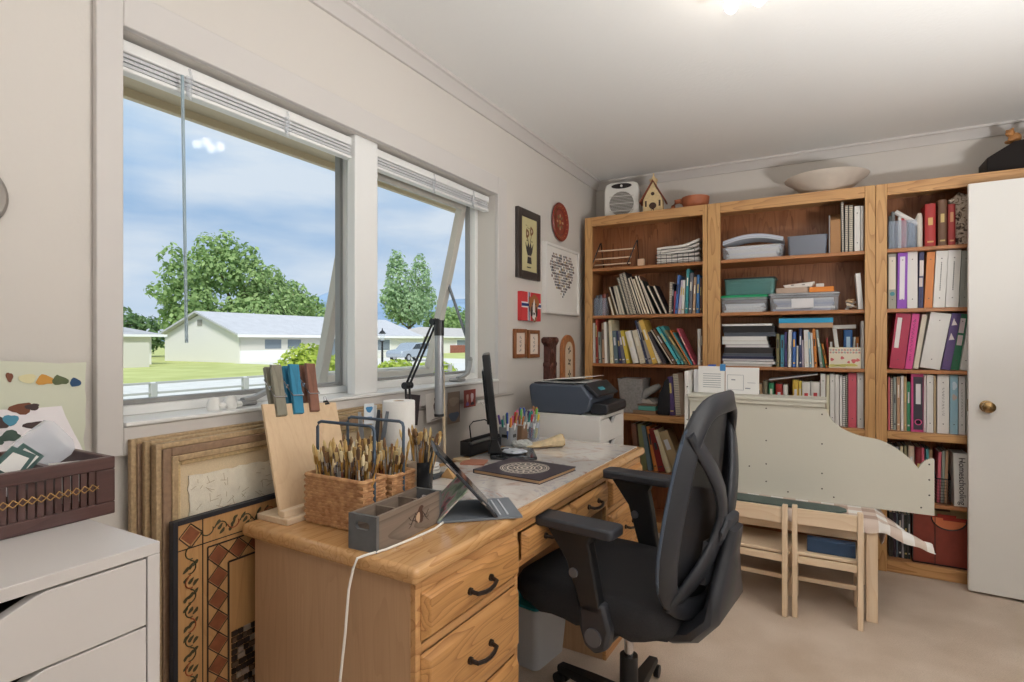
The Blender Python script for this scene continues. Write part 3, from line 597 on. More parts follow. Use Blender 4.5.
for j in range(14):
    for i in range(16): b.face([g[j][i], g[j][i + 1], g[j + 1][i + 1], g[j + 1][i]])
cb(b, 'mesh', mat((22, 24, 30), .7, alpha=.93), recalc=False)
b = B(); pts = [bp(0, .40, .06), bp(0, .28, .05), bp(0, .15, .045), bp(0, .04, .045), Vector((.25, 0, .425)), Vector((.18, 0, .39)), Vector((.06, 0, .38))]
b.strip(pts, [(1, 0, .1), (1, 0, 0), (1, 0, 0), (1, 0, -.2), (.6, 0, -.8), (.2, 0, -1), (0, 0, -1)], [.09, .13, .24, .32, .32, .26, .18], [.03, .035, .04, .05, .055, .05, .04]); cb(b, 'back_support', PL, smooth=55)
b = B(); g = [[b.bm.verts.new(bp(-.42 + .84 * i / 8, .16 + .2 * j / 6, .012 + k)) for i in range(9)] for k in (0, .014) for j in range(7)]
for j in range(6):
    for i in range(8): b.face([g[j][i], g[j + 1][i], g[j + 1][i + 1], g[j][i + 1]]); b.face([g[7 + j][i], g[7 + j][i + 1], g[8 + j + 0][i + 1], g[8 + j][i]])
for j in range(6):
    for i in (0, 8): b.face([g[j][i], g[j + 1][i], g[8 + j][i], g[7 + j][i]])
for i in range(8):
    b.face([g[0][i], g[0][i + 1], g[7][i + 1], g[7][i]]); b.face([g[6][i], g[6][i + 1], g[13][i + 1], g[13][i]])
for k in range(3):
    b.tube([bp(-.2 + .4 * i / 6, .20 + .022 * k - .02 * math.sin(PI * i / 6), .029) for i in range(7)], .0025, 6)
b.strip([bp(0, .33, .03), bp(0, .40, .045), bp(0, .45, .05)], (1, 0, .1), [.12, .16, .10], .02); cb(b, 'lumbar_pad', mat((58, 60, 66), .5))
# ================================================================== WASTE BIN under the desk
wb = thing('waste_bin', 'grey plastic waste bin with a teal liner under the desk', 'waste bin', (-1.0, 1.985, 0), R(-8))
def rrect(hx, hy, r, n=5):
    out = []
    for cx_, cy_, a0 in ((hx - r, hy - r, 0), (-hx + r, hy - r, PI / 2), (-hx + r, -hy + r, PI), (hx - r, -hy + r, 1.5 * PI)):
        for i in range(n + 1): a = a0 + PI / 2 * i / n; out.append((cx_ + r * math.cos(a), cy_ + r * math.sin(a)))
    return out
def loft(b, rings, mi=0, cap0=True, cap1=True):
    rs = [[b.bm.verts.new(p) for p in r] for r in rings]; n = len(rs[0])
    for p, q in zip(rs, rs[1:]):
        for i in range(n): b.face([p[i], p[(i + 1) % n], q[(i + 1) % n], q[i]], mi)
    if cap0: b.face(rs[0][::-1], mi)
    if cap1: b.face(rs[-1], mi)
def tubshell(b, hx0, hy0, hx1, hy1, z0, z1, r, th, mi=0, c=(0, 0)):
    f = lambda hx, hy, z, rr: [(c[0] + x, c[1] + y, z) for x, y in rrect(hx, hy, rr)]
    loft(b, [f(hx0, hy0, z0, r), f(hx1, hy1, z1, r), f(hx1 - th, hy1 - th, z1, max(.002, r - th)), f(hx0 - th, hy0 - th, z0 + th, max(.002, r - th))], mi)
b = B(); tubshell(b, .075, .10, .092, .12, 0, .235, .025, .004); b.done('bin', mat((208, 211, 217), .45), wb, world=False, smooth=45)
b = B(); tubshell(b, .086, .114, .0865, .1145, .19, .243, .022, .002); b.done('liner', mat((40, 160, 176), .5), wb, world=False)
# ================================================================== WHITE DRAWER CABINETS
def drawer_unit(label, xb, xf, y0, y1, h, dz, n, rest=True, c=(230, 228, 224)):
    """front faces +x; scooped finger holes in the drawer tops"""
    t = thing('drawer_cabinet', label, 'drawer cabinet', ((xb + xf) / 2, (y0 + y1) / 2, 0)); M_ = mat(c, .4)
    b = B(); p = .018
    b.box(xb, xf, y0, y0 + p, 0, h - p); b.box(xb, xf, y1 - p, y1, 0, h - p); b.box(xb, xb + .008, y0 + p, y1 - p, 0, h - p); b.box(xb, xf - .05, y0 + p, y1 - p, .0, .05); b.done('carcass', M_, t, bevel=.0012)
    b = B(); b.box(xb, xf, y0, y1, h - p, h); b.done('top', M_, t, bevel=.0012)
    z1 = h - p - .003; yc = (y0 + y1) / 2; yw = (y1 - y0) / 2 - p - .002; c1 = min(.19, yw * .62); c0 = min(.145, yw * .25)
    for k in range(n):
        z0 = z1 - dz if k < n - 1 or rest is False else .055
        dp = .045 if yw > .2 else .035
        pts = [(yc - yw, z0), (yc + yw, z0), (yc + yw, z1), (yc + c1, z1), (yc + c1 - .012, z1 - .003), (yc + c0 + .01, z1 - dp + .004), (yc + c0, z1 - dp), (yc - c0, z1 - dp), (yc - c0 - .01, z1 - dp + .004), (yc - c1 + .012, z1 - .003), (yc - c1, z1), (yc - yw, z1)]
        b = B()
        if yw > .2: b.prism(pts, 'x', xf - .018, xf)
        else: b.prism([(yc - yw, z0), (yc + yw, z0), (yc + yw, z1), (yc + .055, z1), (yc + .012, z1 - dp), (yc - .012, z1 - dp), (yc - .055, z1), (yc - yw, z1)], 'x', xf - .018, xf)
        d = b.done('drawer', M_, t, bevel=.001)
        b = B(); b.box(xf - .36, xf - .018, yc - yw + .01, yc + yw - .01, z0 + .01, z0 + .016); b.box(xf - .36, xf - .352, yc - yw + .01, yc + yw - .01, z0 + .016, z1 - .03); b.done('tray', mat((60, 50, 46), .6), d)
        z1 = z0 - .003
        if z1 < .1: break
    return t
drawer_unit('white drawer cabinet at the left holding the dark wooden tray', -1.45, -.896, -.183, .487, .94, .100, 8, c=(206, 201, 198))  # white darkened: the dimmer light of this corner is put into the colour
drawer_unit('white drawer cabinet standing behind the desk under the printer', -1.40, -.955, 2.60, 2.975, .877, .118, 6)
# ================================================================== CHILD'S TABLE, CHAIRS, HUTCH
kt = thing('play_table', 'low pine play table under the checked cloth', 'table', (-.14, 3.17, 0))
TX0, TX1, TY0, TY1, TZ = -.46, .216, 2.93, 3.41, .452
b = B(); b.box(TX0, TX1, TY0, TY1, TZ - .018, TZ); b.done('tabletop', PINEX, kt, bevel=.003)
b = B(); b.box(TX0 + .045, TX1 - .045, TY0 + .012, TY0 + .03, TZ - .10, TZ - .018); b.box(TX0 + .045, TX1 - .045, TY1 - .03, TY1 - .012, TZ - .10, TZ - .018); b.box(TX0 + .005, TX0 + .023, TY0 + .045, TY1 - .045, TZ - .10, TZ - .018); b.box(TX1 - .023, TX1 - .005, TY0 + .045, TY1 - .045, TZ - .10, TZ - .018); b.done('apron', PINEX, kt, bevel=.002)
for x in (TX0, TX1 - .045):
    for y in (TY0, TY1 - .045): B().box(x, x + .045, y, y + .045, 0, TZ - .018).done('leg', PINEZ, kt, bevel=.003)
def kid_chair(label, x0, y0, rz):
    t = thing('play_chair', label, 'chair', (x0, y0, 0), rz, 'small pine chairs at the play table'); w = .275
    for x in (0, w - .022): B().box(x, x + .022, 0, .034, 0, .505).done('rear_leg', PINEZ, t, bevel=.003, world=False)
    for x in (0, w - .022): B().box(x, x + .022, .245, .279, 0, .275).done('front_leg', PINEZ, t, bevel=.003, world=False)
    B().box(.022, w - .022, .008, .022, .422, .492).done('backrest', PINEX, t, bevel=.002, world=False)
    B().box(-.006, w + .006, .030, .30, .276, .290).done('seat', PINEX, t, bevel=.003, world=False)
    for y in (.010, .252): B().box(.022, w - .022, y, y + .014, .245, .2755).done('seat_rail', PINEX, t, bevel=.002, world=False)
    b = B(); b.box(.004, .018, .034, .245, .12, .145); b.box(w - .018, w - .004, .034, .245, .12, .145); b.box(.018, w - .018, .13, .145, .122, .143); b.done('stretcher', PINEX, t, bevel=.002, world=False)
kid_chair('small pine chair back to the viewer, beside the office chair', -.412, 2.812, R(-3)); kid_chair('small pine chair back to the viewer, under the checked cloth corner', -.119, 2.815, R(.8))
tag(B().box(-.06, .13, 2.872, 2.918, .2905, .352).done('flat_box', mat((44, 70, 102), .6), loc=(.03, 2.89, .2905), bevel=.004), 'blue flat box lying on the seat of the right play chair', 'box')
# checked cloth draped over the table
def gingham():
    m = bpy.data.materials.new('checked_cloth'); m.use_nodes = True; nt = m.node_tree; L = nt.links.new; p = nt.nodes['Principled BSDF']; p.inputs['Roughness'].default_value = .9
    t = node(nt, 'ShaderNodeUVMap'); s = node(nt, 'ShaderNodeSeparateXYZ'); L(t.outputs[0], s.inputs[0]); outs = []
    for k in 'XY':
        f = node(nt, 'ShaderNodeMath', operation='FRACT'); mu = node(nt, 'ShaderNodeMath', operation='MULTIPLY'); mu.inputs[1].default_value = 9.0; L(s.outputs[k], mu.inputs[0]); L(mu.outputs[0], f.inputs[0])
        g_ = node(nt, 'ShaderNodeMath', operation='GREATER_THAN'); g_.inputs[1].default_value = .5; L(f.outputs[0], g_.inputs[0]); outs.append(g_)
    a = node(nt, 'ShaderNodeMath', operation='ADD'); L(outs[0].outputs[0], a.inputs[0]); L(outs[1].outputs[0], a.inputs[1])
    h = node(nt, 'ShaderNodeMath', operation='MULTIPLY'); h.inputs[1].default_value = .5; L(a.outputs[0], h.inputs[0])
    r = ramp(nt, [(0, (238, 234, 230)), (.5, (214, 196, 184)), (1, (184, 158, 144))]); r.color_ramp.interpolation = 'CONSTANT'; r.color_ramp.elements[1].position = .4; r.color_ramp.elements[2].position = .9
    L(h.outputs[0], r.inputs[0]); L(r.outputs[0], p.inputs['Base Color']); return m
b = B(); uvl = b.bm.loops.layers.uv.new('UVMap'); NXc, NYc = 60, 40; g = []; CX0, CX1, CY0, CY1 = -.56, .47, 2.885, 3.45
def clothpt(s, q):
    x = CX0 + (CX1 - CX0) * s; y = CY0 + (CY1 - CY0) * q; z = TZ + .004
    ex = x - TX1; ef = TY0 - y
    if ex > 0:                              # the corner flares out to the right and falls
        z -= (.055 + .13 * q) * min(1, ex / .22) ** 1.25 + .006 * math.sin(y * 30) * min(1, ex / .1)
        y += .02 * math.sin(x * 20)
        x = TX1 + ex * (.80 - .55 * q)
    if ef > 0:
        z -= min(.05, ef * 1.6) + .006 * math.sin(x * 46) * min(1, ef / .03); y = TY0 - min(ef, .012) - .006
        y -= .004 * math.sin(x * 46)
    el = TX0 - x
    if el > 0: z -= el * 1.3; x = TX0 - min(el, .02)
    if y > TY1: z -= (y - TY1) * 1.5
    return Vector((x, y, z))
g = [[b.bm.verts.new(clothpt(i / NXc, j / NYc)) for i in range(NXc + 1)] for j in range(NYc + 1)]
for j in range(NYc):
    for i in range(NXc):
        f = b.face([g[j][i], g[j][i + 1], g[j + 1][i + 1], g[j + 1][i]])
        for l, (a, c) in zip(f.loops, ((i, j), (i + 1, j), (i + 1, j + 1), (i, j + 1))): l[uvl].uv = (a / NXc * (CX1 - CX0), c / NYc * (CY1 - CY0))
cl = b.done('tablecloth', gingham(), loc=(-.14, 3.17, TZ), smooth=80); md = cl.modifiers.new('cloth', 'SOLIDIFY'); md.thickness = .002; md.offset = 1
tag(cl, 'beige and white checked cloth over the low play table', 'tablecloth')
b = B(); pts = [(-.44, 2.95), (.02, 2.945), (.075, 2.96), (.10, 2.99), (.10, 3.03), (.07, 3.06), (-.44, 3.085)]
b.prism(pts, 'z', TZ + .0075, TZ + .0145); tag(b.done('craft_mat', mat((70, 88, 84), .5, var=.2, vscale=60), loc=(-.2, 3.02, TZ + .0075), bevel=.002), 'dark green rounded mat lying on the checked cloth', 'mat')
# wavy hutch board standing on the table
hu = thing('hutch', 'pale green wooden hutch with wavy cut edge on the play table', 'hutch', (-.1, 3.12, TZ + .007)); HZ = TZ + .0075
GRN = mat((214, 211, 198), .5); 
def smoothpts(P, n=6):
    out = []
    for i in range(len(P) - 1):
        p0, p1, p2, p3 = P[max(i - 1, 0)], P[i], P[i + 1], P[min(i + 2, len(P) - 1)]
        for k in range(n):
            t_ = k / n; out.append(tuple(.5 * (2 * p1[c] + (p2[c] - p0[c]) * t_ + (2 * p0[c] - 5 * p1[c] + 4 * p2[c] - p3[c]) * t_ * t_ + (3 * p1[c] - p0[c] - 3 * p2[c] + p3[c]) * t_ ** 3) for c in (0, 1)))
    return out + [P[-1]]
wave = smoothpts([(.012, .945), (.016, .92), (.042, .866), (.088, .825), (.158, .797), (.238, .783), (.30, .752), (.355, .706), (.385, .668)]) + smoothpts([(.386, .668), (.397, .69), (.412, .706), (.432, .716), (.444, .714)], 4)
pts = [(-.632, HZ), (.444, HZ)] + wave[::-1] + [(-.632, .945)]
b = B(); b.prism(pts, 'y', 3.125, 3.141)
b.done('board', GRN, hu, bevel=.002)
b = B()
for x, z in ((-.25, .905), (-.25, .74), (-.25, .62), (-.25, .53), (.0, .89), (.0, .745), (.0, .60), (.0, .525), (-.5, .9), (-.5, .7), (-.5, .53), (.425, .62), (.425, .55), (.425, .69), (.395, .49), (.05, .49), (-.15, .49), (-.33, .60)): b.cyl((x, 3.1235, z), (x, 3.126, z), .0038, n=8)
b.done('screw', mat((70, 66, 60), .4, .5), hu)
b = B(); b.box(-.64, .02, 3.105, 3.30, .946, .962); b.box(-.635, .015, 3.112, 3.125, .925, .946); b.done('ledge', GRN, hu, bevel=.003)
b = B(); b.box(-.66, -.640, 3.13, 3.32, HZ, 1.085); b.done('end_panel', WHITE, hu, bevel=.002)
b = B()
for z in (1.0, .955, .82): b.cyl((-.645, 3.128, z), (-.645, 3.131, z), .004, n=8)
b.done('hole', mat((90, 88, 84), .6), hu)
b = B(); b.box(-.63, .01, 3.31, 3.318, HZ, .945); b.done('rear_board', GRN, hu)
for nm, lab, x0, x1, z0, z1, tlt in (('pattern_sheet', 'white sheet with ruled lines taped above the hutch at the left', -.60, -.462, .966, 1.112, .0), ('pattern_sheet', 'white sheet with faint boxes taped right of the ruled sheet', -.458, -.29, .966, 1.108, .0)):
    t = thing(nm, lab, 'paper sheet', ((x0 + x1) / 2, 3.20, z0)); b = B(); M_ = Matrix.Translation((0, 3.20, z0)) @ Matrix.Rotation(-R(3), 4, 'X')
    b.box(x0, x1, -.0008, .0008, 0, z1 - z0, 0, M_); b.done('sheet', PAPER, t, smooth=0); b = B()
    if x0 < -.5:
        for k in range(7): b.box(x0 + .025, x1 - .02, -.0012, -.0009, .03 + k * .012, .033 + k * .012, 0, M_)
    else:
        for q in ((.01, .09, .02, .022), (.01, .09, .10, .102), (.01, .012, .02, .10), (.09, .092, .02, .10), (.11, .15, .06, .062), (.03, .05, .072, .078), (.10, .125, .028, .034)): b.box(x0 + q[0], x0 + q[1], -.0012, -.0009, q[2], q[3], 0, M_)
    b.done('print', mat((150, 152, 160), .8), t, smooth=0)
    if x0 < -.5: b = B(); b.box(x1 - .025, x1 + .004, -.0022, -.001, z1 - z0 - .025, z1 - z0 + .012, 0, M_); b.done('tape', mat((70, 140, 200), .6), t, smooth=0)
for lab, nm, x0, x1, y0, z1, c in (('blue folder standing behind the ruled sheet', 'folder', -.555, -.52, 3.235, 1.118, (34, 90, 190)), ('light blue folder beside the blue folder on the hutch', 'folder', -.575, -.558, 3.235, 1.02, (70, 170, 210)), ('white folder at the hutch end behind the blue folders', 'folder', -.63, -.60, 3.225, 1.09, (232, 232, 236))):
    b = B(); b.box(x0, x1, y0, y0 + .06, .963, z1); tag(b.done(nm, mat(c, .5), loc=((x0 + x1) / 2, y0, .963), bevel=.002), lab, 'folder')
# ================================================================== LEANING FRAMES
GOLD = mat((186, 160, 124), .45, .2, var=.22, vscale=120); GOLDL = mat((222, 198, 152), .4, .2, var=.18, vscale=150); GOLDD = mat((150, 122, 98), .5, .1, var=.2, vscale=80)
def gold_frame(label, xf, y0, y1, z1, w, th, lean, sheet):
    t = thing('picture_frame', label, 'picture frame', (xf, (y0 + y1) / 2, 0)); M_ = Matrix.Translation((xf, 0, 0)) @ Matrix.Rotation(-R(lean), 4, 'Y')
    b = B()
    for k, (a, c, d0, d1, mi) in enumerate(((0, .22, 0, .75, 0), (.22, .55, 0, .92, 1), (.55, .8, 0, 1, 0), (.8, 1, 0, .6, 2))):
        i0, i1 = a * w, c * w; x0, x1 = -th * (1 - d0) , -th * (1 - d1)
        for (ya, yb, za, zb) in ((y0 + i0, y0 + i1, i0, z1 - i0), (y1 - i1, y1 - i0, i0, z1 - i0), (y0 + i1, y1 - i1, z1 - i1, z1 - i0), (y0 + i1, y1 - i1, i0, i1)): b.box(x0, x1, ya, yb, za, zb, mi, M_)
    b.done('moulding', [GOLD, GOLDD, GOLDL], t, bevel=.0025)
    if sheet: sheet(t, M_, y0 + w, y1 - w, w, z1 - w)
    else: B().box(-th * .8, -th * .7, y0 + w, y1 - w, w, z1 - w, 0, M_).done('backing', mat((150, 120, 84), .8), t)
    return t
def artpaper(t, M_, y0, y1, z0, z1):
    b = B(); b.box(-.024, -.02, y0, y1, z0, z1, 0, M_); b.done('mount', mat((220, 200, 166), .8, var=.08, vscale=300), t)
    b = B(); rnd = random.Random(7); ya, yb, za, zb = y0 + .022, y1 - .07, z1 - .155, z1 - .035; P = []
    for i in range(30): P.append((ya + (yb - ya) * i / 29, za + rnd.uniform(-.004, .004)))
    for i in range(8): P.append((yb + rnd.uniform(-.004, .004), za + (zb - za) * i / 8))
    for i in range(30): P.append((yb - (yb - ya) * i / 29, zb + rnd.uniform(-.004, .004)))
    for i in range(8): P.append((ya + rnd.uniform(-.004, .004), zb - (zb - za) * i / 8))
    b.prism(P, 'x', -.0195, -.016, 0, M_)
    for k in range(70):
        y, z = rnd.uniform(ya + .01, yb - .01), rnd.uniform(za + .01, zb - .01); a = rnd.uniform(0, 3); l = rnd.uniform(.004, .012); ww = .0007; u = Vector((0, math.cos(a), math.sin(a))); v = Vector((0, -u.z, u.y)); c = Vector((-.0155, y, z))
        b.face([b.bm.verts.new(M_ @ q) for q in (c - u * l - v * ww, c + u * l - v * ww, c + u * l + v * ww, c - u * l + v * ww)], 1)
    b.done('handmade_paper', [mat((236, 228, 210), .9, var=.06, vscale=40, bump=.5), mat((186, 168, 136), .9)], t, smooth=0)
    B().box(-.0155 + .003, -.0155 + .005, y0, y1, z0, z1, 0, M_).done('glazing', GLASS, t, smooth=0)
gold_frame('rearmost gold picture frame leaning on the wall below the window', -1.444, .722, 1.60, 1.012, .06, .022, .15, None)
gold_frame('middle gold picture frame of the leaning stack', -1.421, .742, 1.58, 1.006, .06, .020, .15, None)
gold_frame('front gold picture frame with torn handmade paper behind glass', -1.390, .752, 1.56, 1.0, .062, .030, .15, artpaper)
# dark framed decorative panel with a painted scroll border
dp = thing('decorative_panel', 'dark edged panel with scroll border and mosaic leaning beside the desk', 'panel', (-1.372, 1.1, 0))
PX, PY0, PY1, PZ = -1.366, .772, 1.37, .812
b = B(); ring_frame(b, PX - .016, PX + .002, PY0, PY1, 0, PZ, .012); b.done('edge', mat((32, 34, 42), .5), dp, bevel=.001)
b = B(); b.box(PX - .012, PX - .002, PY0 + .012, PY1 - .012, .012, PZ - .012); b.done('board', wood((196, 152, 100), (166, 120, 76), 'z', contrast=.25), dp, smooth=0)
LB = mat((44, 34, 28), .6); RED = mat((140, 82, 52), .6, var=.2, vscale=50); SC1 = mat((64, 60, 38), .6); SC2 = mat((150, 74, 40), .6)
b = B(); X0 = PX - .0018; X1 = PX - .0008
def vl(y, z0, z1, w=.0025): b.box(X0, X1, y - w / 2, y + w / 2, z0, z1)
def hl(z, y0, y1, w=.0025): b.box(X0, X1, y0, y1, z - w / 2, z + w / 2)
i1, i2, i3 = .075, .088, .145
vl(PY0 + i1, .012, PZ - .012); hl(PZ - i1, PY0 + .012, PY1 - .012); vl(PY0 + i2, .012, PZ - i2, .004); hl(PZ - i2, PY0 + i2, PY1 - .012, .004); vl(PY0 + i3, .012, PZ - i3, .005); hl(PZ - i3, PY0 + i3, PY1 - .012, .005)
st = i3 - i2
def dline(y0, z0, y1, z1): b.strip([(X1, y0, z0), (X1, y1, z1)], (1, 0, 0), .0025, .001)
z = PZ - i2
while z > .1: dline(PY0 + i2, z - st / 2, PY0 + i2 + st / 2, z); dline(PY0 + i2 + st / 2, z, PY0 + i3, z - st / 2); dline(PY0 + i2, z - st / 2, PY0 + i2 + st / 2, z - st); dline(PY0 + i2 + st / 2, z - st, PY0 + i3, z - st / 2); z -= st
y = PY0 + i3
while y < PY1 - .1: dline(y, PZ - i2 - st / 2, y + st / 2, PZ - i2); dline(y + st / 2, PZ - i2, y + st, PZ - i2 - st / 2); dline(y, PZ - i2 - st / 2, y + st / 2, PZ - i3); dline(y + st / 2, PZ - i3, y + st, PZ - i2 - st / 2); y += st
dline(PY0 + .015, PZ - .044, PY0 + .044, PZ - .015); dline(PY0 + .044, PZ - .015, PY0 + i1, PZ - .044); dline(PY0 + .015, PZ - .044, PY0 + .044, PZ - i1); dline(PY0 + .044, PZ - i1, PY0 + i1, PZ - .044)
b.done('inlay_lines', LB, dp, smooth=0)
b = B()
def dia(y, z, s): b.face([b.bm.verts.new((X1 - .0004, y + a * s, z + c * s)) for a, c in ((-1, 0), (0, -1), (1, 0), (0, 1))])
z = PZ - i2 - st / 2
while z > .06: dia(PY0 + i2 + st / 2, z, st * .44); z -= st
y = PY0 + i3 + st / 2
while y < PY1 - .1: dia(y, PZ - i2 - st / 2, st * .44); y += st
dia(PY0 + .044, PZ - .044, .024); b.done('diamonds', RED, dp, recalc=False, smooth=0)
b = B()
for seg in range(2):
    L_ = (PZ - .1) if seg == 0 else (PY1 - PY0 - .1); n = int(L_ / .036)
    for k in range(n):
        s0 = .085 + k * .036; d = 1 if k % 2 else -1; P = []
        for i in range(12):
            q = i / 11; a = q * 4.4; rr = .017 * (1 - q * .75); P.append((d * (rr * math.sin(a)) , s0 + .03 * q * .5 - rr * math.cos(a) * .9))
        mp_ = (lambda u, s: (X1, PY0 + .044 + u, PZ - s)) if seg == 0 else (lambda u, s: (X1, PY0 + s, PZ - .044 + u))
        b.tube([mp_(*p) for p in P], .0016, 5, 1 if k % 3 == 2 else 0)
        for m_ in range(3):
            c = Vector(mp_(d * (-.012 + .012 * m_), s0 + .03 + .006 * m_)); ax = ((0, .7, .7), (0, -.7, .7), (1, 0, 0)); blob(b, c, (.0095, .0046), ax, 0, k * 7 + m_, 9, .0005)
b.done('scrollwork', [SC1, SC2], dp, recalc=False, smooth=0)
b = B(); rnd = random.Random(3)
for j in range(28):
    y = PY0 + i3 + .008
    while y < PY1 - .05:
        w_ = rnd.uniform(.012, .024); b.box(PX - .002, PX + .003, y, y + w_ - .003, .02 + j * .0165, .02 + j * .0165 + .013, rnd.choice((0, 0, 1, 2))); y += w_
b.done('mosaic_tiles', [mat((54, 44, 40), .25), mat((96, 76, 60), .25), mat((150, 134, 118), .3)], dp, smooth=0)
# ================================================================== DARK TRAY AND PAPERS on the left cabinet
DKW = wood((86, 58, 54), (58, 36, 34), 'y', contrast=.3, rough=.35); TX, TB, TY_0, TY_1, TZ0, TZ1 = -1.112, -1.345, -.12, .527, .9405, 1.043
tr = thing('slatted_tray', 'dark wooden slatted tray with woven lacing on the white cabinet', 'tray', ((TX + TB) / 2, .2, TZ0))
b = B()
for x in (TX, TB + .012):
    b.box(x - .012, x, TY_0, TY_1, TZ0, TZ0 + .022); b.box(x - .012, x, TY_0, TY_1, TZ1 - .022, TZ1); b.box(x - .012, x, TY_1 - .03, TY_1, TZ0 + .022, TZ1 - .022); b.box(x - .012, x, TY_0, TY_0 + .03, TZ0 + .022, TZ1 - .022)
for y in (TY_0, TY_1 - .012): b.box(TB + .012, TX - .012, y, y + .012, TZ0, TZ1)
b.box(TB + .012, TX - .012, TY_0 + .012, TY_1 - .012, TZ0, TZ0 + .008); b.done('body', DKW, tr, bevel=.002)
b = B(); b.box(TB + .012, TX - .012, TY_1 - .085, TY_1 - .077, TZ0 + .008, TZ1 - .008); b.box(TB + .012, TX - .012, .15, .158, TZ0 + .008, TZ1 - .008); b.done('divider', DKW, tr)
b = B(); y = TY_0 + .034; ys = []
while y < TY_1 - .036: b.box(TX - .009, TX - .004, y, y + .0092, TZ0 + .018, TZ1 - .018); ys.append(y + .0106); y += .0122
b.done('slats', DKW, tr, smooth=0)
b = B(); zc = TZ0 + .052
for y in ys:
    for s in (-1, 1): b.tube([(TX - .002, y - .006, zc - s * .006), (TX + .0005, y, zc), (TX - .002, y + .006, zc + s * .006)], .0009, 5)
b.done('lacing', mat((178, 140, 84), .7), tr)
# paint sheet leaning on the wall, with daubs
def sheet(name, label, cat, corners, mats, blobs=(), th=.0012, group=None, rough_edge=0, seed=1):
    """corners: bl, br, tr, tl in space; blobs (u, v, ru, rv, material)"""
    bl_, br_, tr_, tl_ = [Vector(c) for c in corners]; b = B(); rnd = random.Random(seed); N = (br_ - bl_).cross(tl_ - bl_).normalized()
    f = lambda u, v: (bl_ * (1 - u) + br_ * u) * (1 - v) + (tl_ * (1 - u) + tr_ * u) * v
    P = []
    for a, c in (((0, 0), (1, 0)), ((1, 0), (1, 1)), ((1, 1), (0, 1)), ((0, 1), (0, 0))):
        for i in range(8): q = i / 8; P.append(f(a[0] + (c[0] - a[0]) * q + rnd.uniform(-1, 1) * rough_edge, a[1] + (c[1] - a[1]) * q + rnd.uniform(-1, 1) * rough_edge))
    va = [b.bm.verts.new(p) for p in P]; vb = [b.bm.verts.new(p - N * th) for p in P]; n = len(P)
    b.face(va, 0); b.face(vb[::-1], 0)
    for i in range(n): b.face([va[i], vb[i], vb[(i + 1) % n], va[(i + 1) % n]], 0)
    U = (br_ - bl_).normalized(); V = (tl_ - bl_).normalized()
    for k, (u, v, ru, rv, mi) in enumerate(blobs): blob(b, f(u, v), (ru, rv), (U, V, N), mi, seed * 31 + k, 14, .0006)
    c = (bl_ + br_) / 2; o = b.done(name, mats, loc=tuple(c), recalc=False, smooth=0); return tag(o, label, cat, group)
PM = [mat((206, 208, 188), .8), mat((198, 142, 60), .7), mat((84, 94, 62), .7), mat((34, 72, 110), .7), mat((110, 62, 38), .7), mat((214, 206, 162), .8), mat((232, 230, 222), .8), mat((62, 44, 42), .7), mat((70, 132, 156), .7), mat((222, 120, 50), .7), mat((60, 80, 70), .7)]
YP = lambda px, X: X * (CS + (px - 512) / F_PX * SN) / ((px - 512) / F_PX * CS - SN)      # room y seen at a column on a plane x = X
def quad_at(px, X): return [(X, YP(q[0], X), CAM_H + (341 - q[1]) / F_PX * (-X * SN + YP(q[0], X) * CS)) for q in px]
def uv_at(q, X, c): y = YP(q[0], X); z = CAM_H + (341 - q[1]) / F_PX * (-X * SN + y * CS); v = (z - c[0][2]) / (c[3][2] - c[0][2]); return (y - c[0][1]) / (c[1][1] - c[0][1]), v
PC = [(-1.375, .20, .99), (-1.40, .605, .985), (-1.445, .626, 1.20), (-1.44, .20, 1.222)]
def daub(px, py, rx, ry, mi, X, c): u, v = uv_at((px, py), X, c); return (u, v, rx, ry, mi)
sheet('palette_sheet', 'pale green palette sheet with paint daubs leaning on the wall', 'paper sheet', PC, PM,
      [daub(*q, -1.425, PC) for q in ((22, 372, .015, .010, 5), (39, 373, .017, .011, 1), (54, 373, .015, .011, 2), (69, 375, .011, .010, 3), (4, 371, .006, .010, 4))], rough_edge=.012, seed=2)
PC2 = [(-1.30, .22, .965), (-1.31, .585, .965), (-1.375, .55, 1.115), (-1.375, .22, 1.125)]
sheet('palette_sheet', 'white palette sheet with brown and blue paint daubs in front of the green one', 'paper sheet', PC2, [mat((226, 220, 222), .8)] + PM[1:],
      [daub(*q, -1.345, PC2) for q in ((46, 404, .019, .012, 4), (58, 402, .012, .007, 7), (16, 420, .016, .012, 7), (30, 416, .012, .011, 8), (52, 421, .018, .008, 7), (23, 433, .016, .011, 10), (8, 438, .009, .010, 10))], rough_edge=.006, seed=4)
def quad_card(b, q, th, mi=0):
    vs = [Vector(p) for p in q]; N = (vs[1] - vs[0]).cross(vs[3] - vs[0]).normalized() * th; A_ = [b.bm.verts.new(p) for p in vs]; Z_ = [b.bm.verts.new(p - N) for p in vs]
    b.face(A_, mi); b.face(Z_[::-1], mi)
    for i in range(len(vs)): b.face([A_[i], Z_[i], Z_[(i + 1) % len(vs)], A_[(i + 1) % len(vs)]], mi)
def shrink(q, k): c = [sum(p[i] for p in q) / len(q) for i in range(3)]; return [tuple(c[i] + (p[i] - c[i]) * k for i in range(3)) for p in q]
t = thing('card_wallet', 'clear plastic wallet with white card lying across the tray', 'wallet', (-1.21, .42, .95))
q = quad_at([(6, 452), (12, 443), (44, 420), (52, 421), (71, 439), (73, 448), (69, 454), (52, 466), (40, 474), (4, 470)], -1.22); b = B(); quad_card(b, q, .008); b.done('wallet', mat((236, 240, 248), .12, alpha=.4), t, smooth=0)
q = quad_at([(18, 446), (46, 427), (68, 448), (38, 470)], -1.2225); b = B(); quad_card(b, q, .002); b.done('card', mat((236, 234, 236), .7), t, smooth=0)
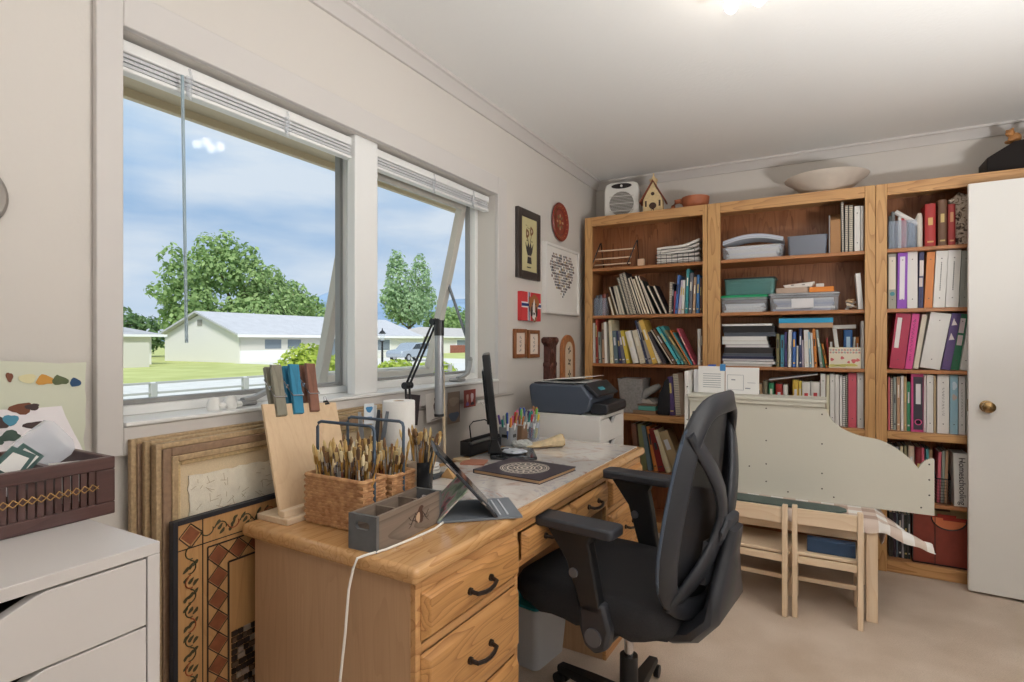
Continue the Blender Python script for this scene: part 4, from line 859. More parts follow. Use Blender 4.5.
for k, (px, lab) in enumerate((([(-14, 470), (12, 446), (36, 455), (14, 484)], 'green bordered card with tiny flowers leaning in the tray at the left'), ([(8, 456), (23, 443), (44, 456), (26, 474)], 'green bordered card tucked behind the flowered card in the tray'))):
    X_ = -1.15 - k * .02; q = quad_at(px, X_); t = thing('bordered_card', lab, 'card', q[3]); b = B(); quad_card(b, q, .0016); b.done('border', mat((78, 106, 102), .7), t, smooth=0)
    b = B(); qq = [(p[0] + .0035, p[1], p[2]) for p in shrink(q, .66)]; quad_card(b, qq, .0008); b.done('inset', PAPER, t, smooth=0)
    if k == 0:
        b = B(); rnd = random.Random(9)
        for _ in range(12): u, v = rnd.uniform(.2, .9), rnd.uniform(.1, .45); c = [qq[3][i] * (1 - u) * (1 - v) + qq[2][i] * u * (1 - v) + qq[0][i] * (1 - u) * v + qq[1][i] * u * v for i in range(3)]; blob(b, c, (.0035, .003), ((0, 1, 0), (0, 0, 1), (1, 0, 0)), rnd.choice((0, 1)), _, 8, .0006)
        b.done('flowers', [mat((222, 176, 90), .7), mat((196, 112, 90), .7)], t, recalc=False, smooth=0)
sheet('note_card', 'small white card standing in the tray by its right end', 'card', [(-1.22, .45, .955), (-1.19, .51, .955), (-1.19, .51, 1.03), (-1.22, .45, 1.03)], [PAPER])
tag(B().cyl((-1.27, .22, .95), (-1.27, .215, 1.13), .022, .018).done('paint_tube', mat((232, 108, 44), .4), loc=(-1.27, .22, .95), bevel=.003), 'orange paint tube standing in the tray at the picture edge', 'tube')
# small round pewter plate on the wall, left
t = thing('wall_plaque', 'round grey pewter plaque on the wall left of the window', 'plaque', (XW, .43, 1.545)); b = B()
rs = [[b.bm.verts.new((XW + .002 + d, .43 + r_ * math.cos(2 * PI * i / 40), 1.545 + r_ * math.sin(2 * PI * i / 40))) for i in range(40)] for r_, d in ((.070, 0), (.072, .006), (.066, .010), (.058, .006), (.03, .006), (.012, .014))]
for p, q in zip(rs, rs[1:]):
    for i in range(40): b.face([p[i], p[(i + 1) % 40], q[(i + 1) % 40], q[i]])
b.face(rs[-1]); b.done('plate', mat((158, 152, 146), .4, .5), t)
b = B(); b.ball((XW + .018, .44, 1.545), .008); b.done('boss', mat((70, 62, 58), .5), t)
# ================================================================== DESK TOP THINGS
PLY = wood((232, 204, 168), (214, 180, 140), 'z', contrast=.2)
e = thing('board_easel', 'plywood board standing on a slotted pine base at the desk corner', 'easel', (-1.28, 1.13, DESK_Z))
b = B(); b.box(-1.345, -1.222, .985, 1.265, DESK_Z, DESK_Z + .016); b.done('base', PINEY, e, bevel=.002)
b = B(); b.box(-1.262, -1.240, .99, 1.262, DESK_Z + .016, DESK_Z + .034); b.done('ledge', PINEY, e, bevel=.002)
ML = Matrix.Translation((-1.268, 0, DESK_Z + .017)) @ Matrix.Rotation(-R(16), 4, 'Y')
b = B(); b.prism([(1.0, 0), (1.262, 0), (1.268, .285), (1.008, .305)], 'x', -.009, 0, 0, ML); b.done('board', PLY, e, bevel=.001)
def clothespin(lab, y, c, tl):
    t = thing('clothespin', lab, 'clothespin', (-1.35, y, 1.0)); M_ = ML @ Matrix.Translation((-.004, y + .018, .338)) @ Matrix.Rotation(R(tl), 4, 'X'); m = wood(c, tuple(int(v * .78) for v in c), 'z', contrast=.4, rough=.6)
    for s in (-1, 1):
        b = B(); x0 = 0.002 if s > 0 else -.011; d = s
        b.prism([(x0, -.075), (x0 + d * .010, -.072), (x0 + d * .012, -.01), (x0 + d * .012, .025), (x0 + d * .014, .074), (x0 + d * .004, .077), (x0 + d * .001, .03), (x0, 0)], 'y', -.0165, .0165, 0, M_); b.done('jaw', m, t, bevel=.001)
    b = B()
    for s in (-1, 1):
        b.tube([M_ @ Vector((.016, s * .019, -.02)), M_ @ Vector((-.004, s * .020, .012)), M_ @ Vector((-.022, s * .019, .04))], .0016, 6)
    b.tube([M_ @ Vector((-.004, -.019, .012)), M_ @ Vector((-.004, .019, .012))], .0055, 10); b.tube([M_ @ Vector((.016, -.019, -.02)), M_ @ Vector((.016, .019, -.02))], .0016, 6); b.done('spring', CHROME, t)
clothespin('giant grey wooden clothespin, left of the three on the board', 1.045, (150, 146, 130), -3)
clothespin('giant blue wooden clothespin between the grey and brown ones', 1.105, (54, 142, 180), -4)
clothespin('giant brown wooden clothespin, right of the three on the board', 1.165, (148, 102, 84), -5)
t = thing('binder_clip', 'little black clip on the board beside the brown clothespin', 'clip', (-1.35, 1.232, 1.05)); M_ = ML @ Matrix.Translation((0, 1.232, .285))
b = B(); b.prism([(-.012, -.004), (.003, -.004), (-.0045, .01)], 'y', -.008, .008, 0, M_); b.done('body', BLACK, t); b = B(); b.tube([M_ @ Vector((-.0045, -.005, .009)), M_ @ Vector((-.0045, -.004, .022)), M_ @ Vector((-.0045, .004, .022)), M_ @ Vector((-.0045, .005, .009))], .001, 6); b.done('loop', CHROME, t)
# rattan baskets with wire handles
def rattan():
    m = bpy.data.materials.new('rattan_weave'); m.use_nodes = True; nt = m.node_tree; L = nt.links.new; p = nt.nodes['Principled BSDF']; p.inputs['Roughness'].default_value = .6
    t = node(nt, 'ShaderNodeTexCoord'); n = node(nt, 'ShaderNodeTexNoise'); n.inputs['Scale'].default_value = 60; L(t.outputs['Object'], n.inputs[0]); r = ramp(nt, [(.3, (168, 118, 78)), (.7, (208, 162, 116))]); L(n.outputs[0], r.inputs[0]); L(r.outputs[0], p.inputs['Base Color']); return m
RAT = rattan()
def basket(lab, x0, x1, y0, y1, z0, h):
    t = thing('rattan_basket', lab, 'basket', ((x0 + x1) / 2, (y0 + y1) / 2, z0)); b = B(); n = 15; hx, hy = (x1 - x0) / 2 - .006, (y1 - y0) / 2 - .006; cx_, cy_ = (x0 + x1) / 2, (y0 + y1) / 2
    per = []
    for (ax, ay, bx, by) in ((-hx, -hy, hx, -hy), (hx, -hy, hx, hy), (hx, hy, -hx, hy), (-hx, hy, -hx, -hy)):
        k = max(4, int(math.hypot(bx - ax, by - ay) / .011))
        for i in range(k): per.append((ax + (bx - ax) * i / k, ay + (by - ay) * i / k, (by - ay, ax - bx)))
    for j in range(n):
        z = z0 + .006 + j * (h - .012) / (n - 1); P = []
        for i, (x, y, nn) in enumerate(per):
            l = math.hypot(*nn); s = (1 if (i + j) % 2 else -1) * .0022; P.append((cx_ + x + nn[0] / l * s, cy_ + y + nn[1] / l * s, z))
        b.tube(P, .0042, 6, closed=True, up=Vector((0, 0, 1)), r2=.0048)
    b.done('weave', RAT, t, smooth=60)
    b = B(); b.tube([(cx_ + x * 1.01, cy_ + y * 1.01, z0 + h) for x, y in rrect(hx, hy, .006)], .0065, 8, closed=True, up=Vector((0, 0, 1))); b.done('rim', RAT, t)
    b = B(); tubshell(b, hx - .004, hy - .004, hx - .004, hy - .004, z0 + .0005, z0 + h - .006, .004, .0015, 0, (cx_, cy_)); b.done('lining', mat((92, 62, 42), .8), t)
    b = B(); zt = 1.03; b.tube([(x0 + .004, cy_, z0 + h * .55), (x0 + .004, cy_, zt - .014), (x0 + .008, cy_, zt - .004), (x0 + .018, cy_, zt), (x1 - .018, cy_, zt), (x1 - .008, cy_, zt - .004), (x1 - .004, cy_, zt - .014), (x1 - .004, cy_, z0 + h * .55)], .0042, 10); b.done('handle', mat((84, 100, 118), .4, .5), t)
    return t
basket('rattan basket full of paintbrushes, nearer the desk edge', -1.215, -1.0, 1.028, 1.122, DESK_Z + .0005, .127)
basket('rattan basket full of paintbrushes, behind the nearer basket', -1.208, -.992, 1.1265, 1.232, DESK_Z + .0005, .122)
# paintbrushes: each one its own object
BRC = [(206, 160, 84), (172, 120, 66), (120, 60, 36), (90, 84, 78), (222, 196, 140), (44, 44, 48), (190, 186, 178)]
def brush_mesh(kind, seed):
    rnd = random.Random(seed); b = B(); Lh = rnd.uniform(.11, .135)
    b.lathe([(.0012, 0), (.0030, .02), (.0036, Lh * .7), (.0024, Lh)], n=8, mi=0); b.lathe([(.0026, Lh), (.0034, Lh + .012), (.0038, Lh + .024)], n=8, mi=1)
    w = rnd.uniform(.0035, .0065)
    if kind == 0: b.lathe([(.0038, Lh + .024), (w, Lh + .032), (w * .7, Lh + .046), (0, Lh + .054)], n=8, mi=2)
    else: b.lathe([(.0038, Lh + .024), (w * 1.5, Lh + .036), (w * 1.4, Lh + .05), (0, Lh + .052)], n=8, mi=2, sy=.45)
    return b
protos = []
for k in range(10):
    mats_ = [mat(BRC[(k * 3) % 7], .4), CHROME if k % 3 else mat((190, 150, 80), .3, .8), mat(((206, 172, 112), (222, 196, 140), (138, 104, 72), (234, 218, 178), (104, 80, 62))[k % 5], .8)]
    protos.append((mats_, k))
BR_MESH = []
for mats_, k in protos:
    o = brush_mesh(k % 2, k).done('paintbrush', mats_); BR_MESH.append(o.data); bpy.data.objects.remove(o)
def brushes(n, x0, x1, y0, y1, z, spread, lab, grp, seed, zr=(0, .012)):
    rnd = random.Random(seed); cx_, cy_ = (x0 + x1) / 2, (y0 + y1) / 2
    for k in range(n):
        u, v = rnd.uniform(-1, 1), rnd.uniform(-1, 1); o = bpy.data.objects.new('paintbrush', BR_MESH[rnd.randrange(10)]); COL.objects.link(o)
        o.location = (cx_ + u * (x1 - x0) / 2 * .82, cy_ + v * (y1 - y0) / 2 * .7, z + rnd.uniform(*zr)); o.rotation_euler = (-(v * spread * .4 + rnd.gauss(0, .05)), u * spread + rnd.gauss(0, .07), rnd.random() * 6)
        o.rotation_mode = 'ZYX' if False else 'XYZ'; o.scale = (.82, .82, rnd.uniform(.92, 1.12)); o.rotation_euler[2] = 0
        tag(o, lab, 'paintbrush', grp)
brushes(84, -1.20, -1.015, 1.045, 1.105, DESK_Z + .012, .15, 'paintbrush standing bristles up in the nearer rattan basket', 'paintbrushes in the nearer rattan basket', 1)
brushes(70, -1.195, -1.01, 1.145, 1.215, DESK_Z + .012, .15, 'paintbrush standing bristles up in the farther rattan basket', 'paintbrushes in the farther rattan basket', 2)
# grey wooden box with three compartments
GW = wood((138, 122, 108), (98, 84, 74), 'y', contrast=.5, rough=.6); gb = thing('compartment_box', 'grey wooden box with three compartments and painted bird at the desk corner', 'box', (-.932, 1.083, DESK_Z), R(2))
bx0, bx1, by0, by1, h_ = -.042, .042, -.13, .13, .083
b = B(); b.box(bx0, bx0 + .009, by0 + .009, by1 - .009, 0, h_); b.box(bx1 - .009, bx1, by0 + .009, by1 - .009, 0, h_); b.box(bx0 + .009, bx1 - .009, by0 + .009, by1 - .009, 0, .008); b.done('side', GW, gb, bevel=.001, world=False)
for y, c in ((by0, 0), (by1 - .009, 1)):
    b = B()
    hole = [(x * .021, .058 + z * .009) for x, z in ((-.75, -1), (.75, -1), (1, -.4), (1, .4), (.75, 1), (-.75, 1), (-1, .4), (-1, -.4))]; P = [(bx0, 0), (bx1, 0), (bx1, .058), (bx1, h_), (bx0, h_), (bx0, .058)]
    for ya in (y, y + .009):
        pass
    b.prism([(bx0, 0), (bx1, 0), (bx1, .049), (bx0, .049)], 'y', y, y + .009); b.prism([(bx0, .067), (bx1, .067), (bx1, h_), (bx0, h_)], 'y', y, y + .009)
    b.prism([(bx0, .049), (-.016, .049), (-.021, .0545), (-.021, .0615), (-.016, .067), (bx0, .067)], 'y', y, y + .009); b.prism([(bx1, .049), (bx1, .067), (.016, .067), (.021, .0615), (.021, .0545), (.016, .049)], 'y', y, y + .009)
    b.done('end_panel', mat((108, 110, 112), .5, .2, var=.15, vscale=30), gb, world=False)
for y in (-.045, .042): B().box(bx0 + .009, bx1 - .009, y, y + .007, .008, h_ - .004).done('divider', GW, gb, world=False)
b = B(); ax = ((0, 1, 0), (0, 0, 1), (1, 0, 0)); xs = bx1 + .0002
blob(b, (xs, .032, .042), (.016, .02), ax, 0, 5, 16, .0004); blob(b, (xs, .026, .040), (.008, .013), ax, 1, 6, 14, .0008); blob(b, (xs, .04, .062), (.007, .006), ax, 0, 8, 12, .0009)
for s in (-1, 1):
    for k in range(3): b.tube([(xs, .03 + s * (.012 + .018 * q), .03 + .008 * math.sin(q * 3 + k) + .008 * k) for q in (0, .4, .8, 1.2, 1.6)], .0008, 5, 2)
b.done('painted_bird', [mat((84, 56, 44), .7), mat((200, 170, 140), .7), mat((70, 56, 46), .7)], gb, world=False, recalc=False)
# black cup of brushes
CX, CY = -1.128, 1.425
t = thing('brush_cup', 'black ribbed cup of paintbrushes behind the baskets', 'cup', (CX, CY, ZM)); b = B(); n = 32
rings = [[(CX + (r_ + (.0012 if i % 2 else 0)) * math.cos(2 * PI * i / n), CY + (r_ + (.0012 if i % 2 else 0)) * math.sin(2 * PI * i / n), ZM + z) for i in range(n)] for r_, z in ((.033, 0), (.036, .095), (.0335, .095), (.031, .004))]
loft(b, rings); b.done('cup', mat((36, 38, 42), .25), t)
brushes(40, CX - .024, CX + .024, CY - .024, CY + .024, ZM + .006, .24, 'paintbrush in the black ribbed cup behind the baskets', 'paintbrushes in the black cup', 5, (0, .006))
# jar with tools, packets, kitchen roll
JX, JY = -1.275, 1.335
t = thing('tool_jar', 'clear jar of knives and scrapers behind the brush baskets', 'jar', (JX, JY, DESK_Z)); b = B(); loft(b, [[(JX + r_ * math.cos(a * PI / 12), JY + r_ * math.sin(a * PI / 12), DESK_Z + z) for a in range(24)] for r_, z in ((.034, .0005), (.036, .15), (.034, .15), (.032, .005))]); b.done('jar', mat((206, 212, 220), .15, .1, alpha=.55), t)
for k, (dx, dy, h_, c, lab) in enumerate(((-.012, .0, .25, (190, 194, 200), 'steel palette knife leaning in the clear jar, leftmost'), (.0, .012, .27, (214, 218, 222), 'white handled scraper standing in the clear jar'), (.012, .004, .26, (70, 76, 84), 'dark handled palette knife in the clear jar'), (.002, -.014, .24, (150, 156, 164), 'grey scraper nearest the viewer in the clear jar'), (.016, .014, .255, (120, 128, 138), 'slim grey tool at the right of the clear jar'))):
    b = B(); b.strip([(0, 0, 0), (0, 0, .1), (0, 0, h_ - .07), (0, 0, h_)], (.6, -.8, 0), [.008, .012, .015, .010], [.004, .004, .007, .004]); o = b.done('palette_knife', mat(c, .35, .4), loc=(JX + dx, JY + dy, DESK_Z + .006), world=False); o.rotation_euler = (-dy * 7, dx * 8, 0); tag(o, lab, 'tool')
sheet('product_packet', 'small packet with blue top standing in the clear jar', 'packet', [(JX + .004, JY - .020, .985), (JX + .016, JY + .012, .985), (JX + .016, JY + .012, 1.05), (JX + .004, JY - .020, 1.05)], [mat((220, 226, 232), .5), mat((60, 130, 180), .5)], [(.5, .72, .012, .010, 1), (.5, .3, .010, .004, 1)], th=.002)
KX, KY = -1.275, 1.485
t = thing('paper_roll', 'white kitchen paper roll standing behind the tool jar', 'paper roll', (KX, KY, DESK_Z)); b = B(); loft(b, [[(KX + r_ * math.cos(a * PI / 20), KY + r_ * math.sin(a * PI / 20), ZM + z) for a in range(40)] for r_, z in ((.054, 0), (.055, .003), (.055, .272), (.054, .275), (.02, .275), (.02, .0))], cap0=False, cap1=False); b.done('roll', mat((240, 238, 234), .9, bump=.15, vscale=160), t, smooth=50)
b = B(); b.lathe([(.0195, 0), (.0195, .274), (.018, .274), (.018, 0)], (KX, KY, ZM)); b.done('core', mat((176, 148, 116), .9), t)
tag(B().box(-1.125, -1.075, 1.295, 1.335, ZM, ZM + .115, 0).done('carton', [mat((170, 150, 128), .7)], loc=(-1.1, 1.315, ZM), bevel=.002), 'small kraft carton behind the rattan baskets', 'carton')
# swing-arm lamp
t = thing('desk_lamp', 'black swing arm desk lamp with silver bar head clamped behind the baskets', 'desk lamp', (-1.36, 1.625, DESK_Z)); A0 = Vector((-1.322, 1.605, DESK_Z)); A1 = Vector((-1.345, 1.615, 1.085)); A2 = Vector((-1.262, 1.672, 1.322)); A3 = Vector((-1.242, 1.672, 1.315))
b = B(); b.box(-1.345, -1.297, 1.58, 1.63, DESK_Z + .0005, DESK_Z + .02); b.cyl(A0 + Vector((0, 0, .02)), A0 + Vector((0, 0, .05)), .014); b.done('clamp', BLACKP, t, bevel=.003)
b = B()
for s in (-1, 1): b.cyl(A0 + Vector((0, s * .011, .045)), A1 + Vector((0, s * .011, 0)), .0042, n=8); b.cyl(A1 + Vector((0, s * .011, 0)), A2 + Vector((0, s * .011, 0)), .0042, n=8)
b.cyl(A1 - Vector((0, .02, 0)), A1 + Vector((0, .02, 0)), .013); b.ball(A1, .014); b.cyl(A2 - Vector((0, .02, 0)), A2 + Vector((0, .02, 0)), .012); b.ball(A2, .014)
b.tube([A2, A2 + Vector((.012, 0, .005)), A3 + Vector((0, 0, .0))], .008); b.done('arm', BLACKP, t)
b = B(); b.tube([A3 + Vector((0, 0, -.03)), A3 + Vector((0, 0, -.34))], .0165, 20); b.done('bar_head', mat((168, 172, 178), .3, .6), t)
for za, zb in ((.012, -.045), (-.335, -.345)): B().cyl(A3 + Vector((0, 0, za)), A3 + Vector((0, 0, zb)), .0182, n=20).done('end_cap', BLACKP, t)
tag(B().cyl((-1.316, 1.81, ZM), (-1.326, 1.81, 1.13), .006, n=12).done('wooden_rod', mat((226, 206, 176), .6), loc=(-1.335, 1.79, ZM)), 'pale wooden rod standing behind the lamp bar', 'rod')
# tablet on its folding cover
TO = dk(0, 0); ta = R(41.7); tt = thing('tablet', 'tablet propped on a patterned folding cover near the desk edge', 'tablet', (-.888, 1.188, DESK_Z + .001), ta)
b = B(); b.box(0, .232, 0, .185, 0, .006); b.done('cover_base', mat((120, 126, 134), .6), tt, bevel=.001, world=False)
b = B(); b.box(.172, .176, .02, .165, .006, .0078); b.box(.192, .197, .02, .165, .006, .0085); b.done('groove_strip', mat((208, 212, 218), .4), tt, world=False)
MT = Matrix.Translation((.166, 0, .0065)) @ Matrix.Rotation(-R(42), 4, 'Y')
b = B(); b.prism([(y + .0925, z + .125) for y, z in rrect(.094, .125, .012)], 'x', -.008, 0, 0, MT); b.done('body', mat((60, 64, 70), .35, .5), tt, bevel=.002, world=False)
b = B(); b.prism([(y + .0925, z + .125) for y, z in rrect(.086, .117, .006)], 'x', .0002, .001, 0, MT); b.done('screen', mat((20, 22, 28), .08), tt, world=False, smooth=0)
b = B(); b.box(-.006, -.002, -.0035, -.001, .17, .21, 0, MT); b.box(-.006, -.002, -.0035, -.001, .05, .065, 0, MT); b.done('button', CHROME, tt, world=False)
def scarf():
    m = bpy.data.materials.new('patterned_cover'); m.use_nodes = True; nt = m.node_tree; L = nt.links.new; p = nt.nodes['Principled BSDF']; p.inputs['Roughness'].default_value = .6
    t = node(nt, 'ShaderNodeTexCoord'); n = node(nt, 'ShaderNodeTexNoise'); n.inputs['Scale'].default_value = 22; n.inputs['Detail'].default_value = 5; L(t.outputs['Object'], n.inputs[0]); r = ramp(nt, [(.3, (86, 104, 88)), (.42, (140, 160, 136)), (.5, (176, 170, 168)), (.58, (186, 104, 116)), (.66, (90, 92, 96)), (.75, (130, 150, 120))]); L(n.outputs[0], r.inputs[0]); L(r.outputs[0], p.inputs['Base Color']); return m
b = B(); b.hexa([(.0, .002, .006), (.006, .002, .006), (.006, .183, .006), (.0, .183, .006), (.080, .002, .088), (.086, .002, .088), (.086, .183, .088), (.080, .183, .088)]); b.done('cover_flap', scarf(), tt, world=False, smooth=0)
# cable
tag(B().tube([(-.876, 1.196, DESK_Z + .0045), (-.868, 1.15, DESK_Z + .0035), (-.872, 1.06, DESK_Z + .0035), (-.88, .98, DESK_Z + .0035), (-.897, .93, DESK_Z + .0035), (-.905, .915, DESK_Z + .0005), (-.908, .905, DESK_Z - .02), (-.914, .898, .70), (-.92, .893, .60), (-.93, .888, .5), (-.937, .884, .40), (-.94, .88, .22), (-.945, .87, .05), (-.95, .86, .0045), (-1.0, .70, .0045), (-1.05, .62, .0045)], .003, 8).done('charging_cable', mat((238, 234, 226), .5), loc=(-.905, .915, DESK_Z)), 'white charging cable running from the tablet over the desk end', 'cable')
# big notebook with a mandala
nb = thing('notebook', 'dark notebook with pale mandala on its cover lying on the mat', 'notebook', (-.955, 1.808, ZM), R(-6)); b = B()
b.box(-.140, .145, -.125, .125, .0, .0025); b.box(-.140, .145, -.125, .125, .0115, .0145); b.box(-.143, -.139, -.125, .125, 0, .0145); b.done('cover', mat((66, 58, 66), .5, var=.2, vscale=40), nb, bevel=.0006, world=False)
b = B(); b.box(-.138, .142, -.122, .122, .0025, .0115); b.done('page_block', mat((196, 160, 122), .8), nb, world=False)
b = B(); z = .0147
for r0, r1 in ((.008, .016), (.024, .030), (.036, .041), (.060, .066), (.080, .084), (.088, .091)):
    va = [b.bm.verts.new((r0 * math.cos(i * PI / 30), r0 * math.sin(i * PI / 30), z)) for i in range(60)]; vb = [b.bm.verts.new((r1 * math.cos(i * PI / 30), r1 * math.sin(i * PI / 30), z)) for i in range(60)]
    for i in range(60): b.face([va[i], vb[i], vb[(i + 1) % 60], va[(i + 1) % 60]])
for nn, r0, r1, w in ((12, .042, .059, .006), (24, .067, .079, .0042)):
    for k in range(nn):
        a = 2 * PI * k / nn; u = Vector((math.cos(a), math.sin(a), 0)); v = Vector((-u.y, u.x, 0)); b.face([b.bm.verts.new(u * r0 + Vector((0, 0, z))), b.bm.verts.new(u * (r0 + r1) / 2 + v * w + Vector((0, 0, z))), b.bm.verts.new(u * r1 + Vector((0, 0, z))), b.bm.verts.new(u * (r0 + r1) / 2 - v * w + Vector((0, 0, z)))])
b.done('mandala', mat((220, 210, 196), .6), nb, world=False, recalc=False, smooth=0)
# monitor seen edge on
mo = thing('monitor', 'black flat monitor seen edge-on on a glossy black stand', 'monitor', (-1.20, 2.005, ZM), R(31.4)); 
b = B(); b.prism([(-.02, -.09), (.14, -.115), (.17, -.10), (.17, .10), (.14, .115), (-.02, .09)], 'z', 0, .012); b.done('base', mat((30, 32, 36), .12), mo, bevel=.004, world=False)
b = B(); b.prism([(-.03, .012), (.03, .012), (.012, .06), (.010, .14), (-.015, .14), (-.018, .06)], 'y', -.03, .03); b.done('stand', BLACKP, mo, bevel=.004, world=False)
MO = Matrix.Translation((0, 0, .105)) @ Matrix.Rotation(-R(6), 4, 'Y')
b = B(); b.box(-.018, .012, -.215, .215, 0, .325, 0, MO); b.box(-.028, -.018, -.10, .10, .04, .26, 0, MO); b.done('housing', mat((24, 26, 30), .3), mo, bevel=.005, world=False)
b = B(); b.box(.0121, .0128, -.20, .20, .018, .31, 0, MO); b.done('screen', mat((14, 15, 18), .1), mo, world=False, smooth=0)
# long black tray with wire bail
t = thing('stand_tray', 'long black open tray with wire loop behind the monitor', 'tray', (-1.375, 2.14, ZM)); b = B(); x0, x1, y0, y1 = -1.326, -1.274, 1.93, 2.185
x0 -= .0; b.box(x0, x1, y0, y1, ZM, ZM + .006); b.box(x0, x0 + .006, y0, y1, ZM + .006, ZM + .062); b.box(x1 - .006, x1, y0, y1, ZM + .006, ZM + .045); b.box(x0 + .006, x1 - .006, y0, y0 + .006, ZM + .006, ZM + .058); b.box(x0 + .006, x1 - .006, y1 - .006, y1, ZM + .006, ZM + .058); b.done('tray', mat((34, 34, 38), .4), t, bevel=.002)
b = B(); b.tube([(x0 + .02, 1.99, ZM + .03), (x0 + .015, 1.98, ZM + .12), (x0 + .02, 2.0, ZM + .135), (x0 + .03, 2.08, ZM + .135), (x0 + .036, 2.10, ZM + .12), (x0 + .04, 2.16, ZM + .04)], .0028, 8); b.done('wire_loop', BLACK, t)
b = B(); b.box(x0 + .012, x1 - .012, y0 + .03, y1 - .03, ZM + .044, ZM + .05); b.done('ruler', mat((150, 150, 150), .3, .5), t)
# notes, dishes, little things on the mat
rnd = random.Random(12)
tag(B().box(-1.245, -1.15, 1.80, 1.885, ZM, ZM + .006).done('note_pad', mat((186, 124, 100), .7), loc=(-1.2, 1.84, ZM), bevel=.001, rot=(0, 0, R(20))), 'reddish note pad lying left of the monitor stand', 'note pad')
tag(B().box(-1.29, -1.235, 1.825, 1.87, ZM, ZM + .01).done('note_pad', mat((202, 178, 146), .7), loc=(-1.262, 1.85, ZM), bevel=.001, rot=(0, 0, R(-14))), 'small tan note pad beside the black tray', 'note pad')
DX_, DY_ = -1.215, 1.585
for k, (r_, lab) in enumerate(((.035, 'white paint dish, bottom of the stack behind the black cup'), (.033, 'white paint dish, middle of the stack behind the black cup'), (.031, 'white paint dish, topmost of the stack behind the black cup'))):
    b = B(); z = ZM + .012 + k * .011; b.lathe([(r_ * .6, 0), (r_ * .95, .004), (r_, .012), (r_ * .93, .012), (r_ * .6, .005), (0, .004)], (DX_, DY_, z), 24); tag(b.done('paint_dish', WHITE, loc=(DX_, DY_, z)), lab, 'dish')
tag(B().box(DX_ - .045, DX_ + .045, DY_ - .04, DY_ + .04, ZM, ZM + .0115).done('ink_pad', mat((72, 78, 84), .4), loc=(DX_, DY_, ZM), bevel=.003), 'dark ink pad under the white paint dishes', 'ink pad')
b = B(); b.prism([(-.03, 0), (.03, 0), (.0, .036)], 'y', -.012, .012); tag(b.done('wooden_wedge', mat((196, 154, 104), .6), loc=(-1.145, 1.60, ZM), world=False, bevel=.001), 'tan wooden wedge beside the white paint dishes', 'wedge')
def crumple(name, lab, cat, c, s, m, seed, sub=3, squash=1, rot=0):
    b = B(); bmesh.ops.create_icosphere(b.bm, subdivisions=sub, radius=1); rnd = random.Random(seed)
    for v in b.bm.verts: k = 1 + rnd.uniform(-.16, .16); v.co = Vector((v.co.x * s[0] * k, v.co.y * s[1] * k, max(-.0, v.co.z * .5 + .5) * s[2] * (1 + rnd.uniform(-.2, .2)) if v.co.z > -.6 else 0))
    return tag(b.done(name, m, loc=c, world=False, smooth=0, rot=(0, 0, rot)), lab, cat)
crumple('crumpled_film', 'crumpled clear wrap lying beside the grey caddy', 'plastic wrap', (-1.185, 2.22, ZM), (.05, .035, .032), mat((214, 216, 212), .3, alpha=.8), 3)
crumple('crumpled_film', 'crumpled white wrap on the monitor stand foot', 'plastic wrap', (-1.125, 2.04, ZM + .0125), (.05, .045, .014), mat((206, 214, 224), .3), 4)
# paper bag lying open
b = B(); rings = []
for k in range(7):
    q = k / 6; hx = .035 + .012 * q; hz = .006 + .022 * q ** 1.5; rings.append([(-.085 + .17 * q + .004 * math.sin(i * 2.1 + k), hx * 1.15 * math.cos(2 * PI * i / 14) + .004 * math.sin(i * 3 + k), hz + hz * math.sin(2 * PI * i / 14)) for i in range(14)])
t = thing('paper_bag', 'crumpled tan paper bag lying open near the printer cabinet', 'paper bag', (-1.105, 2.275, ZM), R(40)); loft(b, rings, cap1=False); o = b.done('bag', mat((222, 200, 160), .7, var=.2, vscale=40), t, world=False, smooth=30); md = o.modifiers.new('paper', 'SOLIDIFY'); md.thickness = .0012
b = B(); loft(b, [[(.086, y * 1.01, z) for _, y, z in rings[6]], [(.082, y * .9, z * .92 + .002) for _, y, z in rings[6]]], cap0=False, cap1=False); b.done('gold_lining', mat((206, 158, 70), .4, .4), t, world=False)
# pen caddies with pens and markers
def pot(name, lab, x, y, hx, hy, h_, m, hole=False):
    t = thing(name, lab, 'pen pot', (x, y, ZM)); b = B(); tubshell(b, hx - .003, hy - .003, hx, hy, 0, h_, .008, .002); b.done('pot', m, t, world=False)
    if hole: b = B(); b.box(hx - .001, hx + .001, -.012, .012, h_ * .45, h_ * .62); b.box(-.014, .014, -hy - .001, -hy + .001, h_ * .45, h_ * .62); b.done('slot', BLACK, t, world=False)
    return t
pot('pen_pot', 'grey plastic pen pot right of the monitor', -1.268, 2.238, .034, .034, .085, mat((150, 154, 158), .5), True)
pot('pen_pot', 'brown cardboard pen pot beside the grey one', -1.258, 2.322, .036, .034, .085, mat((128, 98, 74), .7))
pot('pen_pot', 'clear pen pot of markers against the white cabinet', -1.24, 2.408, .038, .034, .095, CLEARB)
PENC = [(92, 62, 140), (206, 44, 40), (230, 206, 60), (240, 240, 236), (60, 60, 64), (120, 200, 90), (210, 110, 160), (60, 90, 170), (226, 140, 60), (150, 150, 156), (40, 140, 130), (170, 120, 70)]
CN = ['purple', 'red', 'yellow', 'white', 'black', 'green', 'pink', 'blue', 'orange', 'grey', 'teal', 'brown']
PEN_MESH = []
for c in PENC:
    b = B(); b.lathe([(.003, 0), (.0048, .004), (.0048, .098), (.0052, .1), (.0056, .135), (.004, .14), (0, .141)], n=10, mi=0); b.lathe([(.0054, .060), (.0054, .092)], n=10, mi=1); o = b.done('pen', [mat(c, .35), mat((236, 236, 238), .4)]); PEN_MESH.append(o.data); bpy.data.objects.remove(o)
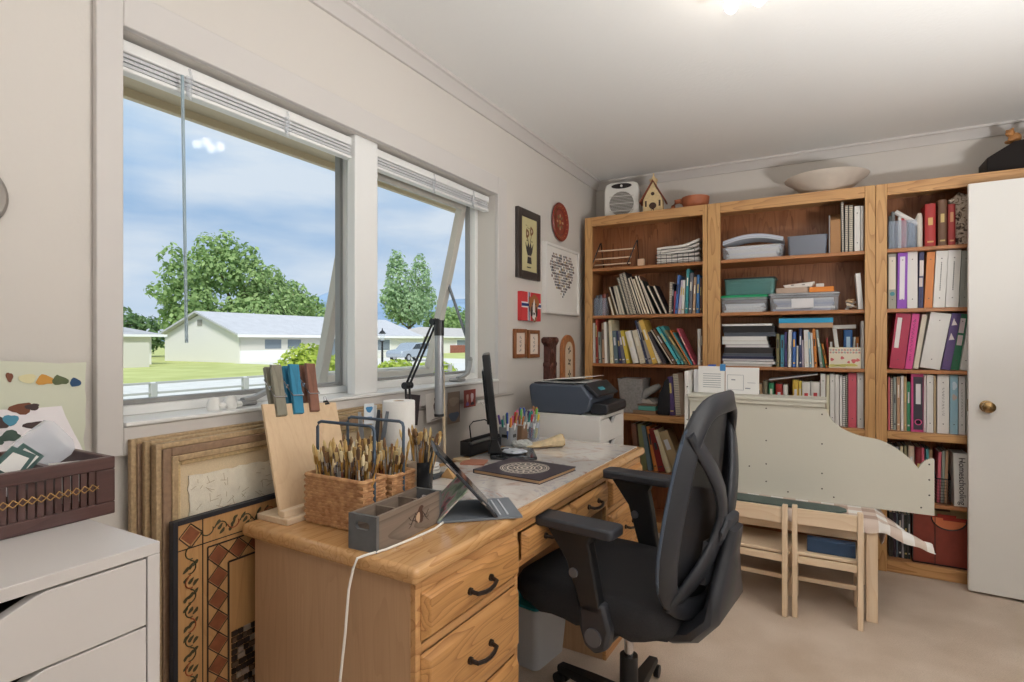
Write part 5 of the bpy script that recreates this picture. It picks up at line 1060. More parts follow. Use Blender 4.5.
def pens(n, x, y, hx, hy, where, seed, zb=ZM + .004):
    rnd = random.Random(seed); ks = [(k + seed * 5) % 12 for k in range(n)]; cnt = {}
    for k in ks: cnt[k] = cnt.get(k, 0) + 1
    for i, k in enumerate(ks):
        o = bpy.data.objects.new('pen', PEN_MESH[k]); COL.objects.link(o); u, v = rnd.uniform(-1, 1), rnd.uniform(-1, 1); o.location = (x + u * (hx - .012), y + v * (hy - .012), zb + rnd.uniform(0, .01)); o.rotation_euler = (-v * .16 + rnd.gauss(0, .04), u * .16 + rnd.gauss(0, .04), 0); o.scale = (1, 1, rnd.uniform(.8, 1.08))
        lab = '%s pen standing in the %s' % (CN[k], where); tag(o, lab, 'pen', ('%s pens in the %s' % (CN[k], where)) if cnt[k] > 1 else 'pens in the ' + where)
pens(9, -1.268, 2.238, .036, .036, 'grey plastic pen pot right of the monitor', 1); pens(12, -1.258, 2.322, .036, .034, 'brown cardboard pen pot', 2); pens(12, -1.24, 2.408, .038, .034, 'clear pen pot against the white cabinet', 3)
# printer on the far cabinet
pr = thing('printer', 'dark grey inkjet printer on the white drawer cabinet', 'printer', (-1.15, 2.775, .877)); PZ0 = .8775
PRB = mat((76, 84, 98), .38); PRD = mat((38, 40, 46), .35)
b = B(); b.prism([(-1.335, PZ0 + .02), (-1.325, PZ0), (-1.06, PZ0), (-1.02, PZ0 + .02), (-1.0, PZ0 + .085), (-1.055, PZ0 + .15), (-1.34, PZ0 + .15), (-1.352, PZ0 + .135)], 'y', 2.605, 2.965); b.done('body', PRB, pr, bevel=.012, seg=3)
b = B(); b.prism([(-1.02, PZ0 + .004), (-.935, PZ0 + .004), (-.925, PZ0 + .02), (-.93, PZ0 + .055), (-1.005, PZ0 + .062)], 'y', 2.635, 2.935); b.done('output_tray', PRD, pr, bevel=.006)
b = B(); b.prism([(-1.058, PZ0 + .145), (-.985, PZ0 + .085), (-.972, PZ0 + .098), (-1.04, PZ0 + .162)], 'y', 2.63, 2.94); b.done('control_panel', PRD, pr, bevel=.004)
b = B(); M_ = Matrix.Translation((-1.0, 2.75, PZ0 + .1275)) @ Matrix.Rotation(R(42), 4, 'Y'); b.box(-.010, .010, -.035, .035, -.002, .0005, 0, M_); b.done('display', mat((70, 160, 176), .3), pr, smooth=0)
b = B(); b.box(-1.33, -1.10, 2.625, 2.945, PZ0 + .150, PZ0 + .156); b.done('lid', PRD, pr, bevel=.002)
for k, (a, lab, c) in enumerate(((4, 'white sheet lying on the printer lid, lower', (228, 228, 226)), (-7, 'curled white sheet on top of the printer', (240, 238, 232)))):
    sheet('loose_paper', lab, 'paper sheet', [Matrix.Rotation(R(a), 3, 'Z') @ Vector((x, y, 0)) + Vector((-1.19, 2.79, PZ0 + .1585 + k * .004 + (.022 if x > 0 and k else 0))) for x, y in ((-.12, -.14), (.13, -.14), (.13, .14), (-.12, .14))], [mat(c, .8)])
# postcards along a thin magnetic strip under the window
tag(B().box(XW + .0005, XW + .006, 1.55, 2.68, .955, .961).done('magnet_strip', mat((178, 172, 164), .4, .4), loc=(XW, 2.1, .955)), 'thin metal strip on the wall under the window', 'strip')
def postcard(lab, y0, y1, z0, z1, base, daubs, tl=0):
    xa = XW + .0225
    yc = (y0 + y1) / 2; f = lambda y, z: (xa, yc + (y - yc) * math.cos(tl) - (z - z1) * math.sin(tl), z1 + (y - yc) * math.sin(tl) + (z - z1) * math.cos(tl))
    ms = [mat(base, .6)] + [mat(c, .6) for c in {d[4]: 0 for d in daubs}]; ix = {c: i + 1 for i, c in enumerate({d[4]: 0 for d in daubs})}
    sheet('postcard', lab, 'postcard', [f(y0, z0), f(y1, z0), f(y1, z1), f(y0, z1)], ms, [(d[0], d[1], d[2], d[3], ix[d[4]]) for d in daubs])
postcard('dark photo card on the wall behind the kitchen paper roll', 1.755, 1.845, .905, 1.03, (66, 58, 60), [(.5, .5, .025, .03, (96, 84, 84)), (.4, .75, .012, .01, (170, 150, 140))], -.15)
postcard('white card with small dark figure on the wall behind the lamp', 1.88, 2.03, .905, 1.028, (232, 226, 220), [(.45, .72, .010, .014, (84, 64, 56)), (.45, .45, .017, .026, (92, 70, 62)), (.45, .2, .009, .012, (74, 60, 56)), (.5, .06, .05, .003, (160, 150, 144))], .06)
postcard('landscape card in brown and slate blue on the wall', 2.04, 2.135, .875, 1.018, (158, 138, 122), [(.5, .22, .04, .022, (104, 116, 134)), (.5, .7, .04, .02, (176, 156, 138)), (.96, .5, .002, .06, (60, 50, 48))])
postcard('small red card with figures on the wall before the monitor', 2.17, 2.27, .935, 1.018, (140, 60, 54), [(.28, .55, .010, .02, (196, 160, 150)), (.68, .55, .012, .022, (206, 186, 190)), (.28, .2, .012, .01, (120, 100, 160)), (.7, .18, .016, .008, (40, 36, 44))])
t = thing('wall_hook', 'white clip hook on the strip beside the monitor', 'hook', (XW + .02, 2.33, .95)); b = B(); b.box(XW + .0065, XW + .014, 2.30, 2.36, .945, .957); b.tube([(XW + .013, 2.33, .95), (XW + .03, 2.33, .93), (XW + .036, 2.34, .945)], .003, 6); b.done('hook', WHITE, t)
# white figurines on the sill
for k, (y, lab) in enumerate(((.968, 'left white china figurine on the window sill'), (1.018, 'right white china figurine on the window sill, beaked'))):
    t = thing('figurine', lab, 'figurine', (XW - .02, y, WZ0 + .008), R(20 * k)); b = B(); b.lathe([(.017, 0), (.020, .008), (.018, .022), (.013, .032), (.006, .037), (0, .038)], (0, 0, 0), 20, sx=1.0, sy=1.0)
    b.lathe([(.010, .004), (.013, .012), (.008, .02), (0, .022)], (.016, .014, 0), 14)
    if k: b.tube([(0, .012, .03), (0, .024, .022), (0, .034, .012)], [.009, .006, .001], 10)
    b.done('body', mat((238, 237, 233), .3), t, world=False)
# ================================================================== PICTURES ON THE WALL
def framed(name, lab, y0, y1, z0, z1, w, th, fm, inner, art=None, inset=.005):
    t = thing(name, lab, 'picture', (XW, (y0 + y1) / 2, z0)); b = B(); x = XW + .0005; ring_frame(b, x, x + th, y0, y1, z0, z1, w); b.done('frame', fm, t, bevel=.003)
    B().box(x, x + th - inset, y0 + w, y1 - w, z0 + w, z1 - w).done('picture_mount', inner, t, smooth=0)
    if art: b = B(); ms = art(b, x + th - inset + .0004, y0 + w, y1 - w, z0 + w, z1 - w); b.done('artwork', ms, t, recalc=False, smooth=0)
    return t
AX = ((0, 1, 0), (0, 0, 1), (1, 0, 0))
def folk(b, x, y0, y1, z0, z1):
    yc = (y0 + y1) / 2; H_ = z1 - z0; W = y1 - y0
    b.prism([(yc - .028, z0 + .045), (yc + .028, z0 + .045), (yc + .02, z0 + .09), (yc + .035, z0 + .115), (yc + .05, z0 + .165), (yc + .028, z0 + .135), (yc + .012, z0 + .17), (yc, z0 + .135), (yc - .012, z0 + .17), (yc - .028, z0 + .135), (yc - .05, z0 + .165), (yc - .035, z0 + .115), (yc - .02, z0 + .09)], 'x', x, x + .001, 0)
    b.prism([(yc - .022, z0 + .083), (yc + .022, z0 + .083), (yc + .022, z0 + .092), (yc - .022, z0 + .092)], 'x', x + .001, x + .0015, 2)
    for s, z in ((-1, .215), (1, .235)):
        blob(b, (x, yc + s * .026, z0 + z), (.020, .026), AX, 1, 3, 18); blob(b, (x + .0006, yc + s * .026, z0 + z), (.008, .011), AX, 2, 4, 12)
        b.tube([(x, yc + s * .026, z0 + z - .02), (x, yc + s * .012, z0 + .17)], .0016, 5, 0); blob(b, (x, yc + s * .03, z0 + .175), (.008, .004), AX, 3, 5, 10)
    for k in range(9): b.tube([(x, yc - .045 + .01 * k, z1 - .045 - .004 * k + .006 * math.sin(k * 2)), (x, yc - .037 + .01 * k, z1 - .043 - .004 * k)], .0012, 5, 0)
    b.box(x, x + .001, yc - .03, yc + .02, z0 + .02, z0 + .026, 0)
    return [mat((60, 54, 52), .7), mat((120, 84, 50), .7), mat((190, 176, 150), .7), mat((96, 100, 60), .7)]
framed('framed_picture', 'dark framed folk picture of two flowers in an urn on the wall', 2.706, 2.985, 1.605, 2.0, .045, .022, mat((58, 50, 48), .4), mat((198, 188, 142), .8), folk)
def heart(b, x, y0, y1, z0, z1):
    rnd = random.Random(8); yc = (y0 + y1) / 2; zc = (z0 + z1) / 2 + .02; k = 0; s = .0115
    for i in range(-9, 10):
        for j in range(-11, 9):
            u = i / 7.2; v = j / 7.2
            if (u * u + v * v - 1) ** 3 - u * u * v ** 3 < 0 and not (abs(u) < .05 and v > .75):
                y, z = yc + i * .0225 + (.006 if j % 2 else 0), zc + j * .0175
                if rnd.random() < .86: a = rnd.uniform(-.3, .3); h_ = s * rnd.uniform(.6, .95); b.face([b.bm.verts.new((x, y + h_ * (p * math.cos(a) - q * math.sin(a)), z + h_ * .72 * (p * math.sin(a) + q * math.cos(a)))) for p, q in ((-1, -1), (1, -1), (1, 1), (-1, 1))], rnd.choice((0, 0, 1, 1, 2, 3, 4)))
    return [mat((70, 64, 70), .7), mat((112, 88, 82), .7), mat((150, 128, 118), .7), mat((96, 102, 110), .7), mat((182, 160, 110), .7)]
framed('framed_picture', 'white framed heart made of little photos on the wall', 3.045, 3.575, 1.42, 1.858, .018, .03, WHITE, mat((236, 232, 226), .8), heart, .012)
t = thing('wall_plate', 'red painted folk art plate hung high on the wall', 'plate', (XW, 3.29, 2.018)); b = B(); RP = ((.118, .008, 0), (.125, .016, 0), (.120, .022, 0), (.085, .012, 1), (.08, .010, 0), (0, .010, 0)); rs = []
for r_, d, mi in RP: rs.append([b.bm.verts.new((XW + d, 3.29 + r_ * math.cos(2 * PI * i / 40), 2.018 + r_ * math.sin(2 * PI * i / 40))) for i in range(40)] if r_ else [b.bm.verts.new((XW + d, 3.29, 2.018))])
for k, (p, q) in enumerate(zip(rs, rs[1:])):
    for i in range(40):
        j = (i + 1) % 40; b.face([p[i], p[j], q[0]] if len(q) == 1 else [p[i], p[j], q[j], q[i]], RP[k][2])
b.face(rs[0][::-1]); 
b.done('plate', [mat((136, 52, 40), .35), mat((96, 40, 34), .4)], t, recalc=False)
b = B()
for k in range(8): a = k * PI / 4; blob(b, (XW + .0105, 3.29 + .04 * math.cos(a), 2.018 + .04 * math.sin(a)), (.013, .008), ((0, math.cos(a), math.sin(a)), (0, -math.sin(a), math.cos(a)), (1, 0, 0)), k % 2, k, 10)
blob(b, (XW + .0105, 3.29, 2.018), (.015, .015), AX, 2, 3, 14)
for k in range(20): a = k * PI / 10; blob(b, (XW + .0165, 3.29 + .101 * math.cos(a), 2.018 + .101 * math.sin(a)), (.005, .004), AX, 2, k, 8)
b.done('painted_flowers', [mat((206, 178, 140), .6), mat((120, 130, 90), .6), mat((196, 150, 90), .6)], t, recalc=False, smooth=0)
t = thing('canvas_print', 'small canvas of a brown and white dog before a flag', 'picture', (XW, 2.857, 1.366)); y0, y1, z0, z1 = 2.735, 2.978, 1.366, 1.53; B().box(XW + .0005, XW + .026, y0, y1, z0, z1).done('canvas', mat((204, 58, 62), .7), t, bevel=.001)
b = B(); x = XW + .0264; zc = (z0 + z1) / 2 + .008; b.box(x, x + .0004, y0, y1, zc - .016, zc + .016, 0); b.box(x + .0004, x + .0008, y0, y1, zc - .008, zc + .008, 1); b.box(x, x + .0004, y0 + .075, y0 + .105, z0, z1, 0); b.box(x + .0004, x + .0008, y0 + .083, y0 + .097, z0, z1, 1); b.done('flag_cross', [mat((236, 232, 230), .7), mat((40, 56, 120), .7)], t, smooth=0)
b = B(); yc = y0 + .150
for (dy, dz, ry, rz_, mi, s) in ((0, -.02, .05, .062, 0, 2), (-.045, .028, .02, .03, 1, 3), (.045, .028, .02, .03, 1, 4), (0, .045, .042, .024, 1, 5), (0, -.015, .013, .06, 2, 6), (0, -.045, .026, .024, 2, 7), (0, -.04, .011, .008, 3, 8), (-.021, .016, .006, .005, 3, 9), (.021, .016, .006, .005, 3, 10), (-.03, -.03, .012, .03, 3, 11), (.032, -.03, .012, .03, 3, 12)): blob(b, (x + .0008 + s * .00015, yc + dy, (z0 + z1) / 2 + dz), (ry, rz_), AX, mi, s, 16, 0)
b.done('painted_dog', [mat((150, 110, 84), .7), mat((166, 104, 58), .7), mat((232, 226, 220), .7), mat((52, 44, 44), .7)], t, recalc=False, smooth=0)
WF = wood((150, 92, 52), (110, 64, 36), 'z')
def scribble(b, x, y0, y1, z0, z1):
    yc = (y0 + y1) / 2
    for k in range(4): z = z0 + (z1 - z0) * (.18 + .2 * k); b.tube([(x, yc + .014 * math.sin(q * 2.4 + k), z + .008 * math.cos(q * 1.9)) for q in range(6)], .001, 5, 0)
    return [mat((130, 120, 118), .7)]
framed('framed_picture', 'left of two tiny brown framed sketches below the dog canvas', 2.677, 2.822, 1.155, 1.318, .022, .016, WF, mat((226, 206, 190), .8), scribble)
framed('framed_picture', 'right of two tiny brown framed sketches below the dog canvas', 2.842, 2.99, 1.152, 1.314, .022, .016, WF, mat((232, 216, 202), .8), scribble)
# carved post and arched plaque on the wall
b = B(); t = thing('carved_post', 'dark carved wooden post hung beside the printer', 'carving', (XW, 3.115, 1.0)); cy = 3.115
b.prism([(-.055, .95), (.055, .95), (.052, 1.09), (.06, 1.10), (.06, 1.115), (.048, 1.125), (.05, 1.22), (.062, 1.228), (.082, 1.24), (.085, 1.265), (.06, 1.275), (-.06, 1.275), (-.085, 1.265), (-.082, 1.24), (-.062, 1.228), (-.05, 1.22), (-.048, 1.125), (-.06, 1.115), (-.06, 1.10), (-.052, 1.09)], 'x', XW + .0005, XW + .045, 0, Matrix.Translation((0, cy, 0))); b.done('post', mat((88, 50, 42), .5, var=.3, vscale=50, bump=.6), t, bevel=.006)
b = B()
for k in range(6): b.ball((XW + .045, cy + .018 * (-1) ** k, .97 + k * .043), (.008, .012, .016))
for s in (-1, 1): b.ball((XW + .045, cy + s * .05, 1.252), (.012, .02, .015))
b.done('carving', mat((104, 62, 50), .45), t)
t = thing('arched_plaque', 'arched wooden plaque with three motifs beside the bookcase', 'plaque', (XW, 3.415, .98)); y0, y1, zb, zt = 3.305, 3.525, .95, 1.19; cy = (y0 + y1) / 2
def arch(w, z0, dz=0): return [(cy - w, z0), (cy + w, z0)] + [(cy + w * math.cos(i * PI / 14), zt + dz + w * .92 * math.sin(i * PI / 14)) for i in range(15)]
b = B(); b.prism(arch(.11, zb), 'x', XW + .0005, XW + .02); b.done('frame', wood((190, 122, 72), (140, 84, 46), 'z'), t, bevel=.004)
b = B(); b.prism(arch(.06, zb + .045), 'x', XW + .02, XW + .022); b.done('inset', mat((226, 206, 180), .8), t, smooth=0)
b = B()
for k, z in enumerate((1.03, 1.11, 1.19)):
    for m_ in range(4): a = m_ * PI / 2 + .6 * k; blob(b, (XW + .022, cy + .014 * math.cos(a), z + .016 * math.sin(a)), (.012, .007), ((0, math.cos(a), math.sin(a)), (0, -math.sin(a), math.cos(a)), (1, 0, 0)), 0, k * 5 + m_, 9)
b.done('motif', mat((90, 80, 70), .7), t, recalc=False, smooth=0)
# ================================================================== ON TOP OF THE BOOKCASES
BT = BH
t = thing('fan_heater', 'white box fan heater on top of the left bookcase', 'heater', (-1.225, 3.80, BT), R(9)); M_ = mat((228, 226, 220), .45)
b = B(); P = [(-.12, 0), (.12, 0), (.122, .19), (.11, .235), (.08, .25), (-.08, .25), (-.11, .235), (-.122, .19)]; b.prism(P, 'y', -.06, .08); b.done('housing', M_, t, bevel=.012, world=False, seg=3)
b = B(); n = 36; rs = [[b.bm.verts.new((r_ * math.cos(2 * PI * i / n), y, .10 + r_ * math.sin(2 * PI * i / n))) for i in range(n)] for r_, y in ((.092, -.061), (.090, -.066), (.085, -.066), (.083, -.061))]
for p, q in zip(rs, rs[1:]):
    for i in range(n): b.face([p[i], p[(i + 1) % n], q[(i + 1) % n], q[i]])
b.done('grille_ring', M_, t, world=False); b = B(); b.face([b.bm.verts.new((.084 * math.cos(2 * PI * i / n), -.0612, .10 + .084 * math.sin(2 * PI * i / n))) for i in range(n)]); b.done('fan_recess', mat((120, 116, 110), .6), t, world=False, recalc=False)
b = B()
for k in range(-8, 9): z = .10 + k * .0098; w = math.sqrt(max(0, .084 ** 2 - (k * .0098) ** 2)); b.box(-w, w, -.0655, -.0625, z - .0011, z + .0011)
for k in (-.05, 0, .05): b.box(-.083, .083, -.067, -.0635, .10 + k - .003, .10 + k + .003)
b.done('grille_bars', mat((206, 202, 196), .5), t, world=False, smooth=0)
b = B(); b.prism([(.07 * math.cos(i * PI / 12), .222 + .018 * math.sin(i * PI / 12)) for i in range(24)], 'y', -.0635, -.0605); b.done('control_panel', mat((40, 34, 34), .3), t, world=False); b = B(); b.cyl((0, -.069, .222), (0, -.0635, .222), .008); b.done('knob', M_, t, world=False)
t = thing('birdhouse', 'pale wooden church birdhouse with pointed roof on the left bookcase', 'birdhouse', (-1.0, 3.77, BT), R(8)); PW = mat((226, 200, 152), .7, var=.12, vscale=60)
b = B(); b.prism([(-.062, .012), (.062, .012), (.062, .10), (0, .215), (-.062, .10)], 'y', -.05, .05); b.box(-.07, .07, -.06, .06, 0, .012); b.box(-.02, .02, -.02, .02, .19, .235); b.done('body', PW, t, world=False)
b = B()
for s in (-1, 1): b.prism([(s * .078, .082), (0, .222), (0, .230), (s * .088, .082)], 'y', -.062, .062)
b.done('roof', mat((140, 74, 48), .6), t, world=False); b = B(); b.box(-.026, .026, -.026, .026, .235, .242); b.prism([(-.02, .242), (.02, .242), (.004, .268), (.004, .285), (-.004, .285), (-.004, .268)], 'y', -.006, .006); b.done('steeple', PW, t, world=False)
b = B(); b.cyl((0, -.0512, .135), (0, -.0500, .135), .012); b.prism([(.024 * math.cos(i * PI / 10), .055 + .022 * math.sin(i * PI / 10)) for i in range(20)], 'y', -.0512, -.05); b.box(-.008, .008, -.0515, -.05, .015, .05); 
for s in (-1, 1): b.box(s * .045 - .006, s * .045 + .006, -.0512, -.05, .05, .09)
b.done('openings', mat((70, 48, 38), .7), t, world=False)
b = B()
for k in range(-2, 3): b.box(k * .026 - .004, k * .026 + .004, -.066, -.063, 0, .026)
b.box(-.066, .066, -.0655, -.0635, .012, .017); b.done('fence', PW, t, world=False)
t = thing('terracotta_bowl', 'terracotta bowl with curved handle on the left bookcase', 'bowl', (-.755, 3.77, BT)); TC = mat((176, 104, 70), .6, var=.12, vscale=30)
b = B(); b.lathe([(.045, 0), (.068, .012), (.084, .045), (.088, .085), (.082, .087), (.074, .045), (.05, .018), (0, .014)], (.03, 0, 0), 32); b.done('bowl', TC, t, world=False); b = B(); b.tube([(-.045, 0, .06), (-.07, 0, .075), (-.096, 0, .072), (-.112, 0, .045), (-.122, 0, .018), (-.128, 0, .011)], [.014, .016, .017, .015, .012, .008], 12); b.done('handle', TC, t, world=False)
t = thing('large_bowl', 'wide cream ceramic bowl on the middle bookcase', 'bowl', (.02, 3.79, BT)); b = B(); b.lathe([(.085, 0), (.088, .008), (.10, .02), (.15, .055), (.185, .085), (.215, .105), (.222, .112), (.214, .116), (.18, .098), (.14, .062), (.085, .024), (0, .018)], (0, 0, 0), 48); b.done('bowl', mat((216, 206, 194), .4, var=.05, vscale=20), t, world=False)
t = thing('display_box', 'black angled box on top of the right bookcase', 'box', (.88, 3.76, BT)); b = B(); b.prism([(-.14, 0), (.12, 0), (.12, .165), (-.03, .155), (-.14, .085)], 'y', -.08, .10); b.done('box', mat((30, 24, 22), .6, spec=.2), t, bevel=.002, world=False); b = B(); b.ball((.09, -.081, .14), .007); b.done('knob', WHITE, t, world=False)
t = thing('bear_figurine', 'small brown bear figurine on the black angled box', 'figurine', (.865, 3.75, BT + .162), R(10)); b = B(); b.ball((0, 0, .026), (.028, .022, .028)); b.ball((-.022, -.004, .052), .019); b.ball((-.036, -.01, .048), .009); b.ball((-.03, .008, .068), .006); b.ball((-.015, -.014, .069), .006); b.ball((-.02, -.018, .012), (.018, .009, .01)); b.ball((-.02, .016, .012), (.018, .009, .01)); b.done('body', mat((176, 122, 70), .5, var=.15, vscale=60), t, world=False)
t = thing('nut_figurine', 'dark and cream little figurine right of the brown bear', 'figurine', (.925, 3.75, BT + .164)); b = B(); b.ball((0, 0, .024), (.026, .022, .024)); b.ball((.004, 0, .056), .018); b.done('body', mat((176, 134, 84), .5), t, world=False); b = B(); b.ball((.004, 0, .068), (.019, .019, .011)); b.done('cap', mat((52, 58, 40), .5), t, world=False)
# ================================================================== BOOKS AND BOXES ON THE SHELVES
YS = 3.655
C = dict(white=(232, 229, 224), cream=(224, 212, 186), grey=(160, 158, 154), dark=(66, 62, 62), black=(40, 39, 42), red=(170, 58, 56), crimson=(184, 52, 92), pink=(214, 76, 144), rose=(202, 96, 112), orange=(220, 140, 66), yellow=(220, 190, 82), olive=(128, 124, 96), green=(46, 122, 84), teal=(72, 150, 158), cyan=(80, 180, 194), sky=(160, 188, 206), blue=(70, 112, 172), navy=(60, 64, 102), purple=(140, 84, 186), violet=(84, 64, 124), brown=(116, 80, 60), tan=(186, 154, 120), slate=(104, 112, 124), lilac=(196, 180, 200), maroon=(124, 38, 42))
ORD = ['leftmost', 'second from left', 'third from left', 'fourth from left', 'fifth from left', 'sixth from left', 'seventh from left', 'eighth from left', 'ninth from left', 'tenth from left', 'eleventh from left', 'twelfth from left', 'thirteenth from left', 'fourteenth from left', 'fifteenth from left', 'sixteenth from left', 'seventeenth from left', 'eighteenth from left', 'nineteenth from left', 'twentieth from left', 'twenty-first from left', 'twenty-second from left', 'twenty-third from left', 'twenty-fourth from left', 'twenty-fifth from left', 'twenty-sixth from left', 'twenty-seventh from left', 'twenty-eighth from left']
KIND = dict(h='hardback book', p='paperback book', f='book', s='spiral notebook', b='ring binder', m='magazine', n='notebook', l='lever arch file')
NAME = dict(h='hardback_book', p='paperback_book', f='book', s='spiral_notebook', b='ring_binder', m='magazine', n='notebook', l='lever_arch_file')
def make_book(kind, w, h, d, rgb, seed, spine_text=None, accent=None):
    """origin at the foot's front left corner; the spine (or the page edge for f, s) faces -y"""
    rnd = random.Random(seed); name = NAME[kind]; M_ = mat(rgb, .5); t = .0022 if kind in 'hbl' else .0012; t = min(t, w * .25); b = B()
    if kind in 'fsn':                         # page edges outward
        b.box(0, t, 0, d, 0, h); b.box(w - t, w, 0, d, 0, h); b.box(t, w - t, d - t, d, 0, h)
        o = b.done(name, M_, smooth=0); ins = .003
        B().box(t, w - t, ins, d - t, ins, h - ins).done('page_block', PAGES if rgb != C['white'] else PAPER, o, smooth=0, world=False)
        if kind == 's':
            b = B(); n = int(h / .011)
            for i in range(n): b.tube([(w / 2 + (w * .5 + .0015) * math.cos(a), .002 - .005 * math.sin(a) , .01 + i * (h - .02) / (n - 1)) for a in (0, PI / 3, 2 * PI / 3, PI)], .0011, 5)
            b.done('spiral', mat((70, 68, 68), .4, .4), o, smooth=0, world=False)
    else:
        if kind == 'h': P = [(0, d), (0, .004), (w * .12, .001), (w * .35, -.0015), (w * .65, -.0015), (w * .88, .001), (w, .004), (w, d), (w - t, d), (w - t, .005), (t, .005), (t, d)]
        else: P = [(0, d), (0, 0), (w, 0), (w, d), (w - t, d), (w - t, t), (t, t), (t, d)]
        b.prism(P, 'z', 0, h); o = b.done(name, M_, smooth=40)
        ins = .003; B().box(t, w - t, t + .004, d - .004, ins, h - ins).done('page_block', PAGES if kind in 'hp' else PAPER, o, smooth=0, world=False)
        if kind in 'hp' and w > .009:
            ac = accent or rnd.choice(((232, 226, 210), (206, 186, 120), (60, 56, 60), (220, 220, 224)))
            b = B(); z = h * rnd.uniform(.5, .62); b.box(w * .28, w * .72, -.0019, -.0002, z, z + h * rnd.uniform(.16, .28)); b.box(w * .2, w * .8, -.0019, -.0002, h * .1, h * .1 + .008)
            b.done('spine_print', mat(ac, .6), o, smooth=0, world=False)
        if kind == 'b' and w > .02:
            b = B()
            for z in (.05, h - .04): b.tube([(w * .5, -.0005, z), (w * .5, -.0015, z)], .0028, 8)
            b.done('rivet', mat((90, 88, 86), .3, .7), o, world=False)
    return o
SHELF_N = {}
def row(case, shelfname, z, entries, Y=YS, dmax=.2, group=None):
    """entries in photo order, left to right: foot left px, foot right px, head left px, head height px, kind, colour[, accent, words]"""
    grp = 'books on the %s' % shelfname; out = []; prev = -9
    rows = []
    for i, e in enumerate(entries):
        x0, x1, xt, yt, kind, cn = e[:6]; acc = e[6] if len(e) > 6 else None; words = e[7] if len(e) > 7 else None
        X0 = atY(x0, 330, Y)[0]; X1 = atY(x1, 330, Y)[0]; XT, ZT = atY(xt, yt, Y); lean = math.atan2(XT - X0, ZT - z); h = math.hypot(XT - X0, ZT - z); w = (X1 - X0) * math.cos(lean) - .0007
        if lean > .012: ZT -= w * math.sin(lean); lean = math.atan2(XT - X0, ZT - z); h = math.hypot(XT - X0, ZT - z)
        if abs(lean) < .012: lean = 0
        rows.append([X0, X1, lean, h, max(.004, w), kind, cn, acc, words])
    n = len(rows)
    for i, (X0, X1, lean, h, w, kind, cn, acc, words) in enumerate(rows):
        rnd = random.Random(hash((shelfname, i)) & 0xffff if False else len(shelfname) * 131 + i * 7); d = min(dmax, .13 + .3 * max(0, h - .18)); d = max(.12, d)
        rgb = C[cn]; rgb = tuple(max(0, min(255, v + rnd.randint(-7, 7))) for v in rgb)
        if cn == 'white': rgb = C['white']
        o = make_book(kind, w, h, d, rgb, i + len(shelfname), accent=acc)
        yo = Y + rnd.uniform(0, .012)
        if lean > 0: o.location = (X0 + w * (1 / math.cos(lean)) - w * math.cos(lean) , yo, z + .0006 + w * math.sin(lean)); o.location = (X1 - w * math.cos(lean) - .0004, yo, z + .0008 + w * math.sin(lean))
        else: o.location = (X0, yo, z + .0006)
        o.rotation_euler = (0, lean, 0)
        tilt = '' if lean == 0 else ('')
        lab = words or '%s %s%s, %s on %s' % ({'dark': 'dark grey'}.get(cn, cn), KIND[kind], tilt if abs(lean) > .06 else '', ORD[i] if i < n - 1 else 'rightmost', shelfname)
        tag(o, lab, 'book' if kind not in 'bl' else 'binder', grp); out.append(o)
    return out
L2, L3, L5 = 'second shelf of the left bookcase', 'third shelf of the left bookcase', 'fifth shelf of the left bookcase'
M1, M3, M4 = 'top shelf of the middle bookcase', 'third shelf of the middle bookcase', 'fourth shelf of the middle bookcase'
R1, R2, R3, R4, R5, R6 = ['%s shelf of the right bookcase' % s for s in ('top', 'second', 'third', 'fourth', 'fifth', 'bottom')]
zs = SHELVES
row('left', L2, zs[1], [
 (612.0, 614.2, 607.2, 297, 'f', 'tan'), (616.4, 618.6, 608.0, 287, 'f', 'dark'), (618.8, 622.0, 612.2, 286, 'f', 'black'), (622.4, 625.0, 614.5, 286, 'f', 'grey'),
 (627.6, 629.8, 616.8, 278, 's', 'grey'), (630.2, 633.2, 618.6, 274, 's', 'grey'), (633.6, 636.8, 622.0, 273, 's', 'dark'), (637.4, 638.8, 625.2, 277, 'f', 'black'), (639.2, 641.6, 627.2, 278, 'f', 'dark'), (642.2, 644.2, 629.6, 277, 'f', 'black'),
 (644.8, 647.2, 632.2, 279, 'f', 'tan'), (647.6, 650.2, 634.4, 276, 'f', 'dark'), (650.8, 652.6, 637.2, 276, 'f', 'brown'), (653.2, 656.0, 639.2, 281, 'f', 'black'), (660.2, 662.6, 646.4, 286, 'f', 'dark'), (665.0, 667.6, 652.2, 286, 'f', 'black'),
 (668.6, 671.0, 669.8, 282, 's', 'cream'), (671.4, 673.0, 672.4, 284, 'p', 'black'), (673.2, 674.4, 674.2, 291, 'p', 'rose'), (674.6, 677.0, 677.6, 275, 'p', 'blue'), (677.4, 680.2, 680.8, 280, 'p', 'lilac'), (681.0, 683.8, 682.4, 280, 'p', 'white'), (684.8, 687.4, 686.6, 269, 'p', 'teal'), (688.0, 691.4, 689.6, 273, 'h', 'slate'), (692.2, 694.8, 693.6, 277, 'p', 'tan'), (695.6, 699.0, 696.6, 275, 'h', 'blue'), (699.6, 701.4, 700.0, 278, 'p', 'brown')])
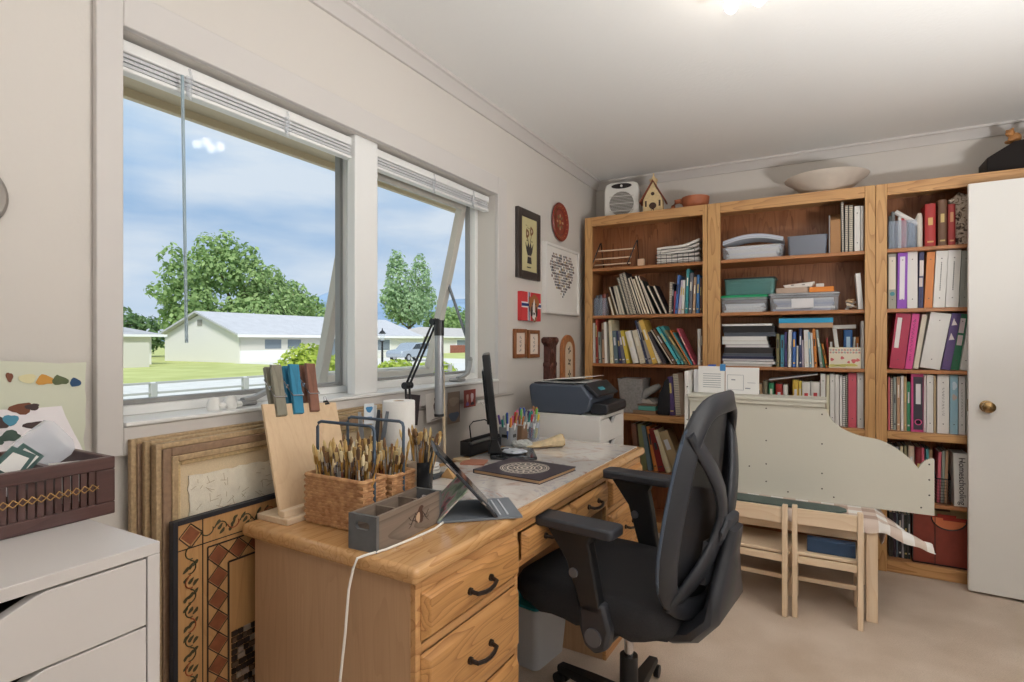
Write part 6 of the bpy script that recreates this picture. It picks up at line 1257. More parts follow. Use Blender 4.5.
row('left', L3, zs[2], [
 (593.0, 595.0, 592.4, 323, 'f', 'white'), (595.4, 597.6, 594.6, 318, 'h', 'red'), (598.6, 600.8, 597.8, 332, 'p', 'grey'), (601.6, 604.2, 601.0, 323, 'p', 'tan'), (604.8, 607.4, 603.4, 322, 'f', 'white'), (610.2, 613.4, 608.2, 320, 'p', 'cream'), (614.4, 618.4, 611.6, 331, 'p', 'slate'), (619.0, 621.6, 615.8, 331, 'p', 'navy'), (622.2, 625.6, 617.6, 331, 'p', 'slate'), (626.4, 629.8, 620.0, 331, 'p', 'yellow'),
 (632.4, 638.6, 624.2, 332, 'h', 'white'), (640.0, 645.4, 631.6, 331, 'p', 'cream'), (646.2, 648.0, 634.2, 321, 'p', 'navy'), (648.6, 652.2, 636.6, 322, 'p', 'grey'), (653.0, 657.8, 638.6, 321, 'p', 'yellow'), (658.6, 662.0, 642.6, 330, 'f', 'cream'), (663.0, 667.0, 646.2, 333, 'p', 'dark'), (671.2, 673.4, 649.6, 330, 'f', 'dark'), (674.0, 677.2, 652.4, 330, 'p', 'brown'), (678.0, 681.4, 656.0, 328, 'p', 'cyan'), (682.0, 685.0, 660.2, 327, 'p', 'teal'), (685.8, 688.6, 664.0, 331, 'p', 'olive'), (689.2, 690.8, 669.4, 331, 'p', 'orange'), (691.2, 693.0, 672.4, 333, 'p', 'teal'), (693.6, 695.4, 676.0, 329, 'p', 'rose')])
row('left', L3 + ' right end', zs[2], [(697.2, 700.6, 696.8, 329, 'h', 'white'), (701.0, 702.6, 701.0, 328, 'h', 'brown')])
row('left', L5, zs[4], [
 (636.0, 640.5, 631.0, 424, 'm', 'brown'), (641.5, 647.0, 637.0, 424, 'm', 'olive'), (648.0, 652.0, 641.0, 426, 'm', 'slate'), (653.5, 657.5, 645.5, 427, 'h', 'orange'), (658.5, 665.0, 648.5, 429, 'p', 'maroon'), (666.0, 672.0, 652.0, 431, 'h', 'cream'), (673.0, 684.0, 657.5, 433, 'h', 'tan')], Y=3.66)
row('middle', M1, zs[0], [(842.0, 844.4, 841.2, 202, 's', 'grey'), (845.0, 848.6, 844.8, 205, 's', 'black'), (849.0, 853.4, 848.8, 205, 's', 'dark'), (854.6, 860.4, 854.4, 206, 'b', 'white'), (860.8, 863.6, 860.8, 206, 'b', 'white')])
M3b = row('middle', M3, zs[2], [
 (776.4, 779.4, 776.4, 334, 'p', 'olive'), (780.6, 784.0, 780.6, 335, 'p', 'teal'), (784.4, 786.6, 784.2, 332, 'p', 'violet'), (787.4, 791.2, 788.0, 330, 'h', 'white'), (792.2, 796.0, 792.6, 332, 'h', 'blue', (236, 176, 60)), (796.6, 798.2, 796.8, 346, 'p', 'white'), (798.8, 802.0, 798.6, 328, 'h', 'navy'), (802.4, 804.0, 801.8, 340, 'p', 'lilac'), (804.6, 809.2, 803.8, 330, 'p', 'white'), (809.8, 811.8, 807.8, 332, 'p', 'sky'), (812.2, 814.0, 810.4, 333, 'p', 'white'), (814.4, 817.4, 812.2, 329, 'h', 'orange'), (820.4, 823.0, 815.6, 330, 'p', 'grey'), (823.6, 825.4, 819.0, 344, 'p', 'green'), (826.0, 828.0, 821.4, 344, 'h', 'orange')])
row('middle', M3 + ' right end', zs[2], [(861.6, 864.0, 861.4, 321, 'b', 'white')])
row('middle', M4, zs[3], [
 (755.5, 762.0, 755.5, 384, 'h', 'tan'), (763.0, 767.6, 763.0, 381, 'h', 'olive'), (768.4, 774.0, 768.2, 383, 'h', 'green'), (775.6, 782.4, 775.6, 384, 'h', 'red', (220, 226, 232)), (783.2, 787.6, 783.2, 385, 'h', 'white'), (792.6, 798.4, 792.6, 380, 'h', 'yellow'), (798.8, 801.4, 798.8, 381, 'p', 'yellow'), (802.0, 810.4, 802.0, 382, 'h', 'white', (196, 60, 66)), (811.0, 819.8, 811.0, 382, 'h', 'white', (200, 64, 70)), (820.6, 825.6, 820.6, 374, 'b', 'white'), (826.4, 829.6, 826.4, 375, 'b', 'cream'), (830.2, 834.8, 830.2, 374, 'b', 'white'), (835.2, 839.4, 835.2, 375, 'b', 'white'), (839.8, 842.4, 839.8, 375, 'n', 'white'), (842.8, 845.6, 842.8, 376, 's', 'white'), (846.2, 847.6, 846.2, 375, 's', 'grey'), (848.4, 856.8, 848.4, 373, 'b', 'rose'), (857.6, 863.8, 857.4, 372, 'b', 'white')])
row('right', R1, zs[0], [
 (925.4, 936.2, 925.0, 204, 'h', 'red', (214, 170, 110)), (938.4, 947.2, 938.0, 200, 'h', 'brown', (206, 180, 120)), (948.6, 956.2, 948.4, 204, 'h', 'red', (206, 150, 110))], dmax=.2)
r2 = row('right', R2, zs[1], [
 (888.4, 896.4, 888.4, 254, 'b', 'grey'), (897.0, 907.0, 898.0, 253, 'b', 'purple'), (907.6, 918.0, 908.2, 252, 'b', 'white'), (918.6, 923.4, 919.6, 252, 'b', 'navy'), (924.2, 932.4, 927.2, 252, 'b', 'orange'), (933.0, 945.0, 936.4, 251, 'b', 'white'), (945.6, 958.6, 948.8, 250, 'b', 'white'), (959.4, 968.6, 962.0, 251, 'b', 'grey')])
r3 = row('right', R3, zs[2], [
 (889.2, 904.6, 896.2, 313, 'b', 'crimson'), (905.2, 912.6, 912.8, 313.5, 'b', 'pink'), (913.2, 918.6, 922.6, 314, 'n', 'cream'), (919.2, 940.0, 930.6, 312, 'b', 'white'), (941.2, 950.4, 952.0, 313, 'b', 'violet'), (951.0, 959.2, 960.2, 313.5, 'b', 'green'), (959.8, 968.6, 969.2, 315, 'b', 'white')])
r4 = row('right', R4, zs[3], [
 (888.2, 890.2, 888.2, 377, 'b', 'rose'), (890.6, 893.2, 890.6, 378, 's', 'black'), (893.6, 896.6, 893.6, 377, 'p', 'grey'), (897.0, 900.4, 897.0, 377, 'p', 'tan'), (901.0, 903.8, 901.0, 376, 'p', 'white'), (904.2, 906.8, 904.2, 377, 'p', 'tan'), (907.2, 910.6, 907.2, 382, 'p', 'green'), (911.2, 923.6, 907.6 + 3.6, 374, 'l', 'pink'), (924.4, 926.4, 924.4, 375, 'b', 'white'), (926.8, 933.6, 926.8, 375, 'b', 'white'), (934.2, 936.4, 934.2, 376, 'p', 'tan'), (937.4, 949.4, 937.4, 375, 'b', 'white'), (950.2, 958.4, 950.2, 375, 'b', 'sky'), (959.2, 965.8, 959.2, 376, 'b', 'white'), (966.4, 968.8, 966.4, 376, 'b', 'grey')])
def spine_label(o, x0, x1, z0, z1, c, name='spine_label'): 
    return B().box(x0, x1, -.0012, -.0002, z0, z1).done(name, mat(c, .6), o, smooth=0, world=False)
def dims(o): xs = [v.co.x for v in o.data.vertices]; z_ = [v.co.z for v in o.data.vertices]; return max(xs), max(z_)
def spine_text(o, body, size, c, u=.5, v=.5, shear=0):
    w, h = dims(o); M_ = Matrix.Translation((w * u, -.0016, h * v)) @ Matrix.Rotation(PI / 2, 4, 'X') @ Matrix.Rotation(-PI / 2, 4, 'Z'); l = lettering(body, size, M_, mat(c, .6), o); return l
w, h = dims(r2[0]); spine_label(r2[0], .003, w - .003, h * .35, h * .94, (226, 216, 200)); b = B(); b.cyl((w / 2, -.0015, h * .27), (w / 2, -.0003, h * .27), w * .32); b.done('round_mark', mat((70, 140, 150), .6), r2[0], world=False)
w, h = dims(r2[1]); spine_label(r2[1], w * .22, w * .74, h * .16, h * .93, (236, 230, 236))
w, h = dims(r2[3]); spine_label(r2[3], w * .1, w * .95, h * .57, h * .85, (228, 216, 208)); spine_label(r2[3], w * .05, w * .8, h * .38, h * .54, (222, 206, 200))
b = B(); 
for o, t_ in ((r2[5], 1), (r2[6], 1), (r2[7], .9)):
    w, h = dims(o); b = B(); rnd = random.Random(t_)
    z = h * .30
    while z < h * .8: l = .006 + .004 * rnd.random(); b.box(w * .46, w * .54, -.0012, -.0002, z, z + l); z += l + .003
    b.done('spine_print', mat((120, 118, 116), .7), o, smooth=0, world=False)
w, h = dims(r3[0]); spine_label(r3[0], w * .14, w * .44, h * .37, h * .92, (236, 228, 228))
w, h = dims(r3[1]); b = B(); rnd = random.Random(5)
for k in range(8): b.tube([(w * (.4 + .2 * math.sin(q * 1.7 + k)), -.0012, h * (.9 - .075 * k - .014 * q)) for q in range(5)], .0011, 5)
for k in range(3): b.tube([(w * (.35 + .12 * q), -.0012, h * (.2 + .03 * k)) for q in range(3)], .0011, 5)
b.done('handwriting', mat((120, 40, 84), .7), r3[1], smooth=0, world=False)
w, h = dims(r3[4])
for z in (.78, .52): b = B(); b.prism([(w * .2, h * z), (w * .8, h * (z + .02)), (w * .3, h * (z + .13))], 'y', -.0012, -.0002); b.done('torn_label', mat((226, 214, 214), .7), r3[4], smooth=0, world=False)
w, h = dims(r3[5]); spine_label(r3[5], w * .2, w * .85, h * .66, h * .92, (222, 206, 206)); spine_label(r3[5], w * .2, w * .85, h * .44, h * .62, (222, 206, 206))
o = r4[7]; w, h = dims(o); spine_label(o, w * .18, w * .96, .012, h * .95, (62, 58, 72), 'dark_spine'); B().box(w * .38, w * .78, -.002, -.001, h * .48, h * .83).done('spine_label', mat((232, 230, 232), .6), o, smooth=0, world=False)
b = B(); n = 24; rs = [[b.bm.verts.new((w * .58 + r_ * math.cos(2 * PI * i / n), y, h * .17 + r_ * math.sin(2 * PI * i / n))) for i in range(n)] for r_, y in ((.0165, -.0013), (.0155, -.0035), (.012, -.0035), (.011, -.0013))]
for p, q in zip(rs, rs[1:]):
    for i in range(n): b.face([p[i], p[(i + 1) % n], q[(i + 1) % n], q[i]])
b.done('finger_ring', mat((222, 90, 150), .4), o, world=False); b = B(); b.cyl((w * .58, -.0022, h * .17), (w * .58, -.001, h * .17), .011, n=20); b.done('finger_hole', mat((30, 20, 30), .8), o, world=False)
for o in (r4[11], r4[13]):
    w, h = dims(o); b = B(); rnd = random.Random(2)
    for k in range(9): b.tube([(w * (.5 + .12 * math.sin(q * 1.9 + k)), -.0012, h * (.78 - .055 * k - .011 * q)) for q in range(4)], .0008, 5)
    b.done('handwriting', mat((128, 122, 124), .7), o, smooth=0, world=False)
w, h = dims(r4[12]); b = B(); blob(b, (w * .55, -.0004, h * .82), (w * .3, .022), ((1, 0, 0), (0, 0, 1), (0, -1, 0)), 0, 3); blob(b, (w * .55, -.0004, h * .62), (w * .3, .016), ((1, 0, 0), (0, 0, 1), (0, -1, 0)), 1, 4); b.done('spine_picture', [mat((206, 222, 232), .6), mat((196, 178, 168), .6)], r4[12], world=False, recalc=False, smooth=0)
# ---- boxes helper: a box whose front face is given in photo pixels on the shelf
def pxbox(x0, x1, yt, z, Y): X0 = atY(x0, 330, Y)[0]; X1 = atY(x1, 330, Y)[0]; XT, ZT = atY((x0 + x1) / 2, yt, Y); return X0, X1, ZT - z
def tub(name, lab, cat, x0, x1, yt, z, Y, d, wallm, lidm=None, contents=None, taper=.012, lidh=.014):
    X0, X1, h = pxbox(x0, x1, yt, z, Y); cx_, cy_ = (X0 + X1) / 2, Y + d / 2; t = thing(name, lab, cat, (cx_, cy_, z)); hx, hy = (X1 - X0) / 2, d / 2; hb = h - (lidh if lidm else 0)
    b = B(); tubshell(b, hx - taper, hy - taper, hx, hy, .0008, hb, .014, .002); b.tube([(x, y, hb - .003) for x, y in rrect(hx, hy, .014)], .0022, 6, closed=True, up=Vector((0, 0, 1))); b.done('tub', wallm, t, world=False)
    if lidm: b = B(); loft(b, [[(x, y, zz) for x, y in rrect(hx + e, hy + e, .015)] for e, zz in ((.003, hb), (.003, hb + lidh * .5), (-.004, hb + lidh))]); b.done('lid', lidm, t, world=False)
    if contents: contents(t, hx - taper, hy - taper, hb)
    return t
def pile(c, seed, frac=.8, n=7):
    def f(t, hx, hy, h):
        rnd = random.Random(seed); b = B(); zz = .004
        for k in range(n): th = h * frac / n * .9; M_ = Matrix.Translation((0, 0, zz)) @ Matrix.Rotation(rnd.uniform(-.03, .03), 4, 'Z'); b.box(-hx * rnd.uniform(.78, .92), hx * rnd.uniform(.78, .92), -hy * .85, hy * .85, 0, th, rnd.randrange(len(c)), M_); zz += h * frac / n
        o = b.done('contents', [mat(x, .7) for x in c], t, world=False, smooth=0); o['kind'] = 'stuff'
    return f
# left bookcase, top shelf: wire rack with dowels, basket of folded linen
z = zs[0]; Yk = 3.66; xa, za = atY(592, 246, Yk); xb_, zb_ = atY(634, 243, Yk)
t = thing('dowel_rack', 'folding black wire rack with wooden dowels on the top left shelf', 'rack', ((xa + xb_) / 2, Yk, z))
for x in (-1.362, -1.105): B().tube([(x - .035, Yk + .02, z + .016), (x - .045, Yk + .005, z + .022), (x + .02, Yk + .005, z + .175), (x + .022, Yk + .012, z + .178), (x + .02, Yk + .02, z + .17), (x - .005, Yk + .15, z + .004), (x - .035, Yk + .02, z + .004)], .0042, 8).done('wire_side', BLACK, t)
for dx, y, zz in ((.0, Yk + .02, z + .125), (-.022, Yk + .02, z + .07), (-.03, Yk + .03, z + .03)): B().cyl((-1.362 + dx, y, zz), (-1.105 + dx, y, zz), .0048, n=10).done('dowel', PINEX, t)
tag(B().box(-1.085, -1.042, Yk + .02, Yk + .05, z + .0006, z + .052).done('wooden_block', mat((226, 192, 162), .7), loc=(-1.08, Yk + .03, z), bevel=.002), 'small pale wooden block beside the dowel rack', 'block')
X0, X1 = atY(654, 250, 3.67)[0], atY(701, 250, 3.67)[0]
t = thing('wire_basket', 'black wire basket of folded cloths on the top left shelf', 'basket', ((X0 + X1) / 2, 3.75, z)); b = B(); bx0, bx1, by0, by1 = X0 + .01, X1 - .005, 3.67, 3.87
for zz in (.012, .04, .068): b.tube([(bx0, by0, z + zz), (bx1, by0, z + zz), (bx1, by1, z + zz), (bx0, by1, z + zz)], .0018, 6, closed=True, up=Vector((0, 0, 1)))
for k in range(9): x = bx0 + (bx1 - bx0) * k / 8; b.tube([(x, by0, z + .068), (x, by0, z + .004), (x, by1, z + .004), (x, by1, z + .068)], .0014, 6)
b.tube([(bx0 + .03, by0 - .004, z + .07), (bx0 + .04, by0 - .006, z + .10), (bx1 - .04, by0 - .006, z + .10), (bx1 - .03, by0 - .004, z + .07)], .002, 6); b.done('wire', BLACK, t)
for k in range(6):
    b = B(); rnd = random.Random(k); P = [(bx0 + .006 + (bx1 - bx0 - .012) * i / 10, z + .007 + k * .019 + (.012 * (i / 10) ** 3 * (k - 1) * .8 if k > 1 else 0) + .002 * math.sin(i + k)) for i in range(11)]
    b.prism([(x, zz) for x, zz in P] + [(x, zz + .016) for x, zz in P[::-1]], 'y', by0 + .008, by1 - .02)
    tag(b.done('folded_cloth', mat((232, 228, 222) if k % 2 else (222, 216, 210), .9), loc=((bx0 + bx1) / 2, 3.77, z + k * .018), bevel=.004), 'folded white cloth in the black wire basket, %s of the pile' % ['bottom', 'second from bottom', 'third from bottom', 'fourth from bottom', 'fifth from bottom', 'top'][k], 'cloth')
# left bookcase second shelf: clear pot of pencils
X0, X1, h = pxbox(592.8, 606.6, 298, zs[1], 3.665); t = thing('clear_caddy', 'clear caddy of grey and red markers at the left of the second shelf', 'caddy', ((X0 + X1) / 2, 3.72, zs[1])); b = B(); tubshell(b, (X1 - X0) / 2, .045, (X1 - X0) / 2, .045, .0008, h, .006, .002); b.done('caddy', CLEARB, t, world=False)
for k in range(6):
    c, nm = [((108, 112, 122), 'grey'), ((92, 96, 106), 'dark grey'), ((126, 128, 136), 'light grey'), ((176, 92, 84), 'red'), ((190, 120, 108), 'pale red'), ((104, 70, 62), 'brown')][k]
    b = B(); b.lathe([(.006, 0), (.0075, .004), (.0075, h * .9), (.0085, h * .92), (.0085, h * (1.12 + .02 * k)), (.004, h * (1.15 + .02 * k)), (0, h * (1.16 + .02 * k))], n=12); x = X0 + .014 + k * (X1 - X0 - .028) / 5; tag(b.done('marker', mat(c, .45), loc=(x, 3.71 + .012 * (k % 2), zs[1] + .004), world=False), '%s marker standing in the clear caddy on the second left shelf' % nm, 'marker')
# left bookcase fourth shelf: grey tub, fabrics, black holder
z = zs[3]
tub('storage_tub', 'grey woven tub behind the printer on the fourth left shelf', 'tub', 617, 643, 379, z, 3.66, .2, mat((150, 148, 146), .7, var=.2, vscale=80), None, pile([(186, 182, 178), (150, 150, 156)], 4, 1.0), .02)
for k, (c, lab, x0, x1, z0, th) in enumerate((((150, 120, 96), 'brown flat box at the bottom of the small stack on the fourth left shelf', 633, 656, 0, .022), ((86, 158, 148), 'teal flat box in the small stack on the fourth left shelf', 638, 655, .0225, .030), ((120, 96, 84), 'dark flat box on the teal box on the fourth left shelf', 637, 656, .053, .014))):
    X0, X1 = atY(x0, 400, 3.665)[0], atY(x1, 400, 3.665)[0]; tag(B().box(X0, X1, 3.665 + .004 * k, 3.86, z + z0 + .0008, z + z0 + th).done('flat_box', mat(c, .6), loc=((X0 + X1) / 2, 3.75, z + z0), bevel=.002), lab, 'box')
X0, X1 = atY(634, 400, 3.68)[0], atY(656, 400, 3.68)[0]
b = B(); P = [(X0 + (X1 - X0) * i / 12, z + .0685 + .03 * math.sin(PI * i / 12) + .006 * math.sin(i * 1.7)) for i in range(13)]; b.prism([(X0, z + .0685)] + P[1:-1] + [(X1, z + .0685)], 'y', 3.68, 3.86); tag(b.done('folded_fabric', mat((172, 166, 160), .9, var=.15, vscale=30), loc=((X0 + X1) / 2, 3.75, z + .068), bevel=.006), 'grey folded fabric on the dark flat box', 'fabric')
b = B(); b.tube([(X0 + .05, 3.70, z + .10), (X0 + .07, 3.72, z + .135), (X0 + .12, 3.75, z + .165), (X1 - .005, 3.78, z + .18)], [.02, .026, .026, .02], 12); tag(b.done('rolled_fabric', mat((150, 146, 142), .9, var=.15, vscale=30), loc=(X0 + .08, 3.74, z + .1)), 'grey fabric roll leaning on the folded fabric', 'fabric')
X0, X1 = atY(657.5, 400, 3.665)[0], atY(669, 400, 3.665)[0]
b = B(); P = [(X0, .0), (X1, .0), (X1, .225), (X1 - .03, .222), (X0 + .035, .19), (X0 + .012, .14), (X0, .07)]; b.prism([(x, z + .0008 + max(0, zz)) for x, zz in smoothpts(P + [P[0]], 4)[:-1]], 'y', 3.665, 3.84); tag(b.done('magazine_holder', mat((30, 30, 36), .5), loc=((X0 + X1) / 2, 3.7, z), bevel=.003), 'black rounded file holder on the fourth left shelf', 'file holder')
row('left', 'fourth shelf of the left bookcase', z, [(669.6, 674.6, 666.8, 377, 'h', 'violet'), (675.6, 680.6, 672.4, 374, 's', 'cream')], Y=3.66)
# middle bookcase, top shelf
z = zs[0]
tub('storage_tub', 'shallow clear tub heaped with papers on the top middle shelf', 'tub', 721.5, 784, 246, z, 3.66, .22, CLEAR, None, pile([(226, 226, 234), (206, 210, 222), (214, 200, 206), (232, 230, 226)], 1, 1.05, 12), .008)
b = B(); X0, X1 = atY(722.5, 240, 3.67)[0], atY(783, 240, 3.67)[0]
for k in range(4): P = [(X0 + (X1 - X0) * i / 12, z + .098 + k * .007 + .032 * math.sin(PI * i / 12)) for i in range(13)]; b.prism(P + [(x, zz + .005) for x, zz in P[::-1]], 'y', 3.675 + .004 * k, 3.86, k % 2)
tag(b.done('paper_heap', [mat((220, 224, 234), .6), mat((196, 200, 214), .6)], loc=((X0 + X1) / 2, 3.75, z + .098)), 'curved stack of papers bulging from the shallow clear tub', 'papers')['kind'] = 'stuff'
tub('storage_tub', 'grey translucent bin with white cloth inside on the top middle shelf', 'tub', 787.5, 827.5, 235, z, 3.665, .2, mat((138, 144, 158), .3, alpha=.72), None, pile([(226, 226, 224)], 3, .5, 3), .006)
X0, X1 = atY(829, 240, 3.66)[0], atY(841, 240, 3.66)[0]
t = thing('magazine_file', 'kraft magazine file with grey side on the top middle shelf', 'magazine file', ((X0 + X1) / 2, 3.66, z)); b = B(); b.prism([(3.66, z + .0008), (3.86, z + .0008), (3.86, z + .25), (3.80, z + .25), (3.66, z + .19)], 'x', X0 + .006, X1 - .002); b.done('file', mat((176, 132, 90), .7), t, bevel=.002); b = B(); b.prism([(3.655, z + .0008), (3.87, z + .0008), (3.87, z + .26), (3.655, z + .215)], 'x', X0, X0 + .005); b.done('side', mat((170, 168, 166), .5), t)
# middle bookcase, second shelf
z = zs[1]
X0, X1, h1 = pxbox(720.6, 767, 295, z, 3.66); tub('storage_tub', 'clear tub with green lid and white papers on the second middle shelf', 'tub', 720.6, 767, 295, z, 3.66, .2, CLEAR, mat((40, 168, 112), .4), pile([(236, 236, 238), (222, 226, 232)], 2, .55, 4), .006)
t = tub('storage_tub', 'teal tinted tub with black rim stacked on the green lidded tub', 'tub', 724, 775, 278.5, z + h1 + .001, 3.67, .19, mat((96, 150, 146), .25, alpha=.6), None, pile([(110, 130, 126), (84, 100, 100)], 6, .7, 4), .006)
b = B(); X0, X1, h = pxbox(724, 775, 278.5, z + h1 + .001, 3.67); b.tube([(x, y, h + .0015) for x, y in rrect((X1 - X0) / 2, .095, .014)], .0045, 8, closed=True, up=Vector((0, 0, 1))); b.done('rim', mat((44, 46, 48), .4), t, world=False)
X0, X1, h2 = pxbox(769, 839.5, 292.5, z, 3.66)
def mixed(t, hx, hy, h): pile([(150, 160, 190), (236, 234, 234), (206, 206, 214), (170, 176, 196)], 8, .75, 6)(t, hx, hy, h); b = B(); b.box(-hx * .35, hx * .3, -hy - .006, -hy - .003, h * .2, h * .75); b.done('label', mat((226, 224, 226), .7), t, world=False, smooth=0)
tub('storage_tub', 'large clear tub of mixed supplies on the second middle shelf', 'tub', 769, 839.5, 292.5, z, 3.66, .22, CLEAR, mat((214, 216, 222), .3, alpha=.7), mixed, .006, .010)
z2 = z + h2 + .0012
for nm, lab, cat, x0, x1, yt, zz, c, dd in (('flat_box', 'tan clear topped box on the large tub', 'box', 776, 808, 287.6, z2, (188, 164, 146), .16), ('flat_box', 'orange lid box on the right of the large tub', 'box', 809, 834, 286.6, z2, (234, 138, 46), .17)):
    X0, X1, h = pxbox(x0, x1, yt, zz, 3.675); tag(B().box(X0, X1, 3.675, 3.675 + dd, zz, zz + h).done(nm, mat(c, .4), loc=((X0 + X1) / 2, 3.7, zz), bevel=.003), lab, cat); z3 = zz + h + .0008 if x0 == 776 else z3
    if x0 == 809: z4 = zz + h + .0008
X0, X1, h = pxbox(783, 815, 280.5, z3, 3.69); t = thing('white_tray', 'white sloped tray resting on the tan box', 'tray', ((X0 + X1) / 2, 3.69, z3)); b = B(); h = .032; b.prism([(X0 + .012, z3), (X1 - .016, z3), (X1, z3 + h), (X0, z3 + h * .5)], 'y', 3.69, 3.81); b.done('tray', mat((232, 224, 216), .4), t, bevel=.003); b = B()
for x in (X0 + .05, X1 - .06): b.box(x - .008, x + .008, 3.6885, 3.6905, z3 + .012, z3 + .017)
b.done('slot', mat((130, 118, 110), .6), t, smooth=0)
X0, X1, h = pxbox(816, 824, 283, z4, 3.70); tag(B().box(X0, X1, 3.70, 3.76, z4, z4 + .02).done('small_box', mat((236, 232, 226), .5), loc=((X0 + X1) / 2, 3.7, z4), bevel=.002), 'tiny white box on the orange lid box', 'box')
rnd = random.Random(31); X0, X1 = atY(842, 300, 3.67)[0], atY(861, 300, 3.67)[0]
for k, (nm, c) in enumerate((('white', (238, 234, 228)), ('cream', (224, 210, 186)), ('grey', (190, 188, 186)), ('tan', (206, 176, 140)))):
    P = [(X0 + .02 + rnd.uniform(0, X1 - X0 - .04), 3.67 + .02 + rnd.uniform(0, .06), z + .007 + .012 * k + (.02 * math.sin(i) ** 2)) for i in range(6)]; b = B(); b.tube(P, .006, 8); tag(b.done('cable_coil', mat(c, .6), loc=((X0 + X1) / 2, 3.7, z)), '%s bundled cord in the heap beside the large tub' % nm, 'cord')
o = row('middle', 'second shelf of the middle bookcase', z, [(858.6, 863.6, 855.6, 273, 'n', 'white', None, 'white note block leaning at the right end of the second middle shelf')])
# middle bookcase, third shelf: stack of binders lying flat, long box, floral box
z = zs[2] + .0008; stackdef = [(722, 772, .009, 'white'), (723, 776, .013, 'grey'), (722, 774, .010, 'lilac'), (722, 774, .011, 'navy'), (723, 773, .012, 'slate'), (724, 773, .026, 'dark'), (725, 769, .013, 'lilac'), (722, 768, .016, 'white'), (722, 767, .020, 'white'), (724, 776, .016, 'slate'), (723, 775, .030, 'black'), (722, 772, .009, 'white')]
for k, (x0, x1, th, cn) in enumerate(stackdef):
    X0, X1 = atY(x0, 340, 3.655)[0], atY(x1, 340, 3.655)[0]; th *= 1.36; rgb = C[cn]; rnd = random.Random(k); y0 = 3.655 + rnd.uniform(0, .012); b = B(); b.box(X0, X1, y0, y0 + .2, z, z + .0018); b.box(X0, X1, y0, y0 + .2, z + th - .0018, z + th); b.box(X0, X0 + .002, y0, y0 + .2, z + .0018, z + th - .0018)
    o = b.done('folder' if th < .02 else 'ring_binder', mat(rgb, .5), loc=(X0, y0, z), smooth=0); m_ = PAPER if cn in ('white', 'lilac', 'grey') else mat(tuple(int(v * .8) for v in rgb), .6); B().box(.003, X1 - X0 - .003, .003, .197, .002, th - .002).done('page_block', m_, o, smooth=0, world=False)
    tag(o, '%s %s lying flat, %s in the third middle shelf stack' % ({'dark': 'dark grey'}.get(cn, cn), 'folder' if th < .02 else 'ring binder', ['bottom', 'second from bottom', 'third from bottom', 'fourth from bottom', 'fifth from bottom', 'sixth from bottom', 'sixth from top', 'fifth from top', 'fourth from top', 'third from top', 'second from top', 'top'][k]), 'binder' if th >= .02 else 'folder', 'binders and folders stacked on the third middle shelf'); z += th + .0006
ztop = max(o_.location.z + max(v.co.z for v in o_.data.vertices) for o_ in M3b)
X0, X1 = atY(779, 325, 3.65)[0], atY(833, 325, 3.65)[0]; t = thing('storage_box', 'long box with cyan lid lying across the upright books', 'box', ((X0 + X1) / 2, 3.72, ztop)); zq = ztop + .0008
B().box(X0, X1, 3.652, 3.80, zq, zq + .028).done('base', mat((186, 152, 122), .7), t, bevel=.001); B().box(X0 - .001, X1 + .001, 3.650, 3.802, zq + .028, zq + .056).done('lid', mat((38, 158, 206), .5), t, bevel=.001)
z = zs[2]; X0, X1 = atY(829, 350, 3.645)[0], atY(861, 350, 3.645)[0]; h = atY(845, 347.5, 3.645)[1] - z
t = thing('floral_box', 'cream card box printed with pink flowers on the third middle shelf', 'box', ((X0 + X1) / 2, 3.66, z)); B().box(X0, X1, 3.645, 3.76, z + .0008, z + h).done('box', mat((232, 222, 200), .6), t, bevel=.001)
b = B(); AXF = ((1, 0, 0), (0, 0, 1), (0, -1, 0)); W_ = X1 - X0
for u, v, r_ in ((.1, .42, .009), (.42, .5, .009), (.78, .36, .012), (.9, .40, .009), (.62, .30, .007)): blob(b, (X0 + W_ * u, 3.645, z + h * v), (r_, r_), AXF, 0, int(u * 40), 12, .0006)
for u, v in ((.15, .12), (.4, .14), (.7, .16)): blob(b, (X0 + W_ * u, 3.645, z + h * v), (.03, .008), AXF, 1, int(u * 50), 12, .0006)
for k in range(11):
    for j in range(2): blob(b, (X0 + W_ * (.05 + .09 * k), 3.645, z + h * (.76 + .12 * j)), (.006, .006), AXF, 2 + (k + j) % 2, k, 8, .0006)
b.done('printed_flowers', [mat((216, 110, 110), .6), mat((214, 206, 120), .6), mat((206, 150, 140), .6), mat((170, 176, 170), .6)], t, recalc=False, smooth=0)
zb = z + h + .0008
row('middle', 'floral box on the third middle shelf', z, [(844.0, 852.6, 844.0, 330, 'h', 'blue', (190, 220, 240), 'blue book standing behind the cream floral box'), (853.6, 855.6, 853.6, 337, 'p', 'white', None, 'slim white book right of the blue book behind the floral box'), (856.2, 859.0, 856.2, 337, 'p', 'orange', None, 'orange and brown book behind the floral box')], Y=3.765, dmax=.12)
for k, (nm, lab, P) in enumerate((('white_frame', 'white empty frame leaning left behind the floral box', [(834.0, 838.6, 347, 329)]),)):
    x0, z0_ = atY(839.5, 347.5, 3.765); x1, z1_ = atY(834.5, 328, 3.765); x2, z2_ = atY(852, 327.5, 3.765); b = B(); b.strip([(x0, 3.7635, z), (x1, 3.7635, z1_)], (0, 1, 0), .02, .003); b.strip([(x1 - .008, 3.7635, z1_ + .005), (x2 + .02, 3.7635, z1_ + .008)], (0, 1, 0), .022, .003); tag(b.done('empty_picture_frame', WHITE, loc=(x0, 3.7635, z)), lab, 'frame')
b = B(); x0, z0_ = atY(841, 327, 3.70); x1, _ = atY(861, 323, 3.70); P = [(x0 + (x1 - x0) * i / 8, zs[2] + .178 + .010 * (i / 8) + .004 * math.sin(i)) for i in range(9)]
